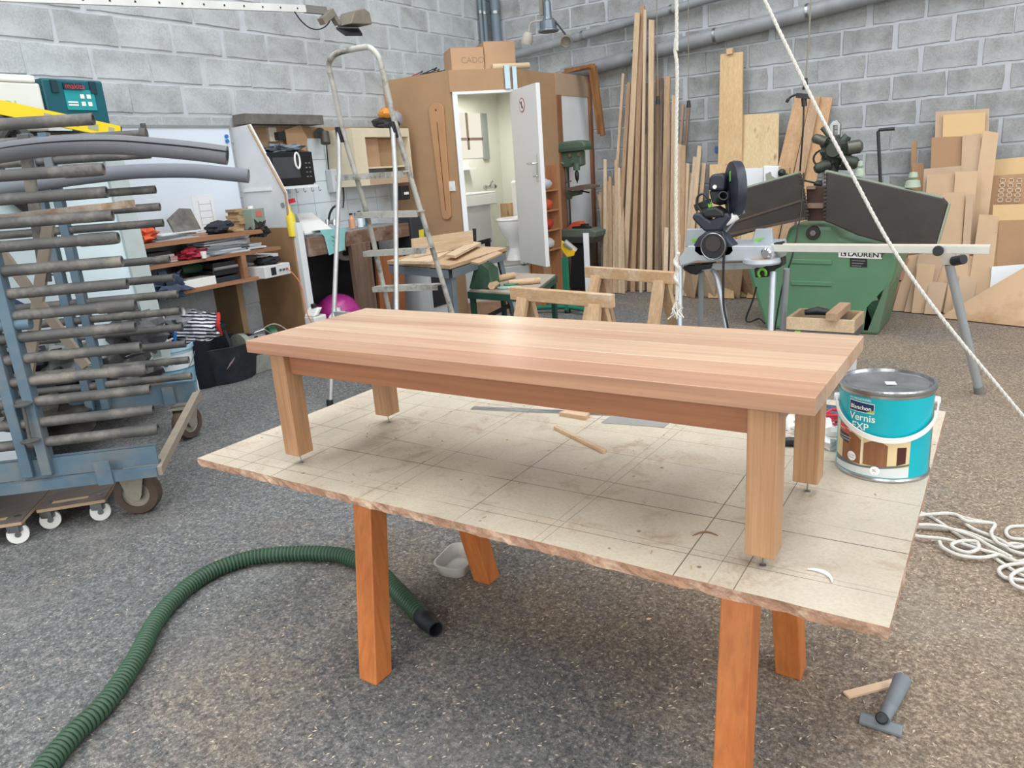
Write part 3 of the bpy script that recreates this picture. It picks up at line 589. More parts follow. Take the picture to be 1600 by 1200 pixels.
part('tap_handle', G().lathe(tpn + V((0, .085, 0)), [(.028, 0), (.028, .02), (0, .03)], 12, (0, 1, 0)), CHR, tapo); part('tap_handle', G().lathe(tpn + V((0, -.085, 0)), [(.028, 0), (.028, .02), (0, .03)], 12, (0, -1, 0)), CHR, tapo)
tl0 = PZ(812, 404, ZF); to = thing('toilet', 'white toilet half hidden by the open cabin door', 'toilet', tl0)
part('pedestal', G().lathe(tl0, [(.13, 0), (.12, .03), (.09, .12), (.11, .2), (.17, .30), (.19, .38), (.19, .40)], 28, sx=1.0, sy=1.25), MC['ceramic'], to)
part('seat', G().lathe(tl0 + V((0, 0, .401)), [(.195, 0), (.2, .01), (.195, .022), (0, .026)], 28, sx=1, sy=1.25), MC['ceramic'], to)
part('cistern', G().bb(tl0.x - .2, tl0.x + .2, tl0.y + .22, tl0.y + .38, ZF + .4, ZF + .78), MC['ceramic'], to, bevel=.02)
bx = PY(798, 335, tl0.y + .2); solo('brush_holder', G().bb(bx.x - .10, bx.x + .02, tl0.y + .16, tl0.y + .215, bx.z - .16, bx.z + .12), PINE, 'small brown wooden holder above the toilet', 'box')
# door leaf
dt = PZ(840, 129, zd - .01); hg = bc(trr + .005, 0, -.015); dt0 = V((dt.x, dt.y, 0)); dd = (dt0 - hg).normalized(); wl = (dt0 - hg).length; wl = min(max(wl, .45), .78); dz0 = PP(852, 415, dt0, bn).z
dn = V((dd.y, -dd.x, 0)); 
if dn.dot(-dt0) < 0: dn = -dn
door = thing('door_1', 'white door leaf of the washroom cabin standing open', None, hg + V((0, 0, ZF)), kind='structure')
def dp(s, z, o=0): return hg + dd * s + dn * o + V((0, 0, z))
part('door_leaf', G().obox(dp(wl / 2, (ZF + .02 + zd - .01) / 2, 0), dd * wl / 2, dn * .02, (0, 0, (zd - .03 - ZF) / 2)), mat('door_paint', (222, 222, 222), .45, 0, .03, 4), door, bevel=.003)
hz0 = PP(842, 262, dt0, bn).z
part('handle_plate', G().obox(dp(wl - .06, hz0, .023), dd * .018, dn * .003, (0, 0, .12)), CHR, door)
part('door_handle', G().tube([dp(wl - .06, hz0 + .04, .02), dp(wl - .06, hz0 + .04, .065), dp(wl - .17, hz0 + .04, .07)], .009), CHR, door); part('door_handle', G().tube([dp(wl - .06, hz0 - .07, .02), dp(wl - .06, hz0 - .07, .05), dp(wl - .09, hz0 - .07, .05)], .008), CHR, door)
sg = part('door_sign', G().lathe(dp(wl * .42, zd - .16, .021), [(.062, 0), (.062, .002)], 32, dn), mat('red_sign_ring', (176, 96, 90), .5), door)
part('sign_disc', G().lathe(dp(wl * .42, zd - .16, .0215), [(.052, 0), (.052, .003)], 32, dn), WHITEP, sg)
c = dp(wl * .42, zd - .16, .026); part('sign_symbol', G().obox(c, (dd + V((0, 0, -1))) * .03, (dd + V((0, 0, 1))) * .004, dn * .001).obox(c + V((0, 0, .012)), dd * .008, dn * .001, (0, 0, .022)).obox(c - V((0, 0, .018)) + dd * .01, dd * .014, dn * .001, (0, 0, .008)), mat('grey_symbol', (96, 88, 92), .5), sg)
# items on and by the cabin
def card(name, label, p, ax, sx, sy, h, m, cat='box'):
    ax = V(ax).normalized(); ay = V((-ax.y, ax.x, 0)); t = thing(name, label, cat, V(p) + V((0, 0, 0)))
    c = V(p) + ax * sx / 2 + ay * sy / 2 + V((0, 0, h / 2))
    part('carton', G().obox(c, ax * sx / 2, ay * sy / 2, (0, 0, h / 2)), m, t, bevel=.003)
    part('flap', G().obox(c + V((0, 0, h / 2 + .002)) - ay * (sy / 4 + .001), ax * sx / 2, ay * (sy / 4 - .002), (0, 0, .0015)), m, t); part('flap', G().obox(c + V((0, 0, h / 2 + .002)) + ay * (sy / 4 + .001), ax * sx / 2, ay * (sy / 4 - .002), (0, 0, .0015)), m, t)
    return t
CARD = mat('cardboard', (186, 150, 118), .85, 0, .06, 7, rnd=.05)
p0 = PP(706, 107, bc(0, 0, .12), bn); p1 = PP(757, 103, bc(0, 0, .12), bn); ptop = PP(706, 80, bc(0, 0, .12), bn)
b1 = card('cardboard_box', 'smaller cardboard box with faint writing on the cabin roof, left one', V((p0.x, p0.y, ZT)), bd, (p1 - p0).length, .34, .20, CARD)
text('lettering', 'CADO', .075, lambda x, y: V((p0.x, p0.y, ZT)) + bd * (.09 + x) + bn * .0015 + V((0, 0, .07 + y)), mat('pencil_grey', (158, 130, 106), .8), b1)
q0 = V((p0.x, p0.y, ZT)) + bd * ((p1 - p0).length + .012) - bn * .03
b2 = card('cardboard_box', 'larger cardboard box on the cabin roof, right one with a tube in front', q0, bd, .30, .42, .25, CARD)
ct0 = V((q0.x, q0.y, ZT + .028)) + bd * .06 + bn * .04; g = G().tube([ct0, ct0 + bd * .35 + bn * .02], .026, 14)
solo('paper_roll', g, mat('kraft_paper', (206, 186, 152), .8), 'crumpled kraft paper roll lying before the cardboard boxes on the cabin roof', 'paper roll')
fa, fb, fc = PY(884, 111, 7.45), PY(928, 103, 7.35), PY(942, 212, 7.5)
FR = wood('gilded_frame', (176, 122, 66), (140, 88, 44), 2, .45, False, .05)
fr = thing('picture_frame', 'old brown moulded picture frame corner leaning over the right end of the cabin', 'frame', fc)
for a, b in ((fa, fb), (fb, fc)):
    pc = part('frame_bar', G().bar(a, b, .045, .05, (0, -1, 0)), FR, fr, bevel=.004); part('inner_moulding', G().bar(lerp(a, b, .02) + V((-.03, -.03, -.02)), lerp(a, b, .97) + V((-.03, -.03, 0)), .02, .03, (0, -1, 0)), FR, pc)
# paddle template + socket
pa, pb = PY(683, 172, 5.76), PY(699, 336, 5.76); ax = (pb - pa); L = ax.length; ax.normalize(); sd = V((ax.z, 0, -ax.x)) * -1
pts = []
for i in range(9): th = pi * i / 8; pts.append(pa + V((0, -.018, 0)) - sd * cos(th) * .085 - ax * sin(th) * .06)
for i in range(9): th = pi * i / 8; pts.append(pb + V((0, -.018, 0)) + sd * cos(th) * .052 + ax * sin(th) * .04)
t = thing('paddle_template', 'long rounded fibreboard template hanging on the cabin front', 'template', pb); part('template_board', G().prism(pts, (0, .016, 0)), mat('template_mdf', (188, 144, 104), .8), t, bevel=.002)
part('slot', G().obox((pa + pb) / 2 + V((0, -.0195, 0)) + ax * .03, ax * L * .42, sd * .003, (0, .001, 0)), mat('shadow_slot', (96, 66, 44), .9), t); part('hanging_hole', G().cyl(pa + V((0, -.0185, 0)) , pa + V((0, -.020, 0)), .008), BLACKP, t)
c = PY(706, 291, 5.755); t = thing('wall_socket', 'white square wall switch on the brown cabin front beside the door', 'switch', c); part('switch_plate', G().bb(c.x - .035, c.x + .035, 5.752, 5.764, c.z - .045, c.z + .045), WHITEP, t, bevel=.002); part('rocker', G().bb(c.x - .02, c.x + .01, 5.748, 5.752, c.z - .022, c.z + .005), PAPER, t)
g = G(); rr = random.Random(5)
cl = thing('bar_clamps', 'tangle of small black and red clamps on the edge of the cabin roof', 'clamps', PY(655, 120, 5.9))
for i in range(6):
    a = PY(634 + i * 6, 124 - i * 1.6, 5.80 + .03 * i); b = a + V((.12 + rr.random() * .1, .03, .05 - .02 * (i % 3))); part('clamp_bar', G().bar(a, b, .012, .006), (RED if i in (0, 2) else BLACKP), cl); part('clamp_jaw', G().bar(b, b + V((.01, -.05, -.02)), .015, .012), BLACKP if i % 2 else STEEL, cl)
# outside shelves beside the drill
s0, s1 = PX(852, 300, -3.90), PX(880, 300, -3.90); shl = thing('shelf_unit', 'narrow brown open shelf unit fixed to the cabin side behind the drill press', 'shelf', (-3.85, (s0.y + s1.y) / 2, 0))
ya, yb = CC.y + .04, CC.y + .40; OM = wood('orange_board', (206, 140, 90), (188, 122, 76), 2, .6, False, .05)
part('side_board', G().bb(-3.93, -3.80, ya - .02, ya, .0, 1.10), OM, shl); part('side_board', G().bb(-3.93, -3.80, yb, yb + .02, 0, 1.35), OM, shl); part('back_board', G().bb(-3.938, -3.93, ya, yb, 0, 1.35), MDF, shl)
szs = (.55, .74, .93, 1.12)
for z in szs: part('shelf_board', G().bb(-3.93, -3.80, ya, yb, z - .015, z), OM, shl)
for i, (z, c, l) in enumerate(((.74, (190, 60, 50), 'red tin on the narrow shelf unit beside the drill press'), (.93, (214, 96, 60), 'orange-red crumpled bag on the narrow shelf unit'), (1.12, (206, 212, 220), 'pale paper packet on the top of the narrow shelf unit'), (.55, (214, 214, 216), 'white packet low on the narrow shelf unit'))):
    g = G().blob((-3.855, ya + .18, z + .055), (.05, .12, .053), .12, 2.4, i, 16, 10, flat=-.052); solo('shelf_packet', g, mat('packet_%d' % i, c, .6), l, 'packet')
# ---------------------------------------------------------------- PIPES, LAMPS HIGH ON THE WALLS
PVC = mat('grey_pvc', (138, 142, 146), .45, 0, .12, 8, dirt=(170, 170, 168), damt=.4); PVB = mat('blue_grey_pipe', (108, 122, 132), .45, 0, .1, 8)
a, b = PY(800, 94, 7.60), PY(1354, -60, 7.60); 
def longpipe(label, p, q, r, m):
    t = thing('drain_pipe', label, 'pipe', p); d = (q - p); part('pipe_run', G().cyl(p, q, r, n=20), m, t)
    for k in (.2, .4, .6, .8): c = lerp(p, q, k); part('pipe_clip', G().cyl(c - d.normalized() * .012, c + d.normalized() * .012, r + .005, n=20).bb(c.x - .012, c.x + .012, c.y, 7.69, c.z - .012, c.z + .012), STEEL, t)
a = PY(790, 90, 7.60); b = PY(1108, -2, 7.60); d = b - a; longpipe('upper of the two grey drain pipes sloping along the back wall', a, b + d * 1.1, .042, PVC)
a = PY(880, 117, 7.585); b = PY(1354, -5, 7.585); d = b - a; longpipe('lower thicker grey drain pipe sloping along the back wall', a, b + d * .4, .066, PVC)
for (px, py, r, l) in ((751, 30, .022, 'thin dark vertical conduit left of the corner down-pipe'), (757, 30, .03, 'middle grey vertical pipe in the room corner'), (774, 30, .055, 'thick blue-grey vertical down-pipe in the room corner')):
    p = PY(px, py, 7.60) if px > 760 else PX(px, py, XL + .05); t = thing('down_pipe', l, 'pipe', (p.x, p.y, 2.3)); part('pipe_run', G().cyl((p.x, p.y, 2.24), (p.x, p.y, ZC), r, n=16), PVB, t); part('pipe_clip', G().cyl((p.x, p.y, 3.0), (p.x, p.y, 3.03), r + .006, n=16), STEEL, t)
ci = thing('ceiling_track', 'long white perforated metal rail high before the left wall', 'rail', PX(460, 10, -4.75))
a, b = PX(60, -3, -4.75), PX(476, 14, -4.75); d = (a - b); part('rail', G().bar(a + d * .4, b, .03, .05), mat('white_enamel', (218, 220, 216), .5), ci)
for i in range(12): c = lerp(a, b, i / 12 + .04); part('rail_hole', G().bar(c + V((.0155, 0, 0)), c + V((.017, 0, 0)), .012, .012), DKST, ci)
a2, b2 = b, PX(509, 17, -4.75); part('rail_end', G().bar(a2, b2, .034, .055), mat('dusty_metal', (120, 118, 112), .7), ci)
part('hanger_rod', G().cyl(a + V((0, 0, .02)), V((a.x, a.y, ZC)), .006, n=6), STEEL, ci); part('hanger_rod', G().cyl(b + V((0, 0, .02)), V((b.x, b.y, ZC)), .006, n=6), STEEL, ci)
DM = mat('dusty_brown_metal', (128, 120, 108), .8, 0, .2, 20)
fl = thing('flood_light', 'dusty brown flood light hanging at the end of the white rail', 'lamp', PX(544, 48, -4.75)); X0 = -4.75
def fx(px, py, dx=0): return PX(px, py, X0 + dx)
part('lamp_head', G().prism([fx(532, 22), fx(547, 18), fx(556, 24), fx(560, 43), fx(526, 42)], (.16, .0, 0)), DM, fl, bevel=.008)
hd2 = part('glass_rim', G().prism([fx(525, 42, -.02), fx(560, 43, -.02), fx(566, 52, .15), fx(539, 52, .15)], (.0, 0, -.02)), BLACKP, fl); part('lamp_glass', G().prism([fx(530, 46, 0) - V((0, 0, .012)), fx(553, 46, 0) - V((0, 0, .012)), fx(560, 51, .14) - V((0, 0, .006)), fx(541, 51, .14) - V((0, 0, .006))], (0, 0, -.006)), mat('dull_glass', (128, 130, 132), .2), hd2)
part('bracket', G().bar(fx(502, 34, .03), fx(519, 19, .03), .06, .05), DM, fl); part('bracket', G().bar(fx(517, 20, .03), fx(528, 38, .03), .05, .035), DM, fl)
part('cable', G().tube(smooth_path([fx(460, 18, .03), fx(470, 32, .03), fx(483, 43, .03), fx(497, 46, .03), fx(510, 40, .03), fx(518, 27, .03)], 6), .005, 6), BLACKP, fl)
# suction bell with two loudspeaker-like cups
X1 = 6.2; bl = PY(857, 50, X1); t = thing('hanging_lamp', 'grey bell-shaped hanging socket lamp with two small round cups, high before the back wall', 'lamp', bl)
HM = mat('hammered_grey', (120, 132, 142), .35, .6, .15, 12)
part('bell', G().lathe(bl, [(.088, 0), (.092, .006), (.090, .016), (.076, .022), (.074, .085), (.045, .10), (.035, .13), (.034, .22), (.028, .24)], 28), HM, t); part('bell_inside', G().lathe(bl + V((0, 0, -.001)), [(.08, 0), (.08, .0008)], 24), BLACKP, t)
part('suspension_tube', G().cyl(bl + V((0, 0, .23)), V((bl.x, bl.y, ZC)), .024, n=12), HM, t); part('suspension_bar', G().bb(bl.x - .075, bl.x - .04, bl.y - .01, bl.y + .01, bl.z + .14, ZC), DM, t)
c1, c2 = PY(824, 62, X1), PY(883, 63, X1)
u = part('round_cup', G().lathe(c1 + V((.02, 0, .06)), [(.0, 0), (.03, -.002), (.046, -.03), (.05, -.07), (.045, -.10), (0, -.102)], 20, (.35, 0, 1)), mat('pale_dusty', (176, 170, 160), .8), t); part('cup_arm', G().tube(smooth_path([c1 + V((.02, 0, .06)), c1 + V((.05, 0, .13)), bl + V((-.05, 0, .10))], 5), .008, 6), MC['pale_dusty'], u)
u = part('round_cup', G().lathe(c2 + V((0, .03, 0)), [(.035, -.03), (.05, 0), (.052, .04), (.044, .042), (.036, .02), (0, .015)], 24, (.3, -.85, -.35)), DM, t); part('cup_arm', G().tube(smooth_path([c2 + V((-.01, .03, .05)), c2 + V((-.06, .02, .12)), bl + V((.05, 0, .10))], 5), .008, 6), BLACKP, u)
# hanging sockets on cables
for (px, py, pb_, Y, l, off) in ((1028, 150, 163, 7.0, 'small black cable plug hanging low before the tall laths, thin cable', 0), (1076, 157, 168, 7.1, 'small black plug on a thin cable right of the tall laths', 1)):
    a, b = PY(px, py, Y), PY(px, pb_, Y); t = thing('hanging_plug', l, 'plug', b); part('cable', G().tube([a, V((a.x, Y, ZC))], .004, 6), mat('dusty_cable', (140, 134, 122), .8), t); part('plug_body', G().cyl(b, a, .022, .014), BLACKP, t)
Y = 6.3; a, b = PY(1259, 124, Y), PY(1256, 190, Y); t = thing('hanging_socket', 'black multi-way socket hanging on a cable above the green machine', 'socket', b)
part('cable', G().tube([PY(1259, 124, Y), PY(1264, 60, Y), PY(1268, -20, Y), V((PY(1268, -20, Y).x, Y, ZC))], .006, 6), mat('dusty_cable', (140, 134, 122), .8), t); part('hook', G().cyl(PY(1258, 140, Y), PY(1259, 122, Y), .022, .012), BLACKP, t)
part('socket_bar', G().bar(PY(1245, 149, Y), PY(1266, 151, Y), .05, .035), BLACKP, t); part('plug', G().cyl(PY(1257, 166, Y), PY(1256, 152, Y), .02), BLACKP, t); part('plug', G().tube(smooth_path([PY(1247, 147, Y), PY(1238, 150, Y), PY(1232, 155, Y), PY(1229, 160, Y)], 4), [.008] * 8 + [.012] * 5, 8), BLACKP, t)
part('power_cable', G().tube(smooth_path([PY(1256, 166, Y), PY(1255, 200, Y), PY(1252, 240, Y), PY(1250, 268, Y)], 5), .007, 6), BLACKP, t)
# blue tape bit
# ---------------------------------------------------------------- LEFT WALL: whiteboard, desk shelves, kitchenette
WBM = mat('whiteboard', (216, 226, 236), .25, 0, .03, 3)
t = thing('whiteboard', 'big pale whiteboard on the left wall above the cluttered shelves', 'whiteboard', (XL + .03, 2.9, .98))
yw = PX(357, 200, XL + .03).y; zw = PX(300, 200, XL + .03).z
part('board_surface', G().bb(XL + .012, XL + .03, 1.2, yw, .98, zw), WBM, t); part('board_frame', G().bb(XL + .012, XL + .036, 1.2, yw + .01, zw, zw + .02), mat('alu_trim', (176, 180, 182), .4, .7), t)
c = PX(354, 213, XL + .04)
for k in (0, 1): part('magnet', G().cyl(c + V((-.008, 0, -.035 * k)), c + V((.006, 0, -.035 * k)), .014), mat('blue_magnet', (40, 120, 190), .4), t)
c = PX(322, 332, XL + .036); g = G(); 
part('paper_sheet', G().bb(XL + .031, XL + .033, c.y - .10, c.y + .08, c.z - .13, c.z + .13), PAPER, t)
for i in range(4): g.bb(XL + .033, XL + .0335, c.y - .05, c.y + .055, c.z - .09 + i * .05, c.z - .086 + i * .05)
g.bb(XL + .033, XL + .0335, c.y - .052, c.y - .048, c.z - .10, c.z + .09).bb(XL + .033, XL + .0335, c.y + .053, c.y + .057, c.z - .10, c.z + .09); part('printed_lines', g, mat('grey_ink', (168, 172, 176), .8), t)
# end panel
Yp = 3.965; pn = thing('partition_panel', 'tall white and brown partition panel standing out from the left wall by the shelves', 'panel', (-4.9, Yp, 0))
xt = PY(390, 196, Yp).x; pts = [(XL + .002, Yp, 1.80), (xt, Yp, 1.81), (PY(447, 305, Yp).x, Yp, 1.29), (-4.65, Yp, 1.24), (-4.65, Yp, 1.03), (XL + .002, Yp, 1.03)]
part('white_board', G().prism(pts, (0, .016, 0)), mat('panel_white', (216, 220, 222), .5), pn, bevel=.001)
part('lower_board', G().prism([(XL + .002, Yp, 0), (-4.645, Yp, 0), (-4.65, Yp, 1.03), (XL + .002, Yp, 1.03)], (0, .016, 0)), mat('brown_hardboard', (158, 122, 86), .8), pn)
part('edge_strip', G().bar((xt - .005, Yp - .004, 1.80), (PY(447, 305, Yp).x - .005, Yp - .004, 1.29), .02, .012, (1, 0, 0)).bar((PY(447, 305, Yp).x - .004, Yp - .004, 1.29), (-4.655, Yp - .004, 1.03), .012, .012, (1, 0, 0)), mat('panel_edge', (176, 150, 122), .7), pn)
part('white_post', G().bb(-4.69, -4.60, Yp + .0165, Yp + .075, 0, 1.06), WPAINT, pn); part('latch', G().cyl((-4.70, Yp - .006, 1.20), (-4.70, Yp, 1.20), .02), STEEL, pn)
# desk shelves
SH = wood('shelf_wood', (178, 122, 84), (156, 102, 68), 1, .6, False, .06)
ds = thing('desk_shelves', 'brown three-level shelf unit against the left wall loaded with papers and clutter', 'shelf', (-4.9, 3.3, 0))
zs = (1.045, .90, .71); X0 = -4.65; yl = PX(218, 420, X0).y
part('shelf_board', G().bb(XL + .01, X0, 2.0, 3.70, zs[0] - .03, zs[0]), SH, ds); part('shelf_board', G().bb(XL + .01, X0, yl, 3.84, zs[1] - .022, zs[1]), SH, ds); part('shelf_board', G().bb(XL + .01, X0 + .01, yl, 3.66, zs[2] - .025, zs[2]), SH, ds)
part('side_board', G().bb(XL + .01, X0 + .0, yl - .10, yl - .0, 0, zs[1] + .06), mat('side_mdf', (150, 122, 88), .8), ds); part('divider', G().bb(XL + .01, X0 + .005, 3.47, 3.51, zs[2], zs[1] - .022), SH, ds); part('side_board', G().bb(XL + .01, XL + .30, 3.55, 3.60, 0, zs[2] - .025), MC['side_mdf'], ds)
def onx(px, py, x, z=None): p = PX(px, py, x); return V((p.x, p.y, p.z if z is None else z))
rr = random.Random(21)
def heap(name, label, cat, px0, px1, z, x, n, cols, w=.22, th=.006, jit=.05):
    y0, y1 = PX(px0, 400, x).y, PX(px1, 400, x).y; c = (y0 + y1) / 2; t = thing(name, label, cat, (x - .12, c, z)); zz = z + .001
    for i in range(n):
        h = th * rr.uniform(.4, 1.6); ln = (y1 - y0) * rr.uniform(.6, 1); a = rr.uniform(-.25, .25); ce = V((x - .13 + rr.uniform(-jit, 0), c + rr.uniform(-.3, .3) * ((y1 - y0) - ln), zz + h / 2))
        part('sheet_stack', G().box(ce, (w * rr.uniform(.7, 1), ln, h), a), mat('paper_%d_%d_%d' % cols[i % len(cols)], cols[i % len(cols)], .7, 0, .05), t); zz += h + .0004
    return t
GR = ((206, 212, 216), (168, 176, 184), (226, 226, 222), (120, 128, 136), (190, 200, 206))
def bl(name, label, cat, px, py, x, r, col, seed=1, amp=.35, z=None, m=None, n=20, fr=3):
    c = PX(px, py, x); zc = c.z if z is None else z + r[2] * .9
    g = G().blob((c.x - r[0], c.y, zc), r, amp, fr, seed, n, 12, flat=-r[2] * .9); return solo(name, g, m or mat('cloth_%d_%d_%d' % col, col, .85, 0, .25, 18), label, cat)
z0, z1, z2 = zs
bl('work_jacket', 'orange and navy crumpled high visibility vest at the left end of the top shelf', 'clothing', 231, 368, -4.68, (.09, .10, .05), (224, 104, 62), 3, .6, z0)
bl('work_jacket', 'dark navy garment crumpled beside the orange vest on the top shelf', 'clothing', 216, 362, -4.80, (.08, .12, .06), (54, 62, 78), 5, .6, z0)
heap('paper_pile', 'loose spread of newspapers and leaflets on the top shelf', 'papers', 248, 330, z0, -4.66, 6, GR)
c = onx(290, 348, -4.85); solo('dusty_board', G().prism([c + V((0, -.11, -.055)), c + V((0, .10, -.055)), c + V((-.05, .08, .09)), c + V((-.05, .0, .10)), c + V((-.05, -.11, .03))], (.02, 0, 0)), mat('dusty_dark_board', (112, 108, 102), .9, 0, .4, 25), 'dusty dark cut board propped on the top shelf before the whiteboard', 'board')
bl('black_bag', 'black fabric bag lying on the right part of the top shelf', 'bag', 353, 356, -4.68, (.08, .10, .045), (38, 42, 54), 8, .3, z0)
tt = thing('block_stack', 'small uneven stack of wooden off-cut blocks on the top shelf', 'offcuts', onx(378, 350, -4.85, z0))
for i in range(7):
    c = onx(378, 350, -4.85, z0 + .0125 + .022 * i); part('block', G().box(c + V((rr.uniform(-.01, .01), rr.uniform(-.02, .02) - .02 * (6 - i) / 6, 0)), (.12, .15 + .03 * (i < 2), .021), rr.uniform(-.15, .15)), wood('block_wood', (196, 160, 112), (176, 136, 90), 1, .7, False, .15), tt)
for i in range(3): c = onx(365 - i * 6, 352, -4.72, z0 + .012 + .01 * i); solo('wood_offcut', G().box(c, (.10, .09, .016), .3 * i), MC['block_wood'], ('flat wooden offcut leaning at the foot of the block stack', 'second flat offcut next to the block stack', 'thin dark edged offcut left of the block stack')[i], 'offcut')
c = onx(399, 340, -4.72, z0); t = thing('metal_box', 'grey-green metal transformer box with a red label on the top shelf end', 'box', c)
part('housing', G().box(c + V((-.05, .01, .075)), (.14, .125, .15), .1), mat('grey_green_enamel', (136, 152, 140), .5), t, bevel=.004); part('warning_label', G().box(c + V((.021, .02, .11)), (.002, .055, .04), .1), mat('red_label', (206, 108, 96), .6), t); part('feed_knob', G().cyl(c + V((-.05, .01, .15)), c + V((-.05, .01, .17)), .02), WHITEP, t)
bl('black_strap_bundle', 'tangled black straps hanging off the right end of the top shelf', 'straps', 413, 366, -4.66, (.05, .06, .06), (40, 38, 38), 9, .9, z0 - .06)
heap('magazine_stack', 'stack of magazines at the left of the second shelf', 'magazines', 238, 290, z1, -4.66, 4, ((214, 206, 210), (190, 150, 140), (225, 225, 225), (60, 60, 66)), th=.014)
bl('red_cloth', 'crumpled red cloth on the second shelf', 'cloth', 306, 404, -4.66, (.06, .085, .035), (168, 40, 62), 4, .7, z1)
heap('letter_pile', 'long untidy pile of letters and grey folders on the second shelf', 'papers', 318, 400, z1, -4.66, 12, GR, th=.008)
heap('envelope_stack', 'short stack of white envelopes at the right end of the second shelf', 'envelopes', 398, 428, z1, -4.66, 4, ((232, 234, 236), (220, 222, 224)), th=.009)
c = onx(318, 398, -4.64, z1 + .02); solo('cup', G().lathe(c - V((0, 0, .018)), [(.018, 0), (.022, .045), (.019, .045), (.016, .004), (0, .004)], 16), WHITEP, 'small white cup between the red cloth and the letters', 'cup')
bl('patterned_bag', 'dark blue patterned cloth bag spilling over the third shelf', 'bag', 268, 436, -4.60, (.07, .13, .085), (58, 70, 92), 6, .6, z2 - .04)
heap('shelf_papers', 'dusty papers at the left of the third shelf', 'papers', 240, 290, z2, -4.66, 4, ((150, 154, 150), (190, 190, 186)), th=.010)
c = onx(313, 440, -4.66, z2); solo('white_box', G().box(c + V((-.08, 0, .030)), (.16, .25, .058), .02), WHITEP, 'flat white cardboard carton on the third shelf', 'box', bevel=.002)
c = onx(303, 428, -4.85, z2); solo('green_bottle', G().lathe(c + V((.0, -.10, .115)), [(.0, 0), (.034, .004), (.036, .14), (.014, .18), (.014, .21), (0, .212)], 16, (0.1, 1, 0)), mat('green_glass', (40, 72, 52), .25), 'dark green bottle lying behind the white carton', 'bottle')
c = onx(353, 425, -4.68, z2); t = thing('black_printer', 'black label printer stack in the third shelf bay', 'printer', c)
for i, (h, y) in enumerate(((.03, .0), (.05, .02), (.05, .0))): part('printer_tray', G().box(c + V((-.10, 0, .018 + .052 * i)), (.2, .23 - .02 * i, .04), 0), BLACKP if i != 0 else mat('blue_black', (40, 50, 62), .4), t, bevel=.004)
part('roller', G().cyl(c + V((.005, -.10, .10)), c + V((.005, .10, .10)), .012), mat('grey_roller', (120, 120, 120), .6), t)
c = PX(433, 423, -4.58); t = thing('power_supply', 'white bench power supply with knobs jutting from the shelf end', 'device', V((c.x, c.y, c.z - .04)))
part('case', G().box(c + V((-.14, -.0, 0)), (.26, .27, .085), .12), mat('case_white', (222, 224, 222), .5), t, bevel=.003)
fa = V((cos(.12), sin(.12), 0)); fb2 = V((-sin(.12), cos(.12), 0)); fc0 = c + V((-.14, 0, 0)) + fa * .131
part('display', G().obox(fc0 - fb2 * .045, fa * .002, fb2 * .025, (0, 0, .028)), BLACKP, t)
for k in range(3): part('knob', G().cyl(fc0 + fb2 * (.02 + .035 * k), fc0 + fb2 * (.02 + .035 * k) + fa * .012, .009), (STEEL, STEEL, mat('copper_knob', (170, 100, 80), .4))[k], t)
part('cable', G().tube(smooth_path([fc0 + fb2 * .1 + V((.01, 0, 0)), onx(470, 445, -4.5), onx(480, 490, -4.45), onx(496, 520, -4.4)], 6), .004, 6), mat('orange_cable', (206, 122, 84), .5), t)
bl('black_case', 'black soft case lying on the white power supply', 'case', 430, 405, -4.62, (.09, .10, .03), (30, 32, 34), 2, .2, c.z + .043)
solo('wall_shelf_papers', G().box(onx(405, 398, -4.9, c.z + .08) , (.2, .2, .05), 0), PAPER, 'white paper block behind the black case', 'papers')
# under the desk
GW = mat('grey_render', (120, 124, 122), .9)
c = PZ(322, 602, 0); t = thing('waste_bin', 'black round plastic bin under the striped bag', 'bin', c); part('bin_body', G().lathe(c + V((-.02, 0, 0)), [(.12, 0), (.128, .01), (.155, .34), (.16, .35), (.15, .35), (.12, .02), (0, .02)], 28), mat('navy_black_plastic', (28, 32, 42), .5), t)
# striped bag
def stripes():
    q = N('striped_cloth'); tc = q.co((1, 1, 1), False); s = q.n('SeparateXYZ'); q.l(tc, s.inputs[0]); nz = q.noise(tc, 9, 2)
    k = q.math('ADD', q.math('MULTIPLY', s.outputs[2], 42.0), q.math('ADD', q.math('MULTIPLY', s.outputs[1], 9.0), q.math('MULTIPLY', nz, .9))); f = q.math('GREATER_THAN', q.math('FRACT', k), .5)
    q.l(q.mix(f, lin((228, 228, 232)), lin((44, 52, 72))), q.b.inputs['Base Color']); q.b.inputs['Roughness'].default_value = .9; return q.m
c2 = c + V((-.02, 0, .33)); t = thing('striped_bag', 'navy and white striped cloth bag stuffed in the black bin', 'bag', c2)
g = G().blob(c2 + V((.01, .01, .07)), (.15, .16, .14), .3, 2.4, 7, 28, 18, flat=-.06); part('bag_cloth', g, stripes(), t)
part('bag_lining', G().blob(c2 + V((-.03, -.05, .17)), (.13, .15, .06), .35, 2.5, 3, 24, 12), mat('grey_striped_lining', (166, 170, 172), .9, 0, .2, 30), t)
part('red_trim', G().tube([c2 + V((.13 + .02 * sin(i * .5), .11 + .015 * cos(i * .8), .18 - i * .02)) for i in range(9)], .014, 8), mat('red_trim', (206, 52, 50), .7), t)
c = PZ(272, 617, 0) + V((0, .02, 0)); t = thing('paint_bucket', 'pale blue and white plaster bucket with tools, beside the trolley', 'bucket', c)
part('bucket_body', G().lathe(c, [(.135, 0), (.14, .01), (.158, .32), (.168, .325), (.168, .35), (.158, .352), (.15, .33), (.13, .02), (0, .02)], 36), mat('pale_blue_plastic', (150, 198, 222), .4, 0, .1, 10, dirt=(214, 222, 224), damt=.5), t)
LBv = (V((0, 0, 1.35)) - c); a0 = math.atan2(-c.y, -c.x)
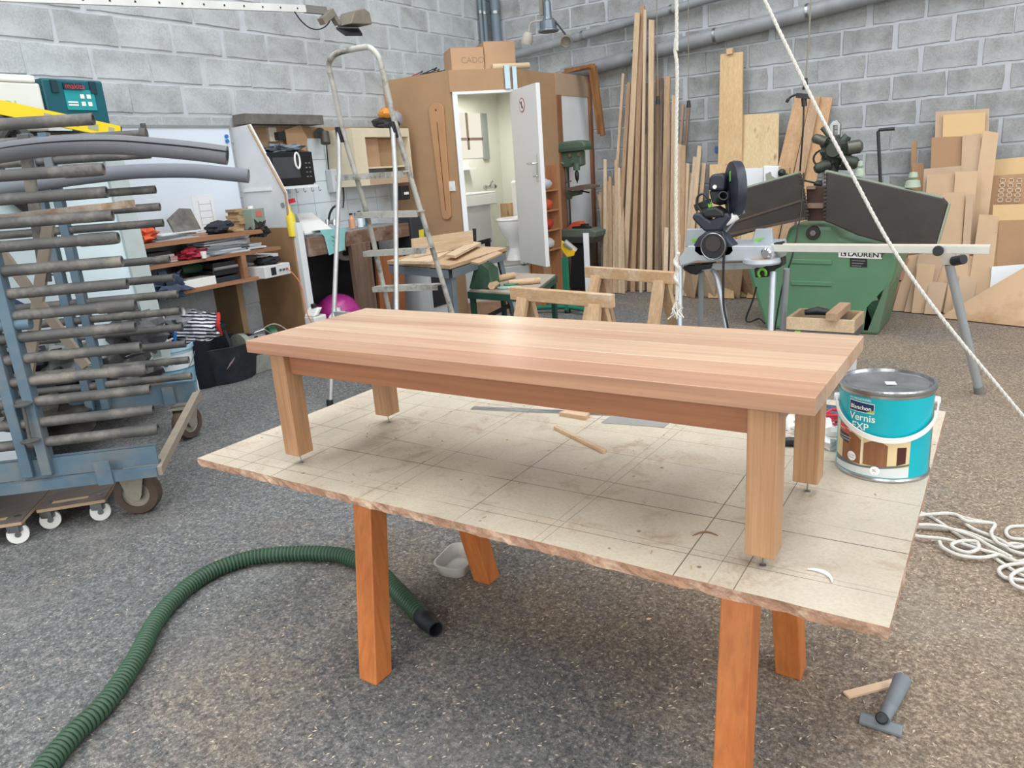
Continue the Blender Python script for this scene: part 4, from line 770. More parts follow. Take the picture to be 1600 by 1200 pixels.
def bkp(u, z, dr=.001): a = a0 + u / .15; r = .140 + .018 * (z / .32) + dr; return c + V((r * cos(a), r * sin(a), z))
g = G(); vs = []
for i in range(25): u = -.2 + .4 * i / 24; vs += [bkp(u, .20), bkp(u, .30)]
g.add(vs, [(2 * i, 2 * i + 2, 2 * i + 3, 2 * i + 1) for i in range(24)], True); lb = part('white_label', g, flat('bucket_label', (226, 232, 236)), t)
text('lettering', 'Placo', .045, lambda x, y: bkp(.0 + x, .235 + y, .002), NAVY, lb); part('label_logo', G().cyl(bkp(-.028, .25, .001), bkp(-.028, .25, .003), .018), mat('teal_logo', (30, 120, 140), .5), lb)
g = G(); vs = []
for i in range(25): u = -.2 + .4 * i / 24; vs += [bkp(u, .192, .0015), bkp(u, .198, .0015)]
g.add(vs, [(2 * i, 2 * i + 2, 2 * i + 3, 2 * i + 1) for i in range(24)], True); part('teal_stripe', g, MC['teal_logo'], lb)
part('wire_handle', G().tube([bkp(u, .30 - .14 * cos(u * 7.5), .012) for u in [-.2 + .4 * i / 16 for i in range(17)]], .003, 6), STEEL, t)
for i, (dx, dy, h, m) in enumerate(((.02, .03, .30, mat('blue_grip', (40, 120, 200), .4)), (-.04, -.02, .22, BLACKP), (.05, -.05, .18, STEEL), (-.02, .07, .2, mat('brown_grip', (120, 70, 50), .6)))):
    solo('hand_tool', G().tube([c + V((dx * .6, dy * .6, .12)), c + V((dx * 1.4, dy * 1.4, .33)), c + V((dx * 1.8, dy * 1.8, .33 + h * .35))], [.010, .012, .014], 8), m, ('blue gripped tool standing in the plaster bucket', 'black handled tool standing in the plaster bucket', 'bare steel tool standing in the plaster bucket', 'brown handled tool standing in the plaster bucket')[i], 'tool')
g = G().tube(smooth_path([c + V((.0 + .07 * cos(i * 1.3), -.05 + .07 * sin(i * 1.7), .36 + .02 * (i % 3))) for i in range(12)], 5), .005, 6); solo('white_cable', g, WHITEP, 'tangle of thin white cable on top of the plaster bucket', 'cable')
# black tub and step stool, grinder
c = PX(352, 530, -4.75); c = V((-4.83, PX(352, 545, -4.70).y + .02, 0)); t = thing('black_tub', 'large black rubber tub below the shelves', 'tub', c)
part('tub_body', G().lathe(c, [(.24, 0), (.25, .01), (.29, .26), (.30, .27), (.275, .27), (.235, .03), (0, .03)], 36), mat('black_rubber', (44, 50, 58), .6, 0, .2, 10, dirt=(90, 92, 92), damt=.4), t)
part('tub_sticker', G().obox(c + V((.268, -.07, .17)), (.006, .012, .02), (-.004, .05, .03), (.001, 0, .0)), mat('pale_sticker', (196, 172, 168), .6), t)
s = c + V((-.05, -.03, .275)); t = thing('step_stool', 'black plastic step stool standing in the black tub', 'stool', s - V((0, 0, .24)))
part('stool_top', G().lathe(s + V((0, 0, .10)), [(.15, 0), (.155, .015), (.15, .03), (0, .035)], 24), MC['black_rubber'], t)
for k in range(4): a = pi / 4 + k * pi / 2 + .2; part('leg', G().bar(s + V((cos(a) * .19, sin(a) * .19, -.22)), s + V((cos(a) * .12, sin(a) * .12, .11)), .07, .02), MC['black_rubber'], t)
c = PX(410, 520, -4.55); c = V((-4.72, PX(408, 520, -4.66).y, 0)); t = thing('bench_grinder', 'old green bench grinder on the floor under the shelves', 'grinder', c)
GG = mat('grinder_green', (44, 98, 66), .4, 0, .1, 15); gz = .20
part('motor', G().lathe(c + V((0, -.10, gz)), [(.05, 0), (.075, .01), (.075, .15), (.05, .16)], 24, (0, 1, 0)), mat('grinder_grey', (150, 152, 144), .5, 0, .3, 20), t); part('base', G().bb(c.x - .08, c.x + .08, c.y - .12, c.y + .08, 0, .13), mat('grinder_grey', (150, 152, 144)), t, bevel=.005)
part('wheel_guard', G().lathe(c + V((.03, .09, gz)), [(.0, 0), (.11, 0), (.115, .01), (.115, .05), (.10, .06), (.03, .065), (.03, .08), (0, .085)], 32, (.45, .9, 0)), GG, t); part('wheel_guard', G().lathe(c + V((0, -.12, gz)), [(.0, 0), (.11, 0), (.115, .05), (0, .055)], 32, (0, -1, 0)), MC['grinder_grey'], t)
part('spark_guard', G().tube([c + V((.05, -.05, gz + .10)), c + V((.1, 0, gz + .12)), c + V((.13, .06, gz + .06)), c + V((.13, .06, gz - .08))], .008, 6), STEEL, t); part('cable', G().tube(smooth_path([c + V((0, 0, gz + .08)), c + V((.1, .10, gz + .14)), c + V((.16, .2, gz + .03)), c + V((.2, .24, .03))], 5), .006, 6), mat('grey_cable', (150, 146, 136), .6), t)
# white chair frame
c = PX(268, 500, -4.70); t = thing('white_chair', 'small folded white metal chair frame behind the bucket', 'chair', V((-4.72, c.y, 0))); 
for o in (-.0, .16): part('frame_tube', G().tube(smooth_path([V((-4.70, c.y - .07 + o, 0)), V((-4.72, c.y - .06 + o, .45)), V((-4.75, c.y - .03 + o, .56)), V((-4.85, c.y + .0 + o, .57))], 5), .013, 8), WHITEP, t)
part('chair_seat', G().box((-4.86, c.y + .05, .46), (.24, .26, .02), 0), mat('dark_seat', (70, 70, 66), .7), t)
# ---------------------------------------------------------------- shelf-top cases on the far left
g = thing('wall_shelf', 'dark plank shelf running along the top of the whiteboard', 'shelf', (-5.0, 2.0, 1.72)); part('plank', G().bb(XL + .04, -4.80, .6, PX(125, 212, -4.8).y, 1.725, 1.745), DKST, g); part('shelf_front', G().bb(-4.80, -4.79, .6, PX(112, 205, -4.8).y, 1.75, 1.80), WPAINT, g)
for yy in (1.0, 2.2): part('bracket', G().bb(XL + .04, -4.85, yy, yy + .02, 1.64, 1.725), DKST, g)
def case(name, label, x, pl, pr, ptop, z, col, dep):
    a, b = PX(pl, ptop, x), PX(pr, ptop, x); h = a.z - z; t = thing(name, label, 'tool case', (x - dep / 2, (a.y + b.y) / 2, z)); m = mat(name + '_shell', col, .45, 0, .05)
    part('case_shell', G().bb(x - dep, x, a.y, b.y, z, z + h), m, t, bevel=.012); return t, a, b, h, m
t, a, b, h, m = case('teal_tool_case', 'teal plastic stacking tool case on top of the left wall shelf', -4.84, 62, 158, 121, 1.746, (0, 84, 96), .28)
for y in (a.y + .05, b.y - .09): part('latch', G().bb(-4.842, -4.83, y, y + .04, 1.746 + h - .08, 1.746 + h - .01), mat('dark_teal', (8, 48, 58), .5), t)
part('front_plate', G().bb(-4.842, -4.834, a.y + .12, a.y + .30, 1.746 + h * .42, 1.746 + h * .80), mat('teal_label', (20, 150, 156), .5), t); part('handle', G().bb(-4.842, -4.825, a.y + .12, b.y - .14, 1.746 + h * .80, 1.746 + h * .92), mat('dark_teal', (8, 48, 58)), t)
text('lettering', 'makita', .045, lambda x, y: V((-4.823, a.y + .125 + x, 1.746 + h * .815 + y)), mat('red_print2', (200, 60, 70), .5), t); [part('print_line', G().bb(-4.8335, -4.8325, a.y + .13, a.y + .19, 1.746 + h * (.50 + .05 * k_), 1.746 + h * (.53 + .05 * k_)), WHITEP, t) for k_ in (0, 1)]
for k in range(4): part('pictogram', G().bb(-4.8335, -4.8325, a.y + .21 + .04 * (k % 2), a.y + .235 + .04 * (k % 2), 1.746 + h * (.5 + .14 * (k // 2)), 1.746 + h * (.58 + .14 * (k // 2))), WHITEP, t)
t, a, b, h, m = case('white_tool_case', 'white plastic tool case at the left picture edge beside the teal case', -4.74, -80, 60, 123, 1.746, (214, 216, 210), .30)
text('lettering', 'FESTOOL', .075, lambda x, y: V((-4.738, b.y - .44 + x, 1.746 + h * .42 + y)), mat('pale_green_print', (168, 196, 120), .5), t)
part('case_lid', G().bb(-5.04, -4.735, a.y, b.y - .02, 1.746 + h, 1.746 + h + .04), WHITEP, t, bevel=.01); part('orange_mark', G().cyl((-4.734, b.y - .28, 1.746 + h + .02), (-4.732, b.y - .28, 1.746 + h + .02), .02), mat('orange_mark', (224, 140, 96), .5), t)
a, b = PX(-60, 165, -4.60), PX(187, 216, -4.60); a2 = PX(-60, 130, -4.6); h = .060
YL = mat('yellow_level', (236, 206, 40), .4, 0, .05); t = thing('spirit_level', 'long yellow spirit level lying in front of the tool cases', 'level', b)
d = (b - a).normalized(); hh = .034; U = d.cross(V((1, 0, 0))); U = U if U.z > 0 else -U
part('level_body', G().bar(a + U * .03, b + U * hh, .024, .075, U), YL, t); part('end_cap', G().bar(b + U * hh, b + U * hh + d * .006, .028, .07, U), BLACKP, t)
for s_, w_ in ((.50, .022), (.66, .034), (.80, .03), (.93, .018)):
    c = lerp(a, b, s_) + U * .033 + V((.0125, 0, 0)); part('vial_window', G().obox(c, (.001, 0, 0), d * w_, U * .018), mat('vial_grey', (170, 168, 140), .2), t)
# alu window frame leaning on the left wall
AL = mat('grey_alu_frame', (176, 186, 184), .5, .2, .12, 8); GLs = mat('milky_glass', (202, 218, 222), .25, 0, .06, 4)
pr_t, pr_b = PX(172, 235, -4.72), PX(236, 500, -4.50)
t = thing('window_frame', 'old aluminium window frame with milky panes leaning behind the pipe rack', 'frame', (pr_b.x, pr_b.y - .3, pr_b.z - .2)); dv = (pr_b - pr_t).normalized(); L = (pr_b - pr_t).length + .25; hv = V((0, -1, 0))
part('frame_bar', G().bar(pr_t, pr_t + dv * L, .045, .12, hv), AL, t); part('frame_bar', G().bar(pr_t + hv * .9, pr_t + hv * .9 + dv * L, .045, .08, hv), AL, t)
part('frame_bar', G().bar(pr_t + dv * .02, pr_t + hv * .9 + dv * .02, .045, .06, dv), AL, t); part('frame_bar', G().bar(pr_t + dv * L * .97, pr_t + hv * .9 + dv * L * .97, .045, .06, dv), AL, t)
part('glass_pane', G().obox(pr_t + dv * L / 2 + hv * .45 - V((.01, 0, 0)), dv * L * .48, hv * .44, dv.cross(hv) * .003), GLs, t)
# ---------------------------------------------------------------- kitchenette
kt = thing('tiled_splashback', 'white tiled splashback with a brown board above, on the left wall', 'splashback', (XL + .01, 4.8, .9))
TILE = mat('white_tile', (214, 224, 230), .2, 0, .03, 4, rnd=.02)
part('brown_backboard', G().bb(XL + .011, XL + .03, Yp + .02, 5.72, 1.02, 1.81), MDF, kt)
y0 = PX(478, 215, XL + .04).y; tile_w = .195
part('grout', G().bb(XL + .03, XL + .034, y0, 5.72, .80, 1.715), mat('grout', (176, 186, 192), .8), kt)
part('grout', G().bb(XL + .03, XL + .034, Yp + .02, y0, .80, 1.30), MC['grout'], kt)
for i in range(-3, 6):
    for j in range(5):
        ya = y0 + i * tile_w; zb_ = .81 + j * .182
        if i < 0 and j > 2: continue
        if ya < Yp + .02 or ya + tile_w > 5.75: continue
        part('tile', G().bb(XL + .034, XL + .038, ya + .003, ya + tile_w - .003, zb_ + .003, zb_ + .179), TILE, kt)
c0, c1 = PX(376, 184, -5.02), PX(498, 190, -5.02); a, b = PX(376, 194, -5.05), PX(498, 196, -5.05)
solo('grey_plank', G().bar(V((-5.06, a.y, 1.855)), V((-5.06, b.y, 1.855)), .15, .075), mat('weathered_grey_wood', (112, 106, 100), .85, 0, .3, 14), 'long weathered dark plank on top of the brown backboard', 'plank')
mw0, mw1 = PX(417, 238, -4.80), PX(487, 239, -4.80); mzb = PX(489, 288, -4.80).z; t = thing('microwave', 'black microwave oven on a small wall shelf', 'microwave', (-4.97, (mw0.y + mw1.y) / 2, mzb))
part('casing', G().bb(XL + .06, -4.82, mw0.y, mw1.y, mzb, mw0.z), mat('microwave_black', (40, 42, 46), .4), t, bevel=.004); part('door', G().bb(-4.82, -4.80, mw0.y, mw1.y - .12, mzb + .01, mw0.z - .005), mat('microwave_door', (24, 25, 28), .2), t)
part('door_window', G().bb(-4.80, -4.798, mw0.y + .04, mw1.y - .15, mzb + .06, mw0.z - .04), mat('dark_grey_window', (66, 68, 72), .25), t); part('control_panel', G().bb(-4.82, -4.802, mw1.y - .12, mw1.y, mzb + .01, mw0.z - .005), MC['microwave_door'], t)
for k in range(8): part('button', G().bb(-4.802, -4.799, mw1.y - .085 + .035 * (k % 2), mw1.y - .067 + .035 * (k % 2), mzb + .06 + .035 * (k // 2), mzb + .068 + .035 * (k // 2)), GP, t)
bl('grey_rag', 'grey-blue rag with a brown glove lying on the microwave', 'rag', 455, 232, -4.85, (.09, .15, .03), (122, 134, 146), 5, .7, mw0.z)
solo('white_loop', G().tube([V((-4.79, mw1.y - .17 + .025 * cos(a_), mw0.z - .07 + .06 * sin(a_))) for a_ in [i * pi / 8 for i in range(16)]], .008, 8, closed=True), WHITEP, 'white strap loop hanging before the microwave', 'strap')
t = thing('wall_shelf', 'small white wall shelf with hooks carrying the microwave', 'shelf', (-4.97, (mw0.y + mw1.y) / 2, mzb - .03)); part('shelf_board', G().bb(XL + .04, -4.80, mw0.y - .02, mw1.y + .02, mzb - .022, mzb - .001), WPAINT, t)
for k in range(5): y = mw0.y + .16 + .08 * k; part('hook', G().tube([(-4.81, y, mzb - .02), (-4.81, y, mzb - .05), (-4.795, y, mzb - .055), (-4.785, y, mzb - .045)], .003, 6), STEEL, t)
c = PX(436, 210, -5.05); t = thing('wall_socket', 'cream wall socket with a black adapter above the microwave', 'socket', c); part('socket_plate', G().bb(XL + .031, XL + .06, c.y - .05, c.y + .03, c.z - .05, c.z + .06), mat('cream_plastic', (214, 206, 186), .5), t); part('adapter', G().bb(XL + .061, XL + .11, c.y + .0, c.y + .07, c.z - .04, c.z + .02), BLACKP, t)
solo('brown_card', G().prism([PX(444, 203, -5.08), PX(468, 195, -5.08), PX(479, 216, -5.08), PX(477, 236, -5.08), PX(448, 228, -5.08)], (.01, 0, 0)), MDF, 'brown fibreboard piece fixed beside the wall socket', 'board')
c = PX(508, 212, -4.95); t = thing('wall_lamp', 'black spot lamp with a hanging cable on the tiles', 'lamp', c); part('lamp_mount', G().cyl(PX(500, 208, -5.12), PX(500, 208, -5.06), .045), BLACKP, t); part('lamp_head', G().cyl(PX(507, 206, -5.0), PX(509, 224, -4.98), .035, .042), mat('bronze_black', (72, 64, 58), .5), t)
part('cable', G().tube(smooth_path([PX(510, 225, -5.08), PX(512, 250, -5.1), PX(515, 280, -5.11), PX(519, 296, -5.11)], 5), .006, 6), BLACKP, t); part('cable', G().tube(smooth_path([PX(513, 207, -5.08), PX(522, 206, -5.1), PX(528, 214, -5.11), PX(530, 250, -5.12), PX(537, 300, -5.12), PX(536, 325, -5.1)], 5), .006, 6), BLACKP, t)
c = PX(521, 290, -5.1); solo('soap_dispenser', G().bb(XL + .04, -5.05, c.y - .05, c.y + .04, c.z - .06, c.z + .14), mat('grey_white_plastic', (196, 202, 204), .5), 'pale grey dispenser box mounted on the tiles', 'dispenser', bevel=.01)
# sink counter
Yc0, Yc1, ZK = 4.055, 5.40, .94; t = thing('kitchen_counter', 'rough old wooden counter with sink along the left wall', 'counter', (-4.88, 4.7, 0)); XB = -4.60
OW = wood('old_beam', (134, 104, 84), (112, 78, 58), 1, .75, True, .1, dirt=(164, 148, 134)); OW2 = wood('old_post', (140, 112, 92), (108, 80, 60), 2, .75, True, .1)
part('worktop', G().bb(XL + .04, XB - .03, Yc0, Yc1, ZK - .05, ZK - .01), mat('steel_worktop', (168, 172, 172), .4, .5), t); part('front_beam', G().bb(XB - .03, XB + .02, Yc0, 4.45, ZK - .15, ZK), OW, t, bevel=.006); part('front_beam', G().bb(XB - .03, XB + .02, 4.455, Yc1 - .0, ZK - .12, ZK), OW, t, bevel=.006)
pp0, pp1 = PX(552, 380, XB + .03), PX(580, 380, XB + .03); part('post', G().prism([PX(549, 382, XB + .03), PX(578, 377, XB + .03), (XB + .03, PX(590, 480, XB + .03).y, 0), (XB + .03, PX(562, 480, XB + .03).y, 0)], (-.05, 0, 0)), OW2, t, bevel=.004)
part('cupboard_side', G().prism([PX(588, 396, XB - .02), PX(630, 392, XB - .02), (XB - .02, PX(632, 480, XB - .02).y, 0), (XB - .02, PX(592, 480, XB - .02).y, 0)], (-.03, 0, 0)), wood('orange_plywood', (190, 112, 60), (172, 92, 44), 2, .5, False, .04), t)
part('painted_shade_back', G().bb(XL + .04, XL + .06, Yc0, Yc1, 0, ZK - .1), mat('painted_recess_shade', (50, 50, 54), .9), t); part('drain_pipe', G().tube(smooth_path([PX(531, 392, -4.9), PX(533, 402, -4.9), PX(545, 403, -4.9), PX(556, 400, -4.95)], 4), .022, 10), WHITEP, t)  # back sheet coloured dark to paint in the shade under the counter
c = onx(488, 352, -4.78); q = [PX(466, 340, -4.95), PX(486, 338, -4.95), PX(520, 360, -4.62), PX(472, 368, -4.62)]
solo('draining_board', G().prism([PX(463, 336, -5.05), PX(487, 334, -5.05), PX(519, 360, -4.66), PX(476, 367, -4.66)], (0, 0, .012)), WHITEP, 'white plastic draining board sloping at the counter end', 'draining board')
ta = [PX(500, 362, XB + .03), PX(541, 359, XB + .03)]; grid = []
for i in range(8):
    r = []
    for j in range(7):
        p = lerp(ta[0], ta[1], j / 6); k = i / 7
        if i < 3: p = p + V((-.10 + .05 * i, 0, .012)); 
        else: p = p + V((.006 * sin(j * 1.7), -.0, -.21 * (k - .28) * (1 + .25 * (1 - j / 6)))) ; p.y += (.02 * (j == 0) + .04 * k * (1 - j / 3.0))
        r.append(p)
    grid.append(r)
solo('turquoise_towel', G().sheet(grid, .004), mat('turquoise_cloth', (138, 196, 196), .95, 0, .1, 20), 'turquoise cloth hanging over the counter beam', 'towel')
c = PX(516, 355, -5.0); t = thing('tap', 'curved black and chrome kitchen tap at the tiled splashback', 'tap', c); part('spout', G().tube(smooth_path([PX(513, 350, -5.02), PX(515, 335, -5.0), PX(520, 325, -4.97), PX(526, 321, -4.95)], 5), .010, 8), BLACKP, t); part('tap_body', G().cyl(PX(509, 348, -5.02), PX(526, 346, -5.0), .016), CHR, t)
for k, (x, l) in enumerate(((511, 'left'), (522, 'right'))): part('tap_handle', G().cyl(PX(x, 352, -5.0), PX(x, 343, -5.0), .018), CHR, t)
for (px, py, hh, col, l, r) in ((458, 368, .26, (226, 206, 60), 'yellow spray bottle with a red trigger at the counter end', .035), (550, 350, .13, (206, 150, 122), 'salmon coloured cup by the tap', .03), (563, 350, .14, (206, 214, 220), 'clear pale bottle by the tap', .028), (575, 352, .12, (60, 110, 150), 'blue bottle right of the tap', .022)):
    x = -4.66 if px < 500 else -4.85; c = onx(px, py, x, ZK if px > 500 else ZK + .02); t = thing('bottle', l, 'bottle', c); part('bottle_body', G().lathe(c, [(r, 0), (r, hh * .6), (r * .4, hh * .75), (r * .35, hh * .9), (0, hh * .9)], 14), mat('bottle_%d' % px, col, .35), t); part('cap', G().cyl(c + V((0, 0, hh * .88)), c + V((0, 0, hh)), r * .5) if px != 458 else G().bar(c + V((-.02, .01, hh)), c + V((.05, .02, hh + .01)), .02, .03), RED if px == 458 else BLACKP, t)
# below counter
c = V((-4.78, PX(527, 440, -4.70).y, .12)); t = thing('pink_bowl', 'large magenta plastic basin lying under the counter', 'basin', c); part('bowl_shell', G().lathe(c + V((0.05, 0, .12)), [(.19, 0), (.20, .0), (.19, .06), (.15, .13), (.08, .17), (0, .18)], 32, (.55, -.1, .8)), mat('magenta_plastic', (170, 50, 130), .35), t); part('bowl_rim', G().tube([c + V((.05, 0, .12)) + (V((.8, 0, -.55)).normalized() * cos(a_) + V((.08, 1, .06)).normalized() * sin(a_)) * .2 for a_ in [i * pi / 16 for i in range(32)]], .008, 6, closed=True), mat('magenta_plastic', (1, 1, 1)), t)
c = V((-4.66, PX(548, 460, -4.66).y + .05, 0)); solo('blue_bucket', G().lathe(c, [(.11, 0), (.15, .24), (.155, .25), (.14, .25), (.10, .02), (0, .02)], 28), mat('blue_plastic', (56, 108, 168), .4), 'blue plastic bucket behind the white canisters under the counter', 'bucket')
for (px, py, l, h, w_) in ((489, 470, 'white plastic canister with a pink label under the counter', .30, .13), (527, 480, 'tilted white canister with a purple label beside the first one', .22, .15)):
    c = V((-4.56, PX(px, py, -4.56).y, 0)); t = thing('canister', l, 'canister', c); part('canister_body', G().bb(c.x - .06, c.x + .06, c.y - w_ / 2, c.y + w_ / 2, .10, .10 + h * .8).prism([(c.x - .06, c.y - w_ / 2, .10 + h * .8), (c.x + .06, c.y - w_ / 2, .10 + h * .8), (c.x + .06, c.y - .01, .10 + h), (c.x - .06, c.y - .01, .10 + h)], (0, .05, 0)), WHITEP, t, bevel=.012); part('label_patch', G().bb(c.x + .0605, c.x + .0615, c.y - .05, c.y + .04, .16, .24), mat('pink_label', (200, 80, 120), .5) if px < 500 else mat('purple_label', (90, 60, 90), .5), t); part('cap', G().cyl((c.x, c.y + .0, .10 + h), (c.x, c.y + .0, .13 + h), .022), BLACKP if px < 500 else WHITEP, t)
c = V((-4.52, PX(510, 500, -4.52).y, 0)); t = thing('teal_crate', 'low teal plastic crate holding cleaning canisters under the counter', 'crate', c); g = G().bb(c.x - .13, c.x + .13, c.y - .18, c.y + .2, 0.001, .01)
for x0_, x1_, y0_, y1_ in ((-.13, .13, -.18, -.17), (-.13, .13, .19, .2), (-.13, -.12, -.17, .19), (.12, .13, -.17, .19)): g.bb(c.x + x0_, c.x + x1_, c.y + y0_, c.y + y1_, .01, .10)
part('crate_shell', g, mat('teal_plastic', (40, 160, 150), .4), t)
# open cream cabinet
XC = -4.80; a, b = PX(549, 200, XC), PX(638, 200, XC); zb_ = PX(596, 288, XC).z; t = thing('wall_cabinet', 'cream open-fronted wall cabinet with cardboard inside, next to the cabin', 'cabinet', (-4.98, (a.y + b.y) / 2, zb_))
y0, y1, zt_ = a.y, min(b.y, 5.74), a.z; CW = mat('cream_wood', (214, 204, 178), .6)
part('top_rail', G().bb(XL + .04, XC, y0, y1, zt_ - .075, zt_), CW, t); part('left_stile', G().bb(XL + .04, XC, y0, y0 + .15, zb_, zt_ - .075), CW, t); part('right_stile', G().bb(XL + .04, XC, y1 - .02, y1, zb_, zt_ - .075), CW, t); part('bottom_rail', G().bb(XL + .04, XC, y0 + .15, y1 - .02, zb_, zb_ + .07), MDFP, t); part('inner_shelf', G().bb(XL + .04, XC - .02, y0 + .15, y1 - .02, zb_ + .14, zb_ + .155), CW, t)
solo('cardboard_sheet', G().bb(-4.90, -4.885, y0 + .16, y0 + .40, zb_ + .157, zt_ - .08), CARD, 'upright pale cardboard sheet in the left half of the cream cabinet', 'cardboard'); solo('cardboard_sheet', G().bb(-4.97, -4.955, y0 + .30, y1 - .03, zb_ + .157, zt_ - .08), MDF, 'brown upright board in the right half of the cream cabinet', 'cardboard')
c = PX(604, 190, -4.9); t = thing('power_tool', 'black and orange power tool on top of the cream cabinet', 'power tool', V((c.x, c.y, zt_))); part('tool_body', G().blob(V((c.x, c.y, zt_ + .055)), (.10, .13, .06), .2, 2, 3, 20, 12, flat=-.054), BLACKP, t); part('orange_cover', G().blob(V((c.x + .02, c.y - .02, zt_ + .13)), (.07, .08, .05), .15, 2, 6, 18, 10), mat('orange_plastic', (226, 150, 60), .4), t); part('clear_visor', G().blob(V((c.x + .03, c.y + .11, zt_ + .09)), (.05, .06, .07), .1, 2, 9, 16, 10), mat('grey_clear', (150, 152, 156), .3), t)
c = PX(634, 250, -4.78); t = thing('battery_charger', 'black tool charger hanging below the cream cabinet right side', 'charger', V((-4.78, c.y, PX(634, 305, -4.78).z))); part('charger_body', G().bb(-4.86, -4.79, PX(628, 300, -4.79).y, PX(640, 300, -4.79).y, PX(634, 312, -4.79).z, PX(634, 290, -4.79).z), BLACKP, t, bevel=.004); part('charger_label', G().bb(-4.789, -4.786, PX(631, 300, -4.79).y, PX(638, 300, -4.79).y, PX(634, 304, -4.79).z, PX(634, 300, -4.79).z), WHITEP, t)
# amplifier-like black box on a white panel
c0, c1 = PX(641, 340, -4.55), PX(668, 395, -4.55); t = thing('tool_case', 'black tall tool case with a yellow sticker right of the counter', 'case', (-4.65, (c0.y + c1.y) / 2, c1.z)); part('case_body', G().bb(-4.75, -4.55, c0.y, c1.y, c1.z, c0.z), mat('charcoal_case', (46, 48, 52), .5), t, bevel=.01); part('yellow_sticker', G().bb(-4.549, -4.547, (c0.y + c1.y) / 2, (c0.y + c1.y) / 2 + .07, c1.z + .15, c1.z + .22), mat('yellow_sticker', (214, 196, 60), .5), t)
t = thing('side_cupboard', 'white low cupboard standing right of the wooden counter', 'cupboard', (-4.75, 5.58, 0)); part('cupboard_body', G().bb(-5.05, -4.56, 5.42, 5.745, 0, c1.z - .002), WPAINT, t, bevel=.003); part('painted_opening_shade', G().bb(-4.56, -4.555, 5.47, 5.74, .12, c1.z - .1), mat('painted_recess_shade', (1, 1, 1)), t)  # thin dark slab on the solid front paints the shade of an opening
for i, px in enumerate((645, 650)): c = PX(px, 398, -4.50); solo('glue_tube', G().cyl((-4.62, 5.46 + .05 * i, c1.z), (-4.62, 5.46 + .05 * i, c1.z + .08 + .03 * i), .014, .010), WHITEP, ('short white tube standing before the black case', 'taller white tube standing before the black case')[i], 'tube')
# ---------------------------------------------------------------- PIPE RACK TROLLEY
U = V((.735, .678, 0)); NV = V((-.678, .735, 0)); C1 = V((-2.88, 1.57, 0)); C2 = V((-3.76, 2.37, 0)); SV = (C2 - C1).normalized()
BLU = mat('trolley_blue', (88, 112, 128), .6, 0, .2, 10, dirt=(128, 124, 116), damt=.6); RUST = mat('dusty_pipe_steel', (92, 91, 90), .6, .2, .3, 14, dirt=(142, 136, 126), damt=.75, bmp=.2, bsc=80); TANB = mat('dusty_bar', (158, 146, 130), .75, .1, .15, 12)
tr = thing('pipe_rack_trolley', 'blue steel trolley with two columns of bare cantilever pipe arms, left picture edge', 'trolley', (-3.4, 1.7, 0))
def rail(c, z0, z1, w_, off=0): p = c + NV * off; return G().obox(p - U * .95 + V((0, 0, (z0 + z1) / 2)), U * .95, NV * w_ / 2, (0, 0, (z1 - z0) / 2))
def chan(c, off, z0, z1):
    g = rail(c, z0, z1, .008, off); p = c + NV * off
    for z in (z0, z1 - .008): g.obox(p - U * .95 + NV * .018 + V((0, 0, z + .004)), U * .95, NV * .018, (0, 0, .004))
    return g
part('side_rail', chan(C1, .03, .265, .345), BLU, tr); part('side_rail', rail(C1, .224, .264, .035, -.0), BLU, tr); part('side_rail', chan(C2, -.03, .22, .33), BLU, tr)
part('end_bar', G().bar(C1 + V((0, 0, .245)) - SV * .01, C2 + V((0, 0, .255)) + SV * .0, .036, .036), TANB, tr)
part('cross_member', G().bar(C1 - U * 1.2 + V((0, 0, .23)), C2 - U * 1.2 + V((0, 0, .24)), .05, .05), BLU, tr)
for c in (C1 - U * .20 - NV * .022, C2 - U * .14 - NV * .05): part('rail_gusset', G().obox(c + V((0, 0, .27)), U * .03, NV * .004, (0, 0, .05)), BLU, tr)
P1 = C1 + NV * .03; P2 = C2 - NV * .05
def near(px, py): return PP(px, py, P1, NV)
def far(px, py): return PP(px, py, P2, NV)
for px, py in ((50, 748), (79, 744)):
    b = near(px, py); part('post', G().obox(V((b.x, b.y, 1.08)), U * .020, NV * .03, (0, 0, .80)), BLU, tr, bevel=.003)
for px, py in ((144, 642), (168, 638)):
    b = far(px, py); part('post', G().obox(V((b.x, b.y, .96)), U * .020, NV * .03, (0, 0, .72)), BLU, tr, bevel=.003)
for tips, fn, ln, r in ((((146, 186), (162, 264), (167, 300), (176, 336), (185, 371), (191, 408), (199, 443), (212, 476), (212, 510), (220, 542), (229, 576), (235, 608), (240, 640), (247, 670)), near, 1.35, .0215), (((226, 209), (235, 241), (243, 296), (250, 323), (255, 348), (265, 405), (271, 434), (277, 459), (281, 486), (285, 511), (290, 537), (295, 562), (299, 587)), far, 1.5, .0205)):
    for i, (px, py) in enumerate(tips):
        t_ = fn(px, py); a = part('arm_pipe', G().lathe(t_ - U * ln, [(0, 0), (r, .0), (r, ln), (r * .7, ln), (r * .7, ln - .03), (0, ln - .03)], 12, U), RUST, tr)
        if i % 3 == 1 and fn is near: part('sleeve', G().lathe(t_ - U * .14, [(r * 1.12, 0), (r * 1.15, .01), (r * 1.15, .12), (r * 1.05, .135)], 12, U), RUST, a)
t_ = far(226, 209); part('pipe_clamp', G().lathe(t_ - U * .02, [(.03, 0), (.032, .015), (.03, .03)], 12, U).box(t_ + V((0, 0, .02)), (.02, .02, .06)), RUST, tr)
Pm = (P1 + P2) / 2
def mid(px, py): return PP(px, py, Pm, NV)
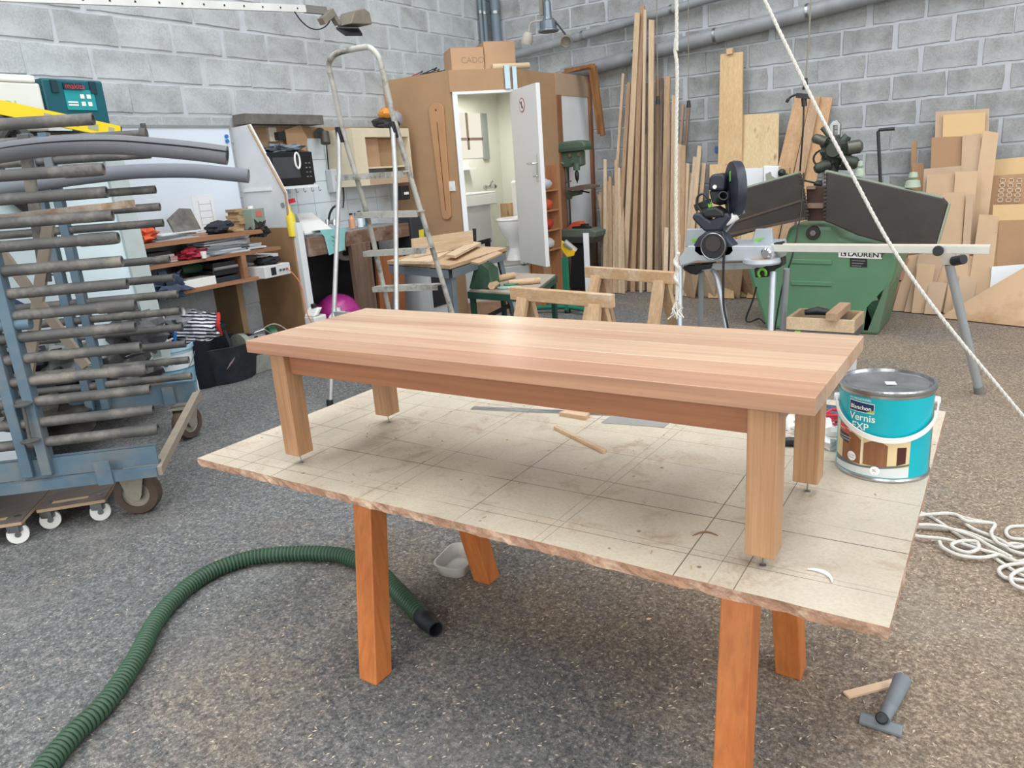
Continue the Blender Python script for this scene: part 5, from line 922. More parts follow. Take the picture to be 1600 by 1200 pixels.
part('brace', G().bar(mid(76, 348), mid(42, 600), .045, .03, NV), TANB, tr); part('brace', G().bar(mid(-10, 378), mid(135, 572), .04, .03, NV), TANB, tr); part('brace', G().bar(mid(36, 210), mid(72, 440), .045, .02, NV), RUST, tr); part('stub_tube', G().cyl(near(-40, 512), near(48, 505), .024), BLU, tr)
rod = near(45, 628) - NV * .05; rod2 = near(56, 684) - NV * .05
part('threaded_rod', G().cyl(rod, rod2, .007).lathe(rod, [(.032, 0), (.034, .006), (.02, .012), (0, .016)], 16).lathe(rod2, [(.032, 0), (.034, .006), (.02, .012), (0, .016)], 16), RUST, tr)
TY = mat('brown_tyre', (86, 72, 62), .8, 0, .2, 20, bmp=.3, bsc=60); RIM = mat('grey_rim', (156, 150, 138), .6, .2, .2, 20)
def wheel(px, py, ax, R=.098):
    c = PZ(px, py, 0); c.z = R; ax = V(ax).normalized(); w_ = part('wheel', G().lathe(c - ax * .03, [(R * .6, 0), (R * .93, .002), (R, .015), (R, .045), (R * .93, .058), (R * .6, .06), (R * .6, 0)], 36, ax, cap=False), TY, tr)
    part('rim', G().lathe(c - ax * .026, [(0, .02), (R * .25, .02), (R * .3, .01), (R * .55, .008), (R * .61, 0), (R * .61, .052), (R * .55, .044), (R * .3, .042), (R * .25, .03), (0, .03)], 32, ax), RIM, w_); part('hub_cap', G().cyl(c - ax * .045, c + ax * .045, .018), RIM, w_)
    s = ax.cross(V((0, 0, 1))).normalized()
    for k in (-1, 1):
        o = c + ax * .04 * k; part('fork', G().prism([o + s * .055 + V((0, 0, R)), o - s * .055 + V((0, 0, R)), o - s * .03 + V((0, 0, .0)), o - s * .018 - V((0, 0, .022)), o + s * .018 - V((0, 0, .022)), o + s * .03], ax * .004 * k), RIM, w_)
    part('swivel_plate', G().box(c + V((0, 0, R - .002)), (.13, .13, .006), .6), RIM, w_)
    return c
wheel(223, 800, (.62, -.78, .0)); wheel(297, 684, (.95, .25, 0), .095)
p = C1 - U * 1.6; 
# load carried by the rack
FOAM = mat('grey_foam', (112, 114, 120), .9, 0, .08, 20, bmp=.3, bsc=150)
def arcpts(fn, l): return smooth_path([fn(x, y) for x, y in l], 8)
Pa = P1 + NV * .35
def pa_(x, y): return PP(x, y, Pa, NV)
a = arcpts(pa_, [(-120, 262), (-40, 246), (40, 233), (110, 227), (180, 226), (250, 231), (310, 237), (355, 243)]); t = thing('foam_tube', 'thick slit grey foam pipe insulation lying across the rack arms', 'insulation', a[-1]); part('foam_body', G().tube(a, .040, 18), FOAM, t)
sl = [p_ + V((0, 0, .016)) + (EYE - p_).normalized() * .0385 for p_ in a]; part('slit', G().tube(sl, .0035, 6), mat('slit_black', (24, 24, 26), .9), t); part('bore', G().cyl(a[-1], a[-1] + (a[-1] - a[-2]).normalized() * .001, .022), MC['slit_black'], t)
a = arcpts(far, [(-60, 305), (60, 287), (150, 275), (220, 268), (300, 267), (350, 271), (391, 275)]); t = thing('foam_tube', 'thinner plain grey foam tube below the slit one, reaching farthest right', 'insulation', a[-1]); part('foam_body', G().tube([p_ - NV * .05 for p_ in a], .036, 18), mat('foam_blue_grey', (118, 122, 130), .9, 0, .06, 20), t)
a, b = near(-60, 348), near(204, 318); a += NV * .3; b = PP(204, 318, P1 + NV * .3, NV); a = PP(-60, 348, P1 + NV * .3, NV); g = G(); 
vs = []; ks = 14
for i in range(ks + 1):
    c = lerp(a, b, i / ks); e_ = .012 * noise.noise(c * 9); vs += [c - NV * (.07 + e_) - V((0, 0, .016)), c - NV * (.075 + e_ * 1.5) + V((0, 0, .014 + e_ * .4)), c + NV * .06 + V((0, 0, .014)), c + NV * .06 - V((0, 0, .016))]
g.add(vs, [(4 * i + j, 4 * i + (j + 1) % 4, 4 * i + 4 + (j + 1) % 4, 4 * i + 4 + j) for i in range(ks) for j in range(4)] + [(0, 3, 2, 1), (4 * ks, 4 * ks + 1, 4 * ks + 2, 4 * ks + 3)])
solo('live_edge_board', g, wood('rough_board', (196, 166, 138), (168, 136, 108), 1, .8, False, .05, 1, 0, (210, 204, 196)), 'rough wavy edged pale board resting on the rack arms', 'board')
c = PP(40, 720, C1 + NV * .35, NV); g = G(); grid = []
for i in range(9):
    r_ = []
    for j in range(12):
        p_ = V((c.x, c.y, .25)) + U * (-.75 + .9 * j / 11) + NV * (-.28 + .42 * i / 8); p_.z = .30 + .05 * noise.noise(p_ * 4) + .02 * abs(noise.noise(p_ * 9)) + .07 * (1 - abs(j / 11 - .5)); p_ += U * (-.25 * (i / 8) * (j / 11)); r_.append(p_)
    grid.append(r_)
solo('plastic_sheet', G().sheet(grid, .003), mat('white_film', (214, 222, 226), .4, 0, .05, 8), 'folded white plastic sheet lying low in the trolley frame', 'plastic sheet')
for (px, py, Y_, r_, col, seed, l, n_) in ((38, 470, -4.72, (.16, .24, .22), (64, 66, 104), 3, 'dark violet film-wrapped bundle behind the rack', 'wrapped_bundle'), (110, 430, -4.80, (.15, .22, .14), (96, 84, 86), 5, 'brownish plastic bag behind the upper rack arms', 'plastic_bag'), (150, 500, -4.72, (.15, .24, .17), (88, 148, 196), 7, 'light blue bag behind the rack', 'blue_bag'), (205, 520, -4.52, (.15, .18, .17), (92, 92, 96), 9, 'grey-black plastic sack right of the light blue bag', 'plastic_sack'), (90, 560, -4.55, (.14, .22, .12), (128, 134, 130), 11, 'grey clear-film roll bundle low behind the rack', 'film_roll'), (30, 590, -4.60, (.2, .3, .2), (42, 44, 52), 13, 'black sack low behind the rack at the picture edge', 'black_sack'), (190, 585, -4.50, (.16, .22, .13), (56, 54, 54), 15, 'black crumpled sack low behind the far arm tips', 'black_sack'), (60, 655, -4.3, (.22, .3, .11), (60, 56, 52), 17, 'dark brown crumpled tarp on the floor behind the trolley', 'tarp')):
    c = PX(px, py, Y_); solo(n_, G().blob(c, r_, .4, 2.6, seed, 26, 16, flat=max(-r_[2], .005 - c.z)), mat(n_ + '_%d' % seed, col, .3, 0, .35, 14), l, 'bag')
for i, (px, py) in enumerate(((20, 250), (34, 262))):
    c = PX(px, py, -4.62); solo('hose_coil', G().tube([c + V((.02 * sin(k), .11 * cos(k * pi / 12), .22 * sin(k * pi / 12))) for k in range(24)], .026, 8, closed=True), mat('dark_hose', (66, 64, 64), .7), ('dark thick hose coil hanging behind the top rack arms, left one', 'dark thick hose coil hanging behind the top rack arms, right one')[i], 'hose')
# dollies
DK = wood('dark_plywood', (112, 100, 92), (94, 84, 78), 1, .8, False, .06); DKE = mat('ply_edge', (176, 150, 120), .8)
def dolly(label, q):
    zt_ = .105; a, b = PZ(*q[0], zt_), PZ(*q[1], zt_); e = (b - a).normalized(); n_ = V((-e.y, e.x, 0)); L_ = (b - a).length; D_ = .50
    t = thing('moving_dolly', label, 'dolly', ((a + b) / 2 + n_ * D_ / 2) * 1); ROOT[t.name] = V(t.location); t.location.z = 0; ROOT[t.name].z = 0
    pl = [a, b, b + n_ * D_, a + n_ * D_]; part('deck', G().prism([p_ - V((0, 0, .004)) for p_ in pl], (0, 0, .004)), DK, t); part('deck_edge', G().prism([p_ - V((0, 0, .018)) for p_ in pl], (0, 0, .0138)), DKE, t)
    for x, y in ((.13, .05), (.87, .05), (.13, .9), (.87, .9)):
        c = a + e * L_ * x + n_ * D_ * y; c.z = .041; ax = (e * .3 - n_).normalized(); w_ = part('caster', G().lathe(c - ax * .014, [(0, 0), (.012, -.003), (.026, .001), (.027, .006), (.033, .006), (.034, .0), (.040, .001), (.041, .004), (.041, .020), (.04, .024), (0, .024)], 24, ax), WHITEP, t); part('hub', G().cyl(c - ax * .016, c + ax * .013, .012, n=12), STEEL, w_); part('caster_bracket', G().box(c + V((0, 0, .030)), (.05, .05, .03), .6), STEEL, w_)
        part('bolt_cap', G().cyl(a + e * L_ * x + n_ * D_ * (y * .8 + .08) + V((0, 0, .0)), a + e * L_ * x + n_ * D_ * (y * .8 + .08) + V((0, 0, .002)), .014), STEEL, t)
    m_ = lerp(a, b, .45) + n_ * .05; part('hand_slot', G().obox(m_ + V((0, 0, .0006)), e * .07, n_ * .012, (0, 0, .0006)), DKE, t)
dolly('dark plywood moving dolly with white casters, the right one under the trolley', ((56, 796), (163, 779))); dolly('dark plywood moving dolly with white casters, the left one at the picture edge', ((-76, 830), (32, 814)))
# ---------------------------------------------------------------- STEPLADDER
LM = mat('paint_spattered_alu', (192, 190, 182), .5, .2, .12, 22, dirt=(92, 88, 80), damt=.95, bmp=.25, bsc=60); LM2 = mat('pale_alu', (196, 198, 198), .4, .5, .12, 12, dirt=(150, 146, 138), damt=.5)
ld = thing('stepladder', 'tall paint-spattered aluminium stepladder with a rounded hand hoop', 'ladder', (-3.3, 3.5, 0))
la = V((0, 3.42, 1.9)); ln_ = V((0, 1, .27)).normalized()      # plane of the stepped frame
def lq(px, py): return PP(px, py, la, ln_)
def ground(a, b): d_ = b - a; return a + d_ * (-a.z / d_.z)
ra = [lq(*p_) for p_ in ((598, 442), (572, 330), (536, 205), (521, 135), (514, 106), (517, 92), (530, 82))]; rb = [lq(*p_) for p_ in ((568, 74), (580, 76), (592, 90), (600, 120), (618, 195), (650, 305), (692, 442))]
g0, g1 = ground(ra[1], ra[0]), ground(rb[-2], rb[-1]); part('hoop_frame', G().tube(smooth_path([g0] + ra + rb + [g1], 6), .0165, 10), LM, ld)
for (a, b) in (((536, 271), (640, 264)), ((564, 329), (662, 326)), ((578, 389), (676, 383)), ((592, 444), (693, 440)), ((604, 496), (708, 494))):
    p_, q_ = lq(*a), lq(*b); part('step', G().obox((p_ + q_) / 2 - V((0, .03, .012)), (q_ - p_) / 2, (0, .04, 0), (0, 0, .004)).obox((p_ + q_) / 2 - V((0, .068, .026)), (q_ - p_) / 2, (0, .003, 0), (0, 0, .018)), LM, ld)
pv, pw_ = lq(533, 205), lq(617, 197); f1 = PZ(516, 634, 0); f2 = V((f1.x + .56, f1.y, 0))
part('support_strut', G().tube([pv + V((0, -.02, 0)), lerp(pv, f1, .15), f1], .0145, 10), LM2, ld); part('support_strut', G().tube([pw_ + V((0, -.02, 0)), lerp(pw_, f2, .15), f2], .0145, 10), LM2, ld)
part('support_crossbar', G().bar(lerp(pv, f1, .66), lerp(pw_, f2, .66), .02, .03), LM2, ld)
for p_ in (pv, pw_): part('hinge', G().box(p_ + V((0, -.01, -.02)), (.035, .05, .09)), DKST, ld, bevel=.004)
for p_ in (f1, f2, g0, g1): part('rubber_foot', G().cyl(V((p_.x, p_.y, 0)), V((p_.x, p_.y, .04)), .021), BLACKP, ld)
# ---------------------------------------------------------------- GREY STEEL BENCH, LOW TABLE
zb = .70; a, b, c = PZ(605, 413, zb), PZ(703, 421, zb), PZ(792, 392, zb); d = a + (c - b)
SG = mat('blue_grey_angle', (124, 136, 146), .5, .3, .1, 10); PLY = wood('bench_ply', (216, 176, 132), (198, 156, 112), 1, .6, False, .05)
gb = thing('steel_bench', 'grey slotted-angle steel bench with a plywood top, behind the stepladder', 'bench', ((a + c) / 2 - V((0, 0, zb))))
part('bench_top', G().prism([a, b, c, d], (0, 0, .028)), PLY, gb, bevel=.002)
part('rubber_strip', G().prism([lerp(a, c, .01), b, c, d], (0, 0, -.006)), BLACKP, gb)
for p_, q_ in ((a, b), (b, c), (c, d), (d, a)):
    s_ = (q_ - p_).normalized(); part('angle_rail', G().bar(lerp(p_, q_, .03) - V((0, 0, .036)), lerp(p_, q_, .97) - V((0, 0, .036)), .004, .058), SG, gb)
ce = (a + c) / 2
for p_ in (a, b, c, d):
    o = (p_ - ce).normalized(); tpp = p_ - o * .05 - V((0, 0, .01)); ft = p_ + o * .06; ft.z = 0; e = (b - a).normalized(); n_ = (c - b).normalized()
    se = 1 if (ce - p_).dot(e) > 0 else -1; sn = 1 if (ce - p_).dot(n_) > 0 else -1; w_ = .055
    lg = part('leg', G().add([tpp, tpp + e * se * w_ * 1.5, ft, ft + e * se * w_, tpp + e * se * w_ * 1.5 + n_ * sn * .004, ft + e * se * w_ + n_ * sn * .004, tpp + n_ * sn * .004, ft + n_ * sn * .004], [(0, 1, 3, 2), (6, 7, 5, 4), (1, 4, 5, 3), (0, 2, 7, 6), (0, 6, 4, 1), (2, 3, 5, 7)]).add([tpp, tpp + n_ * sn * w_ * 1.5, ft, ft + n_ * sn * w_, tpp + n_ * sn * w_ * 1.5 + e * se * .004, ft + n_ * sn * w_ + e * se * .004, tpp + e * se * .004, ft + e * se * .004], [(0, 2, 3, 1), (6, 4, 5, 7), (1, 3, 5, 4), (0, 6, 7, 2), (0, 1, 4, 6), (2, 7, 5, 3)]), SG, gb)
part('lower_brace', G().bar(V((b.x, b.y, .25)), V((c.x, c.y, .25)), .02, .03), DKST, gb)
PL2 = wood('planed_pale', (232, 204, 166), (216, 184, 142), 1, .6, True, .1)
zt_ = zb + .0285
def onbench(px, py, z=0): return PZ(px, py, zt_ + z)
q = [onbench(*p_) for p_ in ((622, 412), (672, 413), (735, 380), (684, 383))]; solo('pale_plank', G().prism(q, (0, 0, .02)), PL2, 'broad pale pine plank lying on the steel bench', 'plank')
q = [onbench(*p_) for p_ in ((612, 406), (640, 404), (736, 371), (725, 376))]; p1_, p2_ = onbench(630, 405, .03), onbench(733, 383, .03); solo('pale_plank', G().bar(p1_ + V((0, .12, .07)), p2_ + V((0, .05, .05)), .02, .13), PL2, 'wide pale pine board standing on edge at the back of the steel bench', 'plank')
q = [onbench(*p_) for p_ in ((697, 406), (712, 408), (752, 386), (738, 384))]; solo('pale_plank', G().prism([p_ + V((0, 0, .0212)) for p_ in q], (0, 0, .018)), PL2, 'short narrow plank on top near the middle of the steel bench', 'plank')
q = [onbench(*p_) for p_ in ((735, 411), (748, 414), (785, 397), (776, 395))]; solo('pale_plank', G().prism(q, (0, 0, .012)), PLY, 'thin strip lying near the right edge of the steel bench', 'plank')
c_ = PY(696, 368, 4.9); t = thing('chisel', 'pale wooden handled chisel standing behind the steel bench planks', 'chisel', V((c_.x, c_.y, zt_))); part('handle', G().cyl(V((c_.x, c_.y, zt_ + .05)), V((c_.x, c_.y, zt_ + .14)), .018), PL2, t); part('blade', G().cyl(V((c_.x, c_.y, zt_)), V((c_.x, c_.y, zt_ + .05)), .006), STEEL, t)
Yc = 5.45; t = thing('sash_clamp', 'black F-shaped screw clamp standing between the bench and the cabin door', 'clamp', PY(762, 440, Yc)); k_ = lambda x, y: PY(x, y, Yc)
part('clamp_bar', G().bar(k_(762, 374), k_(763, 440), .05, .015, (0, 1, 0)), DKST, t); part('clamp_arm', G().bar(k_(735, 383), k_(766, 375), .03, .035), DKST, t); part('screw_handle', G().cyl(k_(741, 357), k_(744, 440), .017), DKST, t)
zl = .47; a, b, c = PZ(733, 456, zl), PZ(829, 462, zl), PZ(868, 431, zl); d = a + (c - b); GT = mat('dark_green_paint', (34, 74, 60), .5, 0, .1)
lt = thing('low_table', 'low dark green framed table with a dusty top, right of the steel bench', 'table', (a + c) / 2 - V((0, 0, zl))); part('table_top', G().prism([a, b, c, d], (0, 0, .012)), mat('dusty_top', (168, 156, 140), .8, 0, .12, 10), lt)
for p_, q_ in ((a, b), (b, c), (c, d), (d, a)): part('edge_frame', G().bar(p_ - V((0, 0, .025)), q_ - V((0, 0, .025)), .03, .048), GT, lt)
for p_ in (a, b, c, d): o = ((a + c) / 2 - p_).normalized() * .03; part('leg', G().bar(p_ + o - V((0, 0, .05)), V((p_.x + o.x, p_.y + o.y, 0)), .035, .035), GT, lt)
def onl(px, py, z=0): return PZ(px, py, zl + .0125 + z)
for i, (p_, q_, r_, l) in enumerate((((770, 437), (803, 430), .026, 'turned pinkish wood cylinder on the low green table'), ((795, 442), (844, 438), .024, 'pale round wooden rod on the low green table'), ((768, 447), (775, 443), .030, 'short pale wood block at the left of the low green table'))):
    a_, b_ = onl(*p_, r_), onl(*q_, r_); solo('wood_cylinder', G().cyl(a_, b_, r_, n=14 if i < 2 else 6), wood('turned_wood', (226, 190, 152), (210, 170, 130), 0, .6, False, .12), l, 'wood')
for i, (px, py, col) in enumerate(((788, 449, (150, 186, 178)), (803, 449, (178, 204, 196)), (798, 444, (60, 120, 84)))): c_ = onl(px, py, .008 + .01 * (i == 2)); solo('sanding_disc', G().lathe(c_, [(.055, -.006), (.056, .004), (0, .006)], 18), mat('disc_%d' % i, col, .6), ('blue-grey disc pad on the low green table', 'pale mint disc pad right of the blue-grey one', 'dark green pad lying over the two disc pads')[i], 'disc')
c_ = PY(748, 447, 4.75); t = thing('green_tool_bag', 'dark green tapered tool block standing at the left end of the low green table', 'tool', onl(748, 460)); o = onl(752, 452); part('body', G().prism([o + V((-.12, 0, 0)), o + V((.10, 0, 0)), o + V((.09, 0, .15)), o + V((.02, 0, .20)), o + V((-.05, 0, .17))], (0, .12, 0)), mat('moss_green', (64, 92, 74), .6, 0, .2, 20), t, bevel=.01); part('handle', G().tube(smooth_path([o + V((-.04, .05, .16)), o + V((-.02, .05, .23)), o + V((.05, .05, .21))], 4), .01, 6), mat('moss_green', (1, 1, 1)), t)
solo('wood_beam_offcut', G().bar(PZ(735, 478, .06), PZ(800, 474, .06), .36, .12), wood('brown_block', (178, 136, 102), (160, 118, 84), 0, .7, False, .05), 'thick brown board stack on the floor under the low green table', 'beam')
for i in range(5): a_ = PZ(838, 466 - i * 4, .03 + .02 * (i % 2)) ; b_ = PZ(915, 466 - i * 5, .03 + .02 * (i % 2)); solo('red_brown_rod', G().cyl(a_, b_, .014), mat('copper_brown', (150, 92, 72), .5), 'red-brown rod on the floor behind the sawhorse, %s' % ('nearest of five', 'second nearest', 'middle one', 'second farthest', 'farthest of five')[i], 'rod', group='red-brown rods on the floor')
# ---------------------------------------------------------------- DRILL PRESS
Yd = 7.0; DG = mat('drill_green', (84, 106, 92), .5, .1, .15, 12); k_ = lambda x, y, o=0: PY(x - 5, y, Yd + o * .6)
dp_ = thing('drill_press', 'old green pillar drill press on a black pedestal beside the cabin', 'drill press', k_(905, 452))
def pr(pts, fn, dep, o=0): return G().prism([fn(x, y, o) for x, y in pts], (0, dep * .6, 0))
dp_c = k_(886, 360); cxd = dp_c.x
part('pedestal', pr([(897, 380), (921, 380), (923, 452), (895, 452)], k_, .32, -.1), BLACKP, dp_, bevel=.02); part('pedestal_flange', pr([(872, 370), (934, 370), (930, 381), (876, 380)], k_, .40, -.15), mat('flange_dark', (56, 58, 58), .6), dp_, bevel=.01)
part('base_table', pr([(873, 362), (884, 358), (925, 358), (936, 362), (935, 371), (873, 371)], k_, .40, -.15), mat('dusty_green', (96, 110, 98), .7, 0, .15, 20), dp_, bevel=.01)
part('column', G().cyl(V((cxd, Yd + .1, k_(886, 360).z)), V((cxd, Yd + .1, k_(886, 240).z)), .036, n=20), mat('column_steel', (96, 98, 98), .35, .7), dp_); part('column_collar', G().cyl(V((cxd, Yd + .1, k_(886, 312).z)), V((cxd, Yd + .1, k_(886, 298).z)), .055, n=20), DG, dp_)
part('belt_cover', pr([(846, 226), (905, 219), (916, 220), (919, 225), (919, 233), (846, 241)], k_, .26, -.08), DG, dp_, bevel=.02); part('cover_lip', pr([(846, 236), (919, 229), (919, 234), (846, 241)], k_, .28, -.09), mat('drill_green_dark', (62, 84, 72), .5), dp_)
part('head', pr([(869, 239), (912, 235), (913, 258), (904, 261), (897, 260), (890, 262), (876, 262), (871, 256)], k_, .18, -.02), DG, dp_, bevel=.012); part('motor', G().cyl(k_(858, 266, .1), k_(858, 240, .1), .085, n=20), MC['drill_green_dark'], dp_)
part('quill', G().cyl(k_(906, 266), k_(906, 255), .035, n=16), DG, dp_); part('chuck', G().lathe(k_(907, 286), [(.004, 0), (.008, .02), (.016, .03), (.022, .07), (.022, .10), (.012, .12), (.012, .16)], 16), DKST, dp_)
for i, (x, y) in enumerate(((895, 243), (909, 241), (898, 253))): part('control_knob', G().lathe(k_(x, y, -.04), [(.02, 0), (.022, .01), (.014, .03)], 12, (0, 1, 0)), STEEL if i < 2 else DG, dp_)
part('work_table', pr([(889, 294), (912, 289), (930, 290), (930, 294), (908, 298), (889, 297)], k_, .30, -.1), mat('worn_brown_iron', (112, 98, 86), .6, .2), dp_); part('table_arm', pr([(880, 300), (914, 297), (912, 304), (898, 307), (893, 311), (889, 307), (880, 312)], k_, .08, .06), DG, dp_, bevel=.006); part('table_lever', G().tube([k_(912, 298), k_(926, 301)], .008), BLACKP, dp_); part('depth_lever', G().cyl(k_(888, 284), k_(898, 283), .006), STEEL, dp_)
part('cable', G().tube(smooth_path([k_(886, 256, -.05), k_(880, 254, -.06), k_(877, 262, -.06), k_(878, 330, -.05), k_(877, 362, -.05)], 5), .006, 6), mat('grey_cable', (150, 146, 136)), dp_)
solo('orange_block', G().prism([k_(890, 357, -.06), k_(900, 347, -.06), (k_(911, 346, -.06)), k_(913, 352, -.06), k_(894, 360, -.06)], (0, .10, 0)), mat('orange_red_paint', (206, 92, 58), .5), 'orange-red tilted block on the drill press foot table', 'block', bevel=.004)
solo('machine_vice', pr([(899, 354), (912, 353), (912, 350), (920, 350), (921, 354), (925, 355), (924, 360), (899, 361)], k_, .12, -.08), DKST, 'small dark machine vice on the drill press foot table', 'vice', bevel=.004)
# roller stand
Yr_ = 5.95; k_ = lambda x, y, o=0: PY(x, y, Yr_ + o); GS = mat('stand_green', (30, 118, 92), .4); f_ = PZ(887, 489, 0); t = thing('roller_stand', 'green tubular roller stand with a yellow roller bracket before the drill press', 'roller stand', f_)
part('post', G().bar(V((f_.x, f_.y, .02)), V((f_.x, f_.y, k_(886, 405).z)), .045, .045, (0, 1, 0)), GS, t); part('inner_post', G().bar(V((f_.x, f_.y, k_(886, 405).z)), V((f_.x, f_.y, k_(886, 390).z)), .032, .032, (0, 1, 0)), STEEL, t)
part('yellow_bracket', pr([(877, 376), (884, 380), (893, 386), (898, 392), (896, 400), (886, 402), (881, 396), (876, 388)], k_, .03, -.06), mat('yellow_paint', (226, 180, 40), .4), t, bevel=.006); part('roller', G().cyl(k_(882, 378, -.08), k_(899, 392, -.02), .028, n=16), mat('grey_roller2', (168, 168, 164), .4, .3), t)
part('base_tube', G().tube([V((f_.x - .42, f_.y - .12, .05)), V((f_.x, f_.y, .06)), V((f_.x + .36, f_.y - .1, .05))], .022, 10), GS, t); part('base_tube', G().tube(smooth_path([V((f_.x + .02, f_.y, .07)), V((f_.x + .24, f_.y + .25, .07)), V((f_.x + .34, f_.y + .22, .05)), V((f_.x + .36, f_.y + .05, .04))], 5), .022, 10), GS, t); part('foot_cap', G().cyl(V((f_.x, f_.y, 0)), V((f_.x, f_.y, .03)), .03), BLACKP, t)
solo('white_strip_board', G().bar(V((f_.x + .07, f_.y + .30, 0)), V((f_.x + .07, f_.y + .30, k_(893, 372).z)), .012, .055, (1, 0, 0)), WPAINT, 'narrow white strip board standing behind the roller stand', 'board')
# ---------------------------------------------------------------- SAWHORSES
SW = wood('sawhorse_pine', (212, 172, 124), (194, 150, 104), 0, .7, False, .06, 1, 0, (216, 206, 190)); SW2 = wood('sawhorse_leg', (216, 178, 134), (198, 156, 112), 2, .7, False, .06)
def sawhorse(label, pl, pr_, z):
    a, b = PZ(*pl, z), PZ(*pr_, z); e = (b - a).normalized(); n_ = V((-e.y, e.x, 0)); t = thing('sawhorse', label, 'sawhorse', V(((a.x + b.x) / 2, (a.y + b.y) / 2, 0)))
    part('beam', G().bar(a - V((0, 0, .035)), b - V((0, 0, .035)), .045, .07), SW, t, bevel=.003)
    for s_ in (.14, .86):
        for k in (-1, 1): p_ = lerp(a, b, s_) - V((0, 0, .055)) + n_ * k * .018; f_ = V((p_.x, p_.y, 0)) + n_ * k * .20 + e * (-.03 if s_ < .5 else .03); part('leg', G().bar(p_, f_ + V((0, 0, .0)), .075, .028, n_), SW2, t, bevel=.002)
        part('brace', G().bar(lerp(a, b, s_) - V((0, 0, .45)) + n_ * .13, lerp(a, b, s_) - V((0, 0, .45)) - n_ * .13, .02, .06), SW2, t)
sawhorse('nearer pine sawhorse with paint-stained beam, just behind the coffee table', (800, 448), (957, 460), .70)
sawhorse('farther pine sawhorse with white paint on its left beam end', (917, 416), (1054, 425), .70)
# ---------------------------------------------------------------- LUMBER LEANING ON THE BACK WALL
def lean(name, label, cat, tl_, tr_, Yt, bl_, br_, Yb, th, m, group=None, make=True):
    """flat board leaning on the back wall: top corners on plane Y=Yt, bottom edge on the floor at Y=Yb"""
    a, b = PY(*tl_, Yt), PY(*tr_, Yt); c = V((PY(br_, 445, Yb).x, Yb, .002)); d = V((PY(bl_, 445, Yb).x, Yb, .002))
    up = ((a + b) / 2 - (c + d) / 2).normalized(); n_ = (b - a).cross(up).normalized(); n_ = n_ if n_.y < 0 else -n_
    g = G().prism([a, b, c, d], n_ * th)
    return solo(name, g, m, label, cat, group)
LA = [wood('lath_%d' % i, c1, c2, 2, .7, False, .12) for i, (c1, c2) in enumerate((((222, 190, 152), (206, 172, 132)), ((200, 162, 122), (182, 142, 104)), ((178, 146, 116), (156, 124, 98)), ((232, 208, 176), (216, 188, 152)), ((138, 112, 92), (112, 90, 74))))]
big = [((993, 20), 8, 972, 0, 'tall pale plank, second highest, left in the leaning lumber', 7.5), ((1001, 9), 7, 986, 1, 'highest brown plank in the leaning lumber', 7.55), ((1007, 15), 4, 1000, 3, 'slim pale lath right of the highest plank', 7.48), ((1015, 31), 8, 1012, 0, 'tall plank just left of the first hanging cable', 7.5),
 ((973, 115), 4, 950, 0, 'slim lath with its top left of the tall planks', 7.55), ((981, 129), 6, 960, 1, 'brown lath second from the left of the tall group', 7.52), ((1025, 119), 6, 1024, 2, 'grey-brown lath behind the first hanging plug', 7.6), ((1040, 119), 8, 1032, 1, 'brown plank right of the first hanging plug', 7.5), ((1032, 122), 5, 1029, 4, 'dark bark-edged slat right behind the first plug', 7.56),
 ((1051, 149), 7, 1046, 0, 'mid height pale plank just left of the vertical rope', 7.5), ((1043, 176), 5, 1040, 2, 'shorter greyish slat left of the vertical rope', 7.46), ((1074, 168), 5, 1050, 4, 'dark slanting slat under the second hanging plug', 7.52), ((1066, 163), 4, 1048, 2, 'grey slanting slat left of the dark one', 7.56)]
for i, ((x, y), wd, xb, mi, l, Yt) in enumerate(big): lean('long_plank', l, 'plank', (x, y), (x + wd, y + 1), Yt, xb, xb + wd * .95, 7.28 - .03 * (i % 3), .022, LA[mi])
# the rest of the bundle, each lath its own object
rr = random.Random(77)
ORD = ['leftmost', 'second from the left', 'third from the left', 'fourth from the left', 'fifth from the left', 'sixth from the left', 'seventh from the left', 'eighth from the left', 'ninth from the left', 'tenth from the left', 'eleventh from the left', 'twelfth from the left', 'thirteenth from the left']
def rank(lst, i): return ORD[sorted(range(len(lst)), key=lambda j: lst[j][0]).index(i)]
left = [(937, 300, 945), (944, 249, 943), (948, 283, 948), (952, 276, 952), (957, 290, 956), (961, 250, 962), (966, 262, 967), (970, 285, 972), (941, 290, 940), (955, 300, 960), (934, 304, 958)]
for i, (x, y, xb) in enumerate(left): lean('short_lath', 'short pale lath in the low bundle beside the cabin, ' + rank(left, i), 'lath', (x, y), (x + 4.5, y + .5), 7.42, xb, xb + 5, 7.18 - .02 * (i % 4), .018, LA[(0, 3, 0, 1, 3)[i % 5]], 'short laths at the left of the lumber')
midl = [(978, 200, 977), (985, 230, 985), (990, 170, 990), (998, 190, 994), (1006, 210, 1003), (1012, 180, 1008), (1020, 200, 1018), (1028, 240, 1024), (1036, 200, 1030), (1044, 260, 1036), (1052, 240, 1042), (1010, 130, 1016), (1001, 120, 982)]
for i, (x, y, xb) in enumerate(midl): lean('middle_lath', 'lath packed among the tallest planks, ' + rank(midl, i), 'lath', (x, y), (x + 7, y + .5), 7.58, xb, xb + 7.5, 7.34, .02, LA[(1, 0, 2, 1, 0, 4)[i % 6]], 'laths packed among the tall planks')
rgt = [(1060, 226, 1056), (1066, 227, 1060), (1084, 245, 1066), (1091, 228, 1070), (1070, 292, 1058), (1062, 298, 1050), (1077, 270, 1062), (1052, 300, 1045), (1098, 255, 1078), (1084, 290, 1072), (1041, 287, 1036), (1072, 255, 1062)]
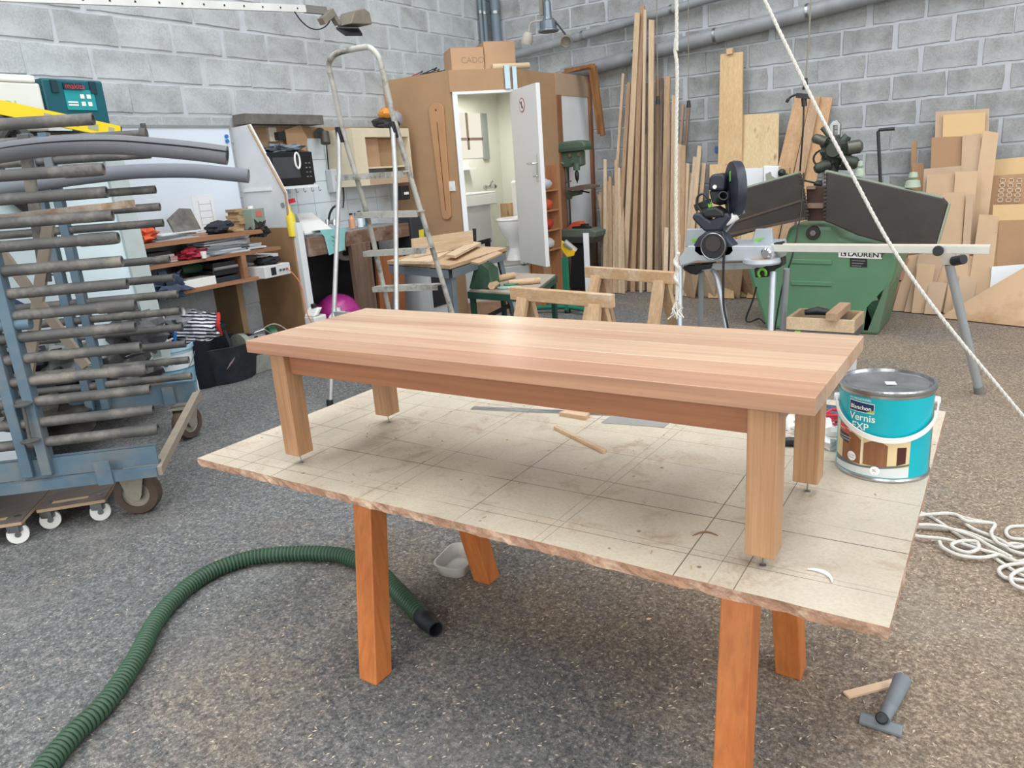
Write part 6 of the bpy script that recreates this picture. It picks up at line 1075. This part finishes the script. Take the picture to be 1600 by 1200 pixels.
for i, (x, y, xb) in enumerate(rgt): lean('slanting_lath', 'pale lath slanting right by the vertical rope, ' + rank(rgt, i), 'lath', (x, y), (x + 6, y + 1), 7.46 - .03 * (i % 2), xb, xb + 7, 7.10 + .02 * (i % 3), .02, LA[(0, 1, 3, 0)[i % 4]], 'laths slanting right of the rope')
PB = wood('yellow_pine', (226, 188, 134), (212, 170, 114), 2, .6, True, .06)
lean('tall_board', 'tall yellow pine board with a small block on its top, against the back wall', 'board', (1127, 86), (1162, 82), 7.58, 1119, 1158, 7.2, .028, PB)
a = PY(1141, 84, 7.55); solo('wood_block', G().box(a + V((0, 0, .02)), (.06, .05, .05)), PB, 'small wooden block sitting on top of the tall pine board', 'block')
lean('wide_board', 'wide knotty pine panel right of the tall board', 'board', (1161, 180), (1218, 178), 7.55, 1158, 1213, 7.15, .024, wood('pale_pine', (230, 202, 152), (220, 188, 136), 2, .6, True, .06))
lean('low_board', 'low pine panel piece behind the mitre saw head', 'board', (1110, 258), (1150, 256), 7.4, 1108, 1148, 7.05, .024, PB)
PC = wood('leaning_pine', (214, 168, 118), (198, 148, 98), 2, .6, True, .06)
lean('leaning_board', 'left of the three pine boards leaning to the right', 'board', (1243, 152), (1268, 151), 7.6, 1168, 1196, 7.1, .028, PC)
lean('leaning_board', 'middle of the three pine boards leaning to the right', 'board', (1268, 153), (1283, 152), 7.55, 1199, 1218, 7.08, .028, LA[1])
lean('leaning_board', 'right of the three pine boards leaning to the right', 'board', (1281, 153), (1302, 154), 7.6, 1226, 1240, 7.1, .03, PC)
for i, (x0, x1, y, xb0, xb1, l) in enumerate(((1078, 1098, 400, 1066, 1086, 'leftmost pale offcut board standing low under the mitre saw'), (1094, 1122, 402, 1086, 1118, 'second pale offcut board standing low under the mitre saw'), (1125, 1164, 404, 1100, 1156, 'widest pale offcut board standing low under the mitre saw'), (1150, 1172, 404, 1150, 1178, 'rightmost offcut board half behind the green machine'))):
    a, b = PY(x0, y, 6.9), PY(x1, y, 6.9); c, d = PZ(xb1, 466, 0), PZ(xb0, 461, 0); c.z = d.z = .002; solo('offcut_board', G().prism([a, b, c, d], (0, -.02, .002)), LA[(0, 3, 0, 1)[i]], l, 'board')
solo('blue_tape', G().bb(PY(1117, 225, 7.68).x, PY(1122, 225, 7.68).x, 7.672, 7.685, PY(1117, 238, 7.68).z, PY(1117, 229, 7.68).z), mat('blue_tape', (60, 110, 170), .5), 'small piece of blue tape on the back wall left of the tall board', 'tape')
# ---------------------------------------------------------------- GREEN PLANER "LAURENT"
MG = mat('machine_green', (88, 132, 100), .45, 0, .1, 6, dirt=(118, 132, 110), damt=.35); CI = mat('cast_iron_dark', (54, 48, 44), .5, 0, .3, 4, dirt=(92, 82, 70), damt=.5)
Ym = 5.85; k_ = lambda x, y, o=0: PY(x, y, Ym + o); f_ = k_(1270, 515); f_.z = 0
mc = thing('planer_machine', 'big green planer machine with raised dark cast iron tables', 'machine', V((f_.x, Ym, 0)))
bot = lambda px: V((PY(px, 500, Ym).x, Ym, 0))
pts = [bot(1196), k_(1166, 420), k_(1166, 398), k_(1222, 388), k_(1232, 356), k_(1240, 352), k_(1303, 353), k_(1314, 370), k_(1340, 378), k_(1398, 384), k_(1404, 404), k_(1398, 430), k_(1382, 470), bot(1362)]
part('body', G().prism(pts, (0, .62, 0)), MG, mc, bevel=.03)
part('base_flare', G().prism([bot(1345), k_(1350, 478), k_(1395, 430), V((bot(1362).x + .05, Ym, 0))], (0, .6, 0)), mat('machine_green_dull', (92, 118, 92), .6), mc, bevel=.02)
for y in (408, 442): part('pressed_rib', G().bar(k_(1236, y, -.004), k_(1300, y + 2, -.004), .01, .035), MG, mc, bevel=.006)
pl = part('name_plate', G().prism([k_(1310, 390, -.004), k_(1378, 393, -.004), k_(1378, 405, -.004), k_(1310, 402, -.004)], (0, .004, 0)), WHITEP, mc)
a, b = k_(1312, 401, -.006), k_(1376, 404, -.006); dx = (b - a).normalized(); hgt = (k_(1312, 391, -.006) - a).length
text('lettering', 'LAURENT', hgt * .95, lambda x, y: a + dx * (hgt * 1.15 + x * 1.26) + V((0, 0, y + hgt * .16)), mat('black_print', (28, 30, 30), .5), pl, bold=.001)
part('logo_block', G().obox(a + dx * hgt * .55 + V((0, .001, hgt * .5)), dx * hgt * .38, (0, .0008, 0), (0, 0, hgt * .38)), MC['black_print'], pl); text('lettering', 'L', hgt * .7, lambda x, y: a + V((0, -.0015, 0)) + dx * (hgt * .35 + x) + V((0, 0, y + hgt * .28)), WHITEP, pl, bold=.003)
pl2 = part('data_plate', G().prism([k_(1328, 403, -.003), k_(1355, 404, -.003), k_(1355, 418, -.003), k_(1328, 417, -.003)], (0, .003, 0)), DKST, mc)
for i in range(3): part('plate_line', G().bar(k_(1331, 407 + 4 * i, -.005), k_(1352 - 3 * i, 408 + 4 * i, -.005), .001, .006), STEEL, pl2)
part('round_knob', G().lathe(k_(1270, 364, -.02), [(.045, 0), (.05, .01), (.05, .03)], 24, (0, 1, 0)), CI, mc); part('knob_centre', G().lathe(k_(1270, 364, -.035), [(.022, 0), (.025, .02)], 6, (0, 1, 0)), STEEL, mc)
Tt = G().prism([k_(1249, 270, -.1), k_(1147, 299, -.1), k_(1134, 330, -.1), k_(1132, 375, -.1), k_(1212, 352, -.1), k_(1263, 343, -.1)], (0, .06, 0)); part('infeed_table', Tt, CI, mc, bevel=.008)
part('outfeed_table', G().prism([k_(1291, 268, -.1), k_(1474, 310, -.1), k_(1481, 318, -.1), k_(1462, 384, -.1), k_(1400, 384, -.1), k_(1340, 368, -.1), k_(1300, 350, -.1), k_(1288, 346, -.1)], (0, .06, 0)), CI, mc, bevel=.008)
GE = mat('green_white_edge', (148, 160, 140), .6)
part('table_edge', G().bar(k_(1249, 269, -.06), k_(1147, 298, -.06), .07, .012), GE, mc); part('table_edge', G().bar(k_(1291, 267, -.06), k_(1474, 309, -.06), .07, .012), GE, mc); part('table_edge', G().bar(k_(1484, 318, -.06), k_(1465, 384, -.06), .07, .012, (1, 0, 0)), GE, mc)
part('table_rib', G().bar(k_(1136, 350, -.105), k_(1256, 312, -.105), .006, .015), mat('worn_rib', (92, 80, 70), .5, .3), mc); part('table_lip', G().bar(k_(1140, 366, -.105), k_(1258, 341, -.105), .006, .02), MC['worn_rib'], mc)
for i in range(12):
    part('edge_tooth', G().box(k_(1251 + i * 1.0, 274 + i * 5.6, -.1), (.02, .02, .012)), CI, mc); part('edge_tooth', G().box(k_(1290 - i * .1, 273 + i * 6.0, -.1), (.02, .02, .012)), CI, mc)
part('cutter_block', G().prism([k_(1260, 292, .0), k_(1288, 293, .0), k_(1290, 345, 0), k_(1262, 345, 0)], (0, .12, 0)), mat('red_brown_iron', (84, 60, 52), .5, .3), mc); part('cutter_lip', G().bar(k_(1262, 321, -.02), k_(1287, 321, -.02), .06, .035), mat('worn_copper', (150, 122, 106), .5, .3), mc); part('cutter_lip', G().bar(k_(1262, 293, -.02), k_(1275, 293, -.02), .05, .02), MC['worn_copper'], mc)
Yt = 6.15; m_ = lambda x, y, o=0: PY(x, y, Yt + o); OG = mat('oily_green', (62, 70, 60), .5, .3, .3, 14)
part('feed_motor', G().blob(m_(1306, 236), (.10, .10, .10), .3, 3.5, 4, 22, 14), OG, mc); part('motor_boss', G().lathe(m_(1302, 234, -.13), [(.05, 0), (.055, .03), (.055, .06)], 20, (0, 1, 0)), OG, mc); part('motor_neck', G().cyl(m_(1300, 275), m_(1303, 250), .04), OG, mc)
part('steel_yoke', G().prism([m_(1297, 212), m_(1296, 195), m_(1301, 189), m_(1308, 188), m_(1313, 194), m_(1312, 212), m_(1308, 212), m_(1308, 196), m_(1302, 196), m_(1302, 212)], (0, .05, 0)), STEEL, mc, bevel=.003); part('yoke_base', G().cyl(m_(1304, 222, .02), m_(1304, 211, .02), .035, .045), STEEL, mc)
part('hand_wheel', G().tube([m_(1286, 247) + V((.07 * cos(i * pi / 8), .01, .06 * sin(i * pi / 8))) for i in range(16)], .008, 6, closed=True), OG, mc)
for (p_, q_, r_) in (((1290, 255), (1330, 244), .018), ((1300, 260), (1328, 250), .014), ((1296, 262), (1324, 263), .014), ((1285, 200), (1297, 215), .016)): part('lever', G().cyl(m_(*p_), m_(*q_, -.03), r_), OG, mc)
for i, (x_, y_, r_) in enumerate(((1322, 232, .05), (1318, 252, .045), (1292, 222, .035), (1296, 256, .04))): part('motor_lug', G().lathe(m_(x_, y_, -.06), [(0, 0), (r_, .005), (r_, .09), (r_ * .6, .11), (0, .11)], 14, ((1, .4, .1), (1, -.3, -.2), (-1, .1, .4), (-.8, -.5, -.3))[i]), OG if i % 2 else mat('oily_steel', (96, 96, 88), .4, .4, .3, 20), mc)
part('vertical_rod', G().cyl(m_(1287, 262), m_(1284, 310), .008), STEEL, mc); part('knob', G().blob(m_(1283, 307), (.028, .028, .028), .1, 2), OG, mc); part('knob', G().blob(m_(1279, 287), (.035, .03, .025), .1, 2), OG, mc); part('lever_rod', G().tube([m_(1252, 281), m_(1266, 284), m_(1280, 287)], .007), BLACKP, mc)
part('side_duct', G().cyl(k_(1392, 380, .3), k_(1384, 450, .3), .07), MC['machine_green_dull'] if 'machine_green_dull' in MC else MG, mc)
solo('angled_rod', G().tube([k_(1376, 290, -.05), k_(1372, 206, -.05), k_(1374, 203, -.05), k_(1398, 201, -.05)], .011, 8), BLACKP, 'black right-angled rod standing on the raised right planer table', 'rod')
for (px, py, s_, l) in ((1344, 272, .028, 'small pale green knob on the raised right table, nearer its centre'), (1426, 290, .042, 'pale green clamp knob on the raised right table, near the right end')):
    c = k_(px, py, -.06); t = thing('clamp_knob', l, 'knob', c); part('knob_base', G().lathe(c, [(s_ * 1.2, -.01), (s_, .03), (s_ * .5, .04)], 18), mat('pale_green_enamel', (164, 178, 158), .5), t); part('knob_top', G().lathe(c + V((0, 0, .045)), [(s_ * .4, 0), (s_ * .7, .01), (s_ * .6, .04), (0, .045)], 18), mat('pale_green_enamel', (1, 1, 1)), t)
w_ = thing('white_fence_board', 'white board and casing behind the left raised planer table', 'board', k_(1190, 300, .4)); part('white_board', G().prism([k_(1140, 264, .4), k_(1192, 262, .4), k_(1192, 330, .4), k_(1140, 330, .4)], (0, .03, 0)), WPAINT, w_); part('white_casing', G().prism([k_(1193, 259, .3), k_(1216, 260, .3), k_(1216, 330, .3), k_(1193, 330, .3)], (0, .08, 0)), WPAINT, w_, bevel=.004); part('brown_edge', G().prism([k_(1217, 261, .33), k_(1233, 262, .33), k_(1233, 330, .33), k_(1217, 330, .33)], (0, .05, 0)), PINE, w_)
part('ball_lever', G().cyl(k_(1220, 270, .28), k_(1232, 273, .28), .006).lathe(k_(1220, 270, .26), [(0, 0), (.026, .01), (.03, .03), (.02, .05), (0, .055)], 14, (0, 1, 0)), BLACKP, w_); part('grey_splotch', G().prism([k_(1196, 272, .295), k_(1204, 268, .295), k_(1206, 275, .295), k_(1212, 278, .295), k_(1208, 284, .295), k_(1197, 282, .295)], (0, .003, 0)), mat('grey_patch', (148, 152, 138), .7), w_)
# ---------------------------------------------------------------- MITRE SAW ON STAND
Ys = 4.45; s_ = lambda x, y, o=0: PY(x, y, Ys + o); NB = mat('navy_plastic', (40, 46, 58), .45, 0, .1, 12); LG = mat('cast_alu_grey', (176, 184, 190), .45, .3, .08, 10); LT = mat('alu_tube', (178, 186, 192), .35, .5, .06, 10); LGR = mat('lime_plastic', (120, 200, 60), .4)
ms = thing('mitre_saw', 'navy and grey sliding mitre saw on the folding aluminium stand', 'saw', s_(1135, 415)); 
def ps(pts, dep, o=0): return G().prism([s_(x, y, o) for x, y in pts], (0, dep, 0))
part('saw_base', ps([(1060, 404), (1075, 384), (1205, 384), (1208, 400), (1205, 412), (1190, 419), (1175, 418), (1160, 408), (1110, 409), (1090, 408), (1062, 416)], .34, -.12), LG, ms, bevel=.006)
part('turntable', G().lathe(s_(1190, 412, -.1), [(.10, 0), (.105, .01), (.10, .03), (0, .032)], 28), LG, ms)
part('left_fence', ps([(1070, 386), (1073, 358), (1100, 357), (1108, 386)], .03, .1), LG, ms, bevel=.005); part('right_fence', ps([(1172, 387), (1180, 358), (1206, 357), (1208, 387)], .03, .1), LG, ms, bevel=.005)
for x in (1178, 1080): part('angle_pointer', ps([(x, 374), (x + 18, 371), (x + 8, 376), (x + 2, 379)], .004, .085), LGR, ms)
part('front_knob', G().lathe(s_(1196, 396, -.16), [(.02, 0), (.03, .01), (.026, .05)], 16, (0, 1, 0)), CHR, ms); part('base_plate_brown', G().lathe(s_(1192, 404, -.105), [(.07, 0), (.07, .002)], 20), mat('worn_tan', (178, 146, 124), .6), ms)
gd = part('blade_guard', G().lathe(s_(1139, 296, -.02), [(0, 0), (.10, 0), (.155, .01), (.16, .03), (.155, .06), (.10, .07), (0, .07)], 36, (.84, .54, 0)), NB, ms)
part('guard_lower', ps([(1133, 300), (1155, 290), (1153, 318), (1146, 345), (1135, 345)], .08, -.02), NB, ms, bevel=.01); part('guard_stripe', ps([(1140, 268), (1144, 266), (1144, 280), (1140, 284)], .004, -.045), LGR, ms); part('guard_label', ps([(1147, 285), (1153, 284), (1153, 293), (1147, 294)], .004, -.03), mat('olive_print', (120, 130, 80), .5), ms); part('red_mark', ps([(1143, 318), (1147, 312), (1147, 326), (1143, 328)], .004, -.04), RED, ms)
part('motor_housing', ps([(1106, 298), (1107, 278), (1113, 272), (1128, 271), (1133, 276), (1131, 298)], .14, -.06), NB, ms, bevel=.014); part('motor_lower', ps([(1107, 298), (1130, 298), (1126, 322), (1112, 318)], .11, -.04), BLACKP, ms, bevel=.01); part('motor_badge', G().lathe(s_(1117, 292, -.064), [(.012, 0), (.012, .004)], 16, (0, -1, 0)), WHITEP, ms)
part('dust_port', G().lathe(s_(1125, 314, -.05), [(.026, 0), (.028, .07), (.022, .07), (.02, .01)], 20, (.5, -.7, .45)), BLACKP, ms)
part('grip_arms', ps([(1080, 341), (1083, 334), (1092, 332), (1110, 345), (1126, 334), (1137, 332), (1142, 340), (1128, 358), (1124, 362), (1100, 362), (1096, 358)], .09, -.10), NB, ms, bevel=.014)
part('top_grip', ps([(1095, 332), (1104, 325), (1118, 323), (1130, 330), (1132, 340), (1100, 341)], .10, -.11), BLACKP, ms, bevel=.014)
ring = [s_(1116 + 34 * cos(a) * (1 if sin(a) > 0 else .75), 385 + 19 * -(-sin(a) if sin(a) > 0 else -sin(a) * 1.5) , -.12) for a in [i * pi / 16 for i in range(32)]]
part('handle_ring', G().prism([s_(x, y, -.12) for x, y in ((1082, 394), (1083, 383), (1090, 371), (1102, 362), (1122, 361), (1134, 368), (1147, 383), (1149, 393), (1142, 401), (1128, 404), (1110, 405), (1092, 402))], (0, .09, 0)), NB, ms, bevel=.014)
part('motor_face', G().lathe(s_(1114, 385, -.15), [(.070, 0), (.078, .01), (.078, .05)], 32, (0, 1, 0)), BLACKP, ms); part('face_ring', G().tube([s_(1114, 385, -.152) + V((.072 * cos(i * pi / 16), 0, .075 * sin(i * pi / 16))) for i in range(32)], .0035, 6, closed=True), STEEL, ms); part('face_recess', G().lathe(s_(1114, 381, -.157), [(.045, 0), (.045, .004)], 24, (0, 1, 0)), mat('recess_brown', (58, 50, 48), .5), ms)
part('slide_rod', G().cyl(s_(1133, 346, -.06), s_(1163, 329, -.02), .014), STEEL, ms); part('rod_sleeve', G().cyl(s_(1133, 347, -.06), s_(1152, 336, -.04), .026), WHITEP, ms); part('side_strut', G().bar(s_(1150, 338, -.03), s_(1130, 362, .02), .02, .03), LG, ms)
part('cable_arc', G().tube(smooth_path([s_(1096, 330, -.05), s_(1089, 320, -.05), s_(1090, 308, -.05), s_(1098, 303, -.05), s_(1105, 308, -.05), s_(1109, 318, -.05)], 6), .007, 6), BLACKP, ms); part('laser_box', ps([(1083, 320), (1106, 311), (1108, 324), (1086, 330)], .06, -.02), BLACKP, ms, bevel=.006); part('lime_tag', ps([(1106, 318), (1111, 315), (1112, 325), (1107, 325)], .01, -.05), LGR, ms)
part('power_cable', G().tube(smooth_path([s_(1128, 362, -.13), s_(1133, 380, -.14), s_(1131, 400, -.14), s_(1130, 440, -.13), s_(1131, 480, -.12), s_(1137, 510, -.12), s_(1141, 545, -.08)], 6), .007, 6), BLACKP, ms)
st = thing('saw_stand', 'folding stand with aluminium tube legs and a long right extension rail', 'stand', V((-1.0, Ys, 0)))
z8 = s_(1208, 388).z; ra_ = s_(1206, 387, -.06); rb_ = PY(1547, 390, 4.36)
part('extension_rail', G().bar(ra_, rb_, .05, .04), mat('alu_profile', (206, 206, 198), .4, .4), st, bevel=.002); part('rail_ruler', G().bar(ra_ + V((0, 0, .022)), rb_ + V((0, 0, .022)), .03, .003), mat('ruler_tan', (222, 206, 186), .5), st)
kb = PY(1466, 392, 4.30); part('rail_knob', G().lathe(kb, [(.024, -.02), (.026, 0), (.02, .01)], 18, (0, 1, 0)), BLACKP, st); part('leg_bracket', G().prism([PY(x, y, 4.34) for x, y in ((1466, 396), (1494, 397), (1489, 414), (1474, 414))], (0, .06, 0)), mat('bracket_beige', (178, 172, 158), .6), st); part('bracket_knob', G().cyl(PY(1490, 408, 4.34), PY(1506, 405, 4.30), .024), BLACKP, st)
lf = PZ(1531, 615, 0); lt0 = PY(1483, 412, 4.37); part('leg', G().cyl(lt0, lf, .022, n=16), LT, st); part('foot_cap', G().cyl(lf, lf + (lt0 - lf).normalized() * .05, .0255, n=16), mat('grey_cap', (120, 122, 122), .6), st)
def leg(px0, py0, px1, py1, o0, o1, r=.018):
    a_, b_ = s_(px0, py0, o0), s_(px1, py1, o1); d_ = b_ - a_; b2_ = a_ + d_ * (-a_.z / d_.z); part('leg', G().cyl(a_, b2_, r, n=14), LT, st)
leg(1062, 415, 1062, 505, -.1, -.2); leg(1096, 414, 1095, 505, .12, .2); leg(1208, 425, 1204, 520, -.1, -.22); leg(1229, 420, 1223, 520, .12, .2)
bt = [s_(1100, 416, .05), s_(1110, 417, .03), s_(1118, 428, 0), s_(1124, 450, -.02), s_(1134, 505, -.05)]; d_ = bt[-1] - bt[-2]; bt.append(bt[-1] + d_ * (-bt[-1].z / d_.z)); part('leg', G().tube(smooth_path(bt, 5), .018, 12), LT, st)
part('leg_joint', ps([(1068, 415), (1112, 412), (1110, 420), (1096, 422), (1088, 430), (1078, 428), (1066, 420)], .1, -.02), BLACKP, st, bevel=.006); part('leg_joint', ps([(1178, 420), (1204, 410), (1222, 402), (1222, 416), (1206, 424), (1200, 433), (1180, 434)], .1, -.04), BLACKP, st, bevel=.006); part('lime_knob', G().tube([s_(1191, 427, -.07) + V((.022 * cos(i * pi / 9 - .6), 0, .024 * sin(i * pi / 9 - .6))) for i in range(15)], .008, 8), LGR, st)
part('rail_clamp', ps([(1209, 380), (1222, 378), (1223, 384), (1209, 385)], .05, -.08), BLACKP, st); a_ = s_(1060, 408, -.1)
part('support_bar', G().bar(s_(1070, 418, .02), s_(1222, 412, .02), .04, .04), LT, st)
solo('floor_cable', G().tube(smooth_path([k_(1256, 270, -.35), k_(1250, 340, -.4), k_(1238, 400, -.5), k_(1222, 450, -.5), V((k_(1208, 500, -.5).x, Ym - .5, .01))], 8), .006, 6), BLACKP, 'thin black cable hanging down in front of the green machine body', 'cable')
solo('floor_cable', G().tube(smooth_path([PY(1182, 448, 4.9), PY(1176, 470, 4.9), PY(1166, 497, 4.9), PY(1171, 503, 4.9), PY(1186, 498, 4.9), PY(1195, 505, 4.8)], 8), .006, 6), BLACKP, 'thin black cable looping low under the mitre saw stand', 'cable')
# ---------------------------------------------------------------- TOOL BOX AND BITS BEHIND THE TABLE
zs_ = .42; a = PZ(1231, 520, zs_ - .09); b = a + V((.36, -.01, 0)); c = b + V((0, .28, 0)); t = thing('tool_box', 'low black and lime tool box topped by a pale wooden tray, behind the coffee table', 'tool box', V(((a.x + c.x) / 2, (a.y + c.y) / 2, .05)))
e = (b - a).normalized(); n_ = V((-e.y, e.x, 0)); L_ = (b - a).length; D_ = (c - b).length; q0 = a - e * .01
def tb(x0, x1, y0, y1, z0, z1): return G().obox(q0 + e * (x0 + x1) / 2 + n_ * (y0 + y1) / 2 + V((0, 0, (z0 + z1) / 2 - q0.z)), e * (x1 - x0) / 2, n_ * (y1 - y0) / 2, (0, 0, (z1 - z0) / 2))
part('box_shell', tb(0, L_, 0, D_, zs_ - .12, zs_ - .07), mat('graphite_plastic', (70, 76, 78), .5), t, bevel=.01)
[part('leg', tb(x_, x_ + .03, y_, y_ + .03, .0, zs_ - .121), WPAINT, t) for x_ in (.01, L_ - .05) for y_ in (.02, D_ - .06)]; part('lime_latch', tb(.05, .08, -.008, 0, zs_ - .11, zs_ - .075), LGR, t)
for x0_, x1_, y0_, y1_ in ((0, L_, 0, .02), (0, L_, D_ - .02, D_), (0, .02, .02, D_ - .02), (L_ - .02, L_, .02, D_ - .02)): part('tray_side', tb(x0_, x1_, y0_, y1_, zs_ - .069, zs_), PL2 if y0_ == 0 else DKE, t)
p0_ = q0 + e * (L_ - .11) + V((0, 0, zs_ - q0.z + .022)); solo('wood_batten', G().bar(p0_ - n_ * .04, p0_ + n_ * (D_ + .02), .06, .04), wood('batten_brown', (190, 152, 116), (172, 132, 98), 1, .7, False, .05), 'brown batten lying across the pale tray of the tool box', 'batten')
p0_ = q0 + e * .10 + n_ * D_ * .6 + V((0, 0, zs_ - q0.z)); solo('black_drill', G().tube([p0_ - e * .04, p0_ + e * .03 + V((0, 0, .012)), p0_ + e * .10 + V((0, 0, .005))], [.016, .024, .016], 10), BLACKP, 'black hand tool lying in the pale tray of the tool box', 'tool')
# ---------------------------------------------------------------- MDF OFFCUTS AT THE RIGHT
SM = [MDFP, mat('pale_mdf_b', (196, 166, 134), .85, 0, .06, 9, rnd=.08), mat('brown_mdf_b', (166, 130, 98), .85, 0, .06, 9, rnd=.08), mat('fresh_mdf', (204, 172, 126), .85, 0, .05, 9)]
sh = [((1462, 176), (1546, 171), 1458, 1540, 7.60, 6.95, 0, 'largest pale fibreboard sheet at the back of the right-hand stack'), ((1474, 181), (1540, 177), 1466, 1530, 7.55, 6.93, 3, 'yellowish sheet on the face of the largest fibreboard sheet'),
 ((1456, 216), (1506, 214), 1450, 1500, 7.45, 6.9, 2, 'browner square sheet in the upper stack at the right'), ((1504, 213), (1533, 210), 1498, 1528, 7.42, 6.88, 0, 'narrow sheet next to the browner square sheet'), ((1536, 205), (1560, 209), 1500, 1530, 7.40, 6.85, 1, 'tall narrow sheet tilted left of the perforated panel'),
 ((1444, 265), (1502, 260), 1436, 1496, 7.25, 6.85, 0, 'middle height sheet behind the raised planer table end'), ((1449, 274), (1492, 272), 1440, 1484, 7.18, 6.83, 1, 'pale sheet left of the middle of the stack'), ((1493, 269), (1528, 268), 1480, 1512, 7.15, 6.81, 1, 'plain sheet right of the pale middle one'),
 ((1552, 251), (1640, 243), 1540, 1640, 7.50, 6.95, 3, 'wide yellow topped sheet behind the perforated panel'), ((1548, 276), (1640, 270), 1534, 1640, 7.35, 6.92, 2, 'grey-brown panel with three columns of punched slots'),
 ((1472, 302), (1508, 300), 1462, 1500, 7.05, 6.78, 1, 'sheet with a lighter upper band just above the white rail'), ((1510, 305), (1522, 304), 1500, 1512, 7.02, 6.77, 0, 'very narrow upright strip above the white rail'), ((1530, 336), (1562, 337), 1512, 1548, 6.98, 6.72, 1, 'smooth pale sheet standing in front near the rail end'),
 ((1552, 321), (1640, 318), 1545, 1640, 7.0, 6.78, 3, 'low wide sheet under the perforated panel'), ((1562, 345), (1640, 343), 1556, 1640, 6.95, 6.76, 2, 'brown low sheet at the picture edge'),
 ((1392, 396), (1408, 396), 1376, 1392, 6.95, 6.76, 2, 'narrow dark edged sheet right beside the green machine'), ((1420, 400), (1436, 398), 1398, 1416, 6.93, 6.75, 1, 'slim sheet low left in the stack'), ((1436, 398), (1478, 400), 1416, 1450, 6.90, 6.72, 0, 'low sheet behind the two small front squares'), ((1434, 412), (1462, 414), 1428, 1452, 6.82, 6.70, 1, 'small front square sheet, left one'), ((1452, 441), (1480, 443), 1448, 1474, 6.78, 6.66, 0, 'smallest front square sheet, right one'),
 ((1490, 398), (1548, 404), 1478, 1540, 6.90, 6.72, 1, 'low wide sheet behind the stand leg'), ((1500, 432), (1528, 434), 1490, 1520, 6.82, 6.68, 0, 'low square sheet right behind the stand leg'), ((1405, 404), (1420, 404), 1388, 1402, 6.90, 6.78, 2, 'dark narrow strip between the machine and the stack')]
for tl_, tr_, b0, b1, Yt_, Yb_, mi, l in sh:
    o = lean('fibreboard_sheet', l, 'board', tl_, tr_, Yt_, b0, b1, Yb_, .018, SM[mi])
    if 'punched' in l:
        for c_ in range(3):
            for r_ in range(5):
                q_ = lean('tmp', 'x', 'x', (1568 + 13 * c_ - r_, 282 + r_ * 7.5), (1573 + 13 * c_ - r_, 282 + r_ * 7.5), 7.31 - .012 * r_, 1560 + 13 * c_, 1563 + 13 * c_, 6.9, .004, SM[0]); me = q_.data; bpy.data.objects.remove(q_)
                a_ = PY(1567 + 13 * c_ - r_, 282 + r_ * 7.5, 7.32 - .022 * r_); g = G(); w2, h2 = .018, .016
                for x0_, x1_, z0_, z1_ in ((-w2, w2, h2 - .004, h2), (-w2, w2, -h2, -h2 + .004), (-w2, -w2 + .004, -h2, h2), (w2 - .004, w2, -h2, h2)): g.bb(a_.x + x0_, a_.x + x1_, a_.y - .012, a_.y - .006, a_.z + z0_, a_.z + z1_)
                part('punched_slot', g, mat('cream_slot', (222, 210, 190), .6), o)
lean('narrow_stick', 'single narrow wooden stick standing left of the fibreboard stack', 'stick', (1425, 222), (1433, 221), 7.6, 1418, 1427, 7.2, .02, SM[2])
lean('narrow_board', 'short brown board at the foot of the narrow stick', 'board', (1426, 256), (1444, 255), 7.5, 1420, 1440, 7.2, .02, SM[2])
a, b, c_ = PZ(1467, 497, .002), PZ(1610, 512, .002), PY(1640, 385, 6.75); d_ = PZ(1680, 520, .002); solo('corner_sheet', G().prism([a, d_, PY(1680, 372, 6.7), ], (0, -.015, .008)), mat('two_tone_sheet', (196, 164, 132), .8, 0, .08, 4, dirt=(150, 110, 74), damt=.9), 'large diagonal sheet leaning at the right picture edge with sawdust stains', 'board')
for i, (p_, q_, l) in enumerate((((1550, 417), (1640, 410), 'lower white panel in the stack at the picture edge'), ((1568, 406), (1640, 402), 'upper white panel in the stack at the picture edge'))): lean('coated_board', l, 'board', p_, q_, 6.82 + .06 * i, p_[0] - 2, 1640, 6.72 + .06 * i, .015, WPAINT)
for i in range(7):
    a_ = PY(1560 + (i % 3) * 9, 365 + i * 5.5, 6.93); solo('small_offcut', G().box(a_ + V((.12, .05, 0)), (.3 - .02 * i, .14, .02), .05 * (i % 3 - 1)), SM[i % 3], 'small offcut in the pile at the right picture edge, %s from the top' % ('topmost', 'second', 'third', 'fourth', 'fifth', 'sixth', 'seventh')[i], 'offcut', group='small offcuts piled at the right edge')
t = lean('steel_profile', 'punched grey steel profile standing right of the green machine', 'profile', (1402, 430), (1413, 430), 6.95, 1396, 1408, 6.85, .03, mat('zinc_grey', (150, 156, 160), .4, .6))
for i in range(4): p_ = PY(1407 - i * .5, 438 + 10 * i, 6.86); part('punched_hole', G().box(p_ - V((0, .03, 0)), (.02, .004, .012)), DKST, t)
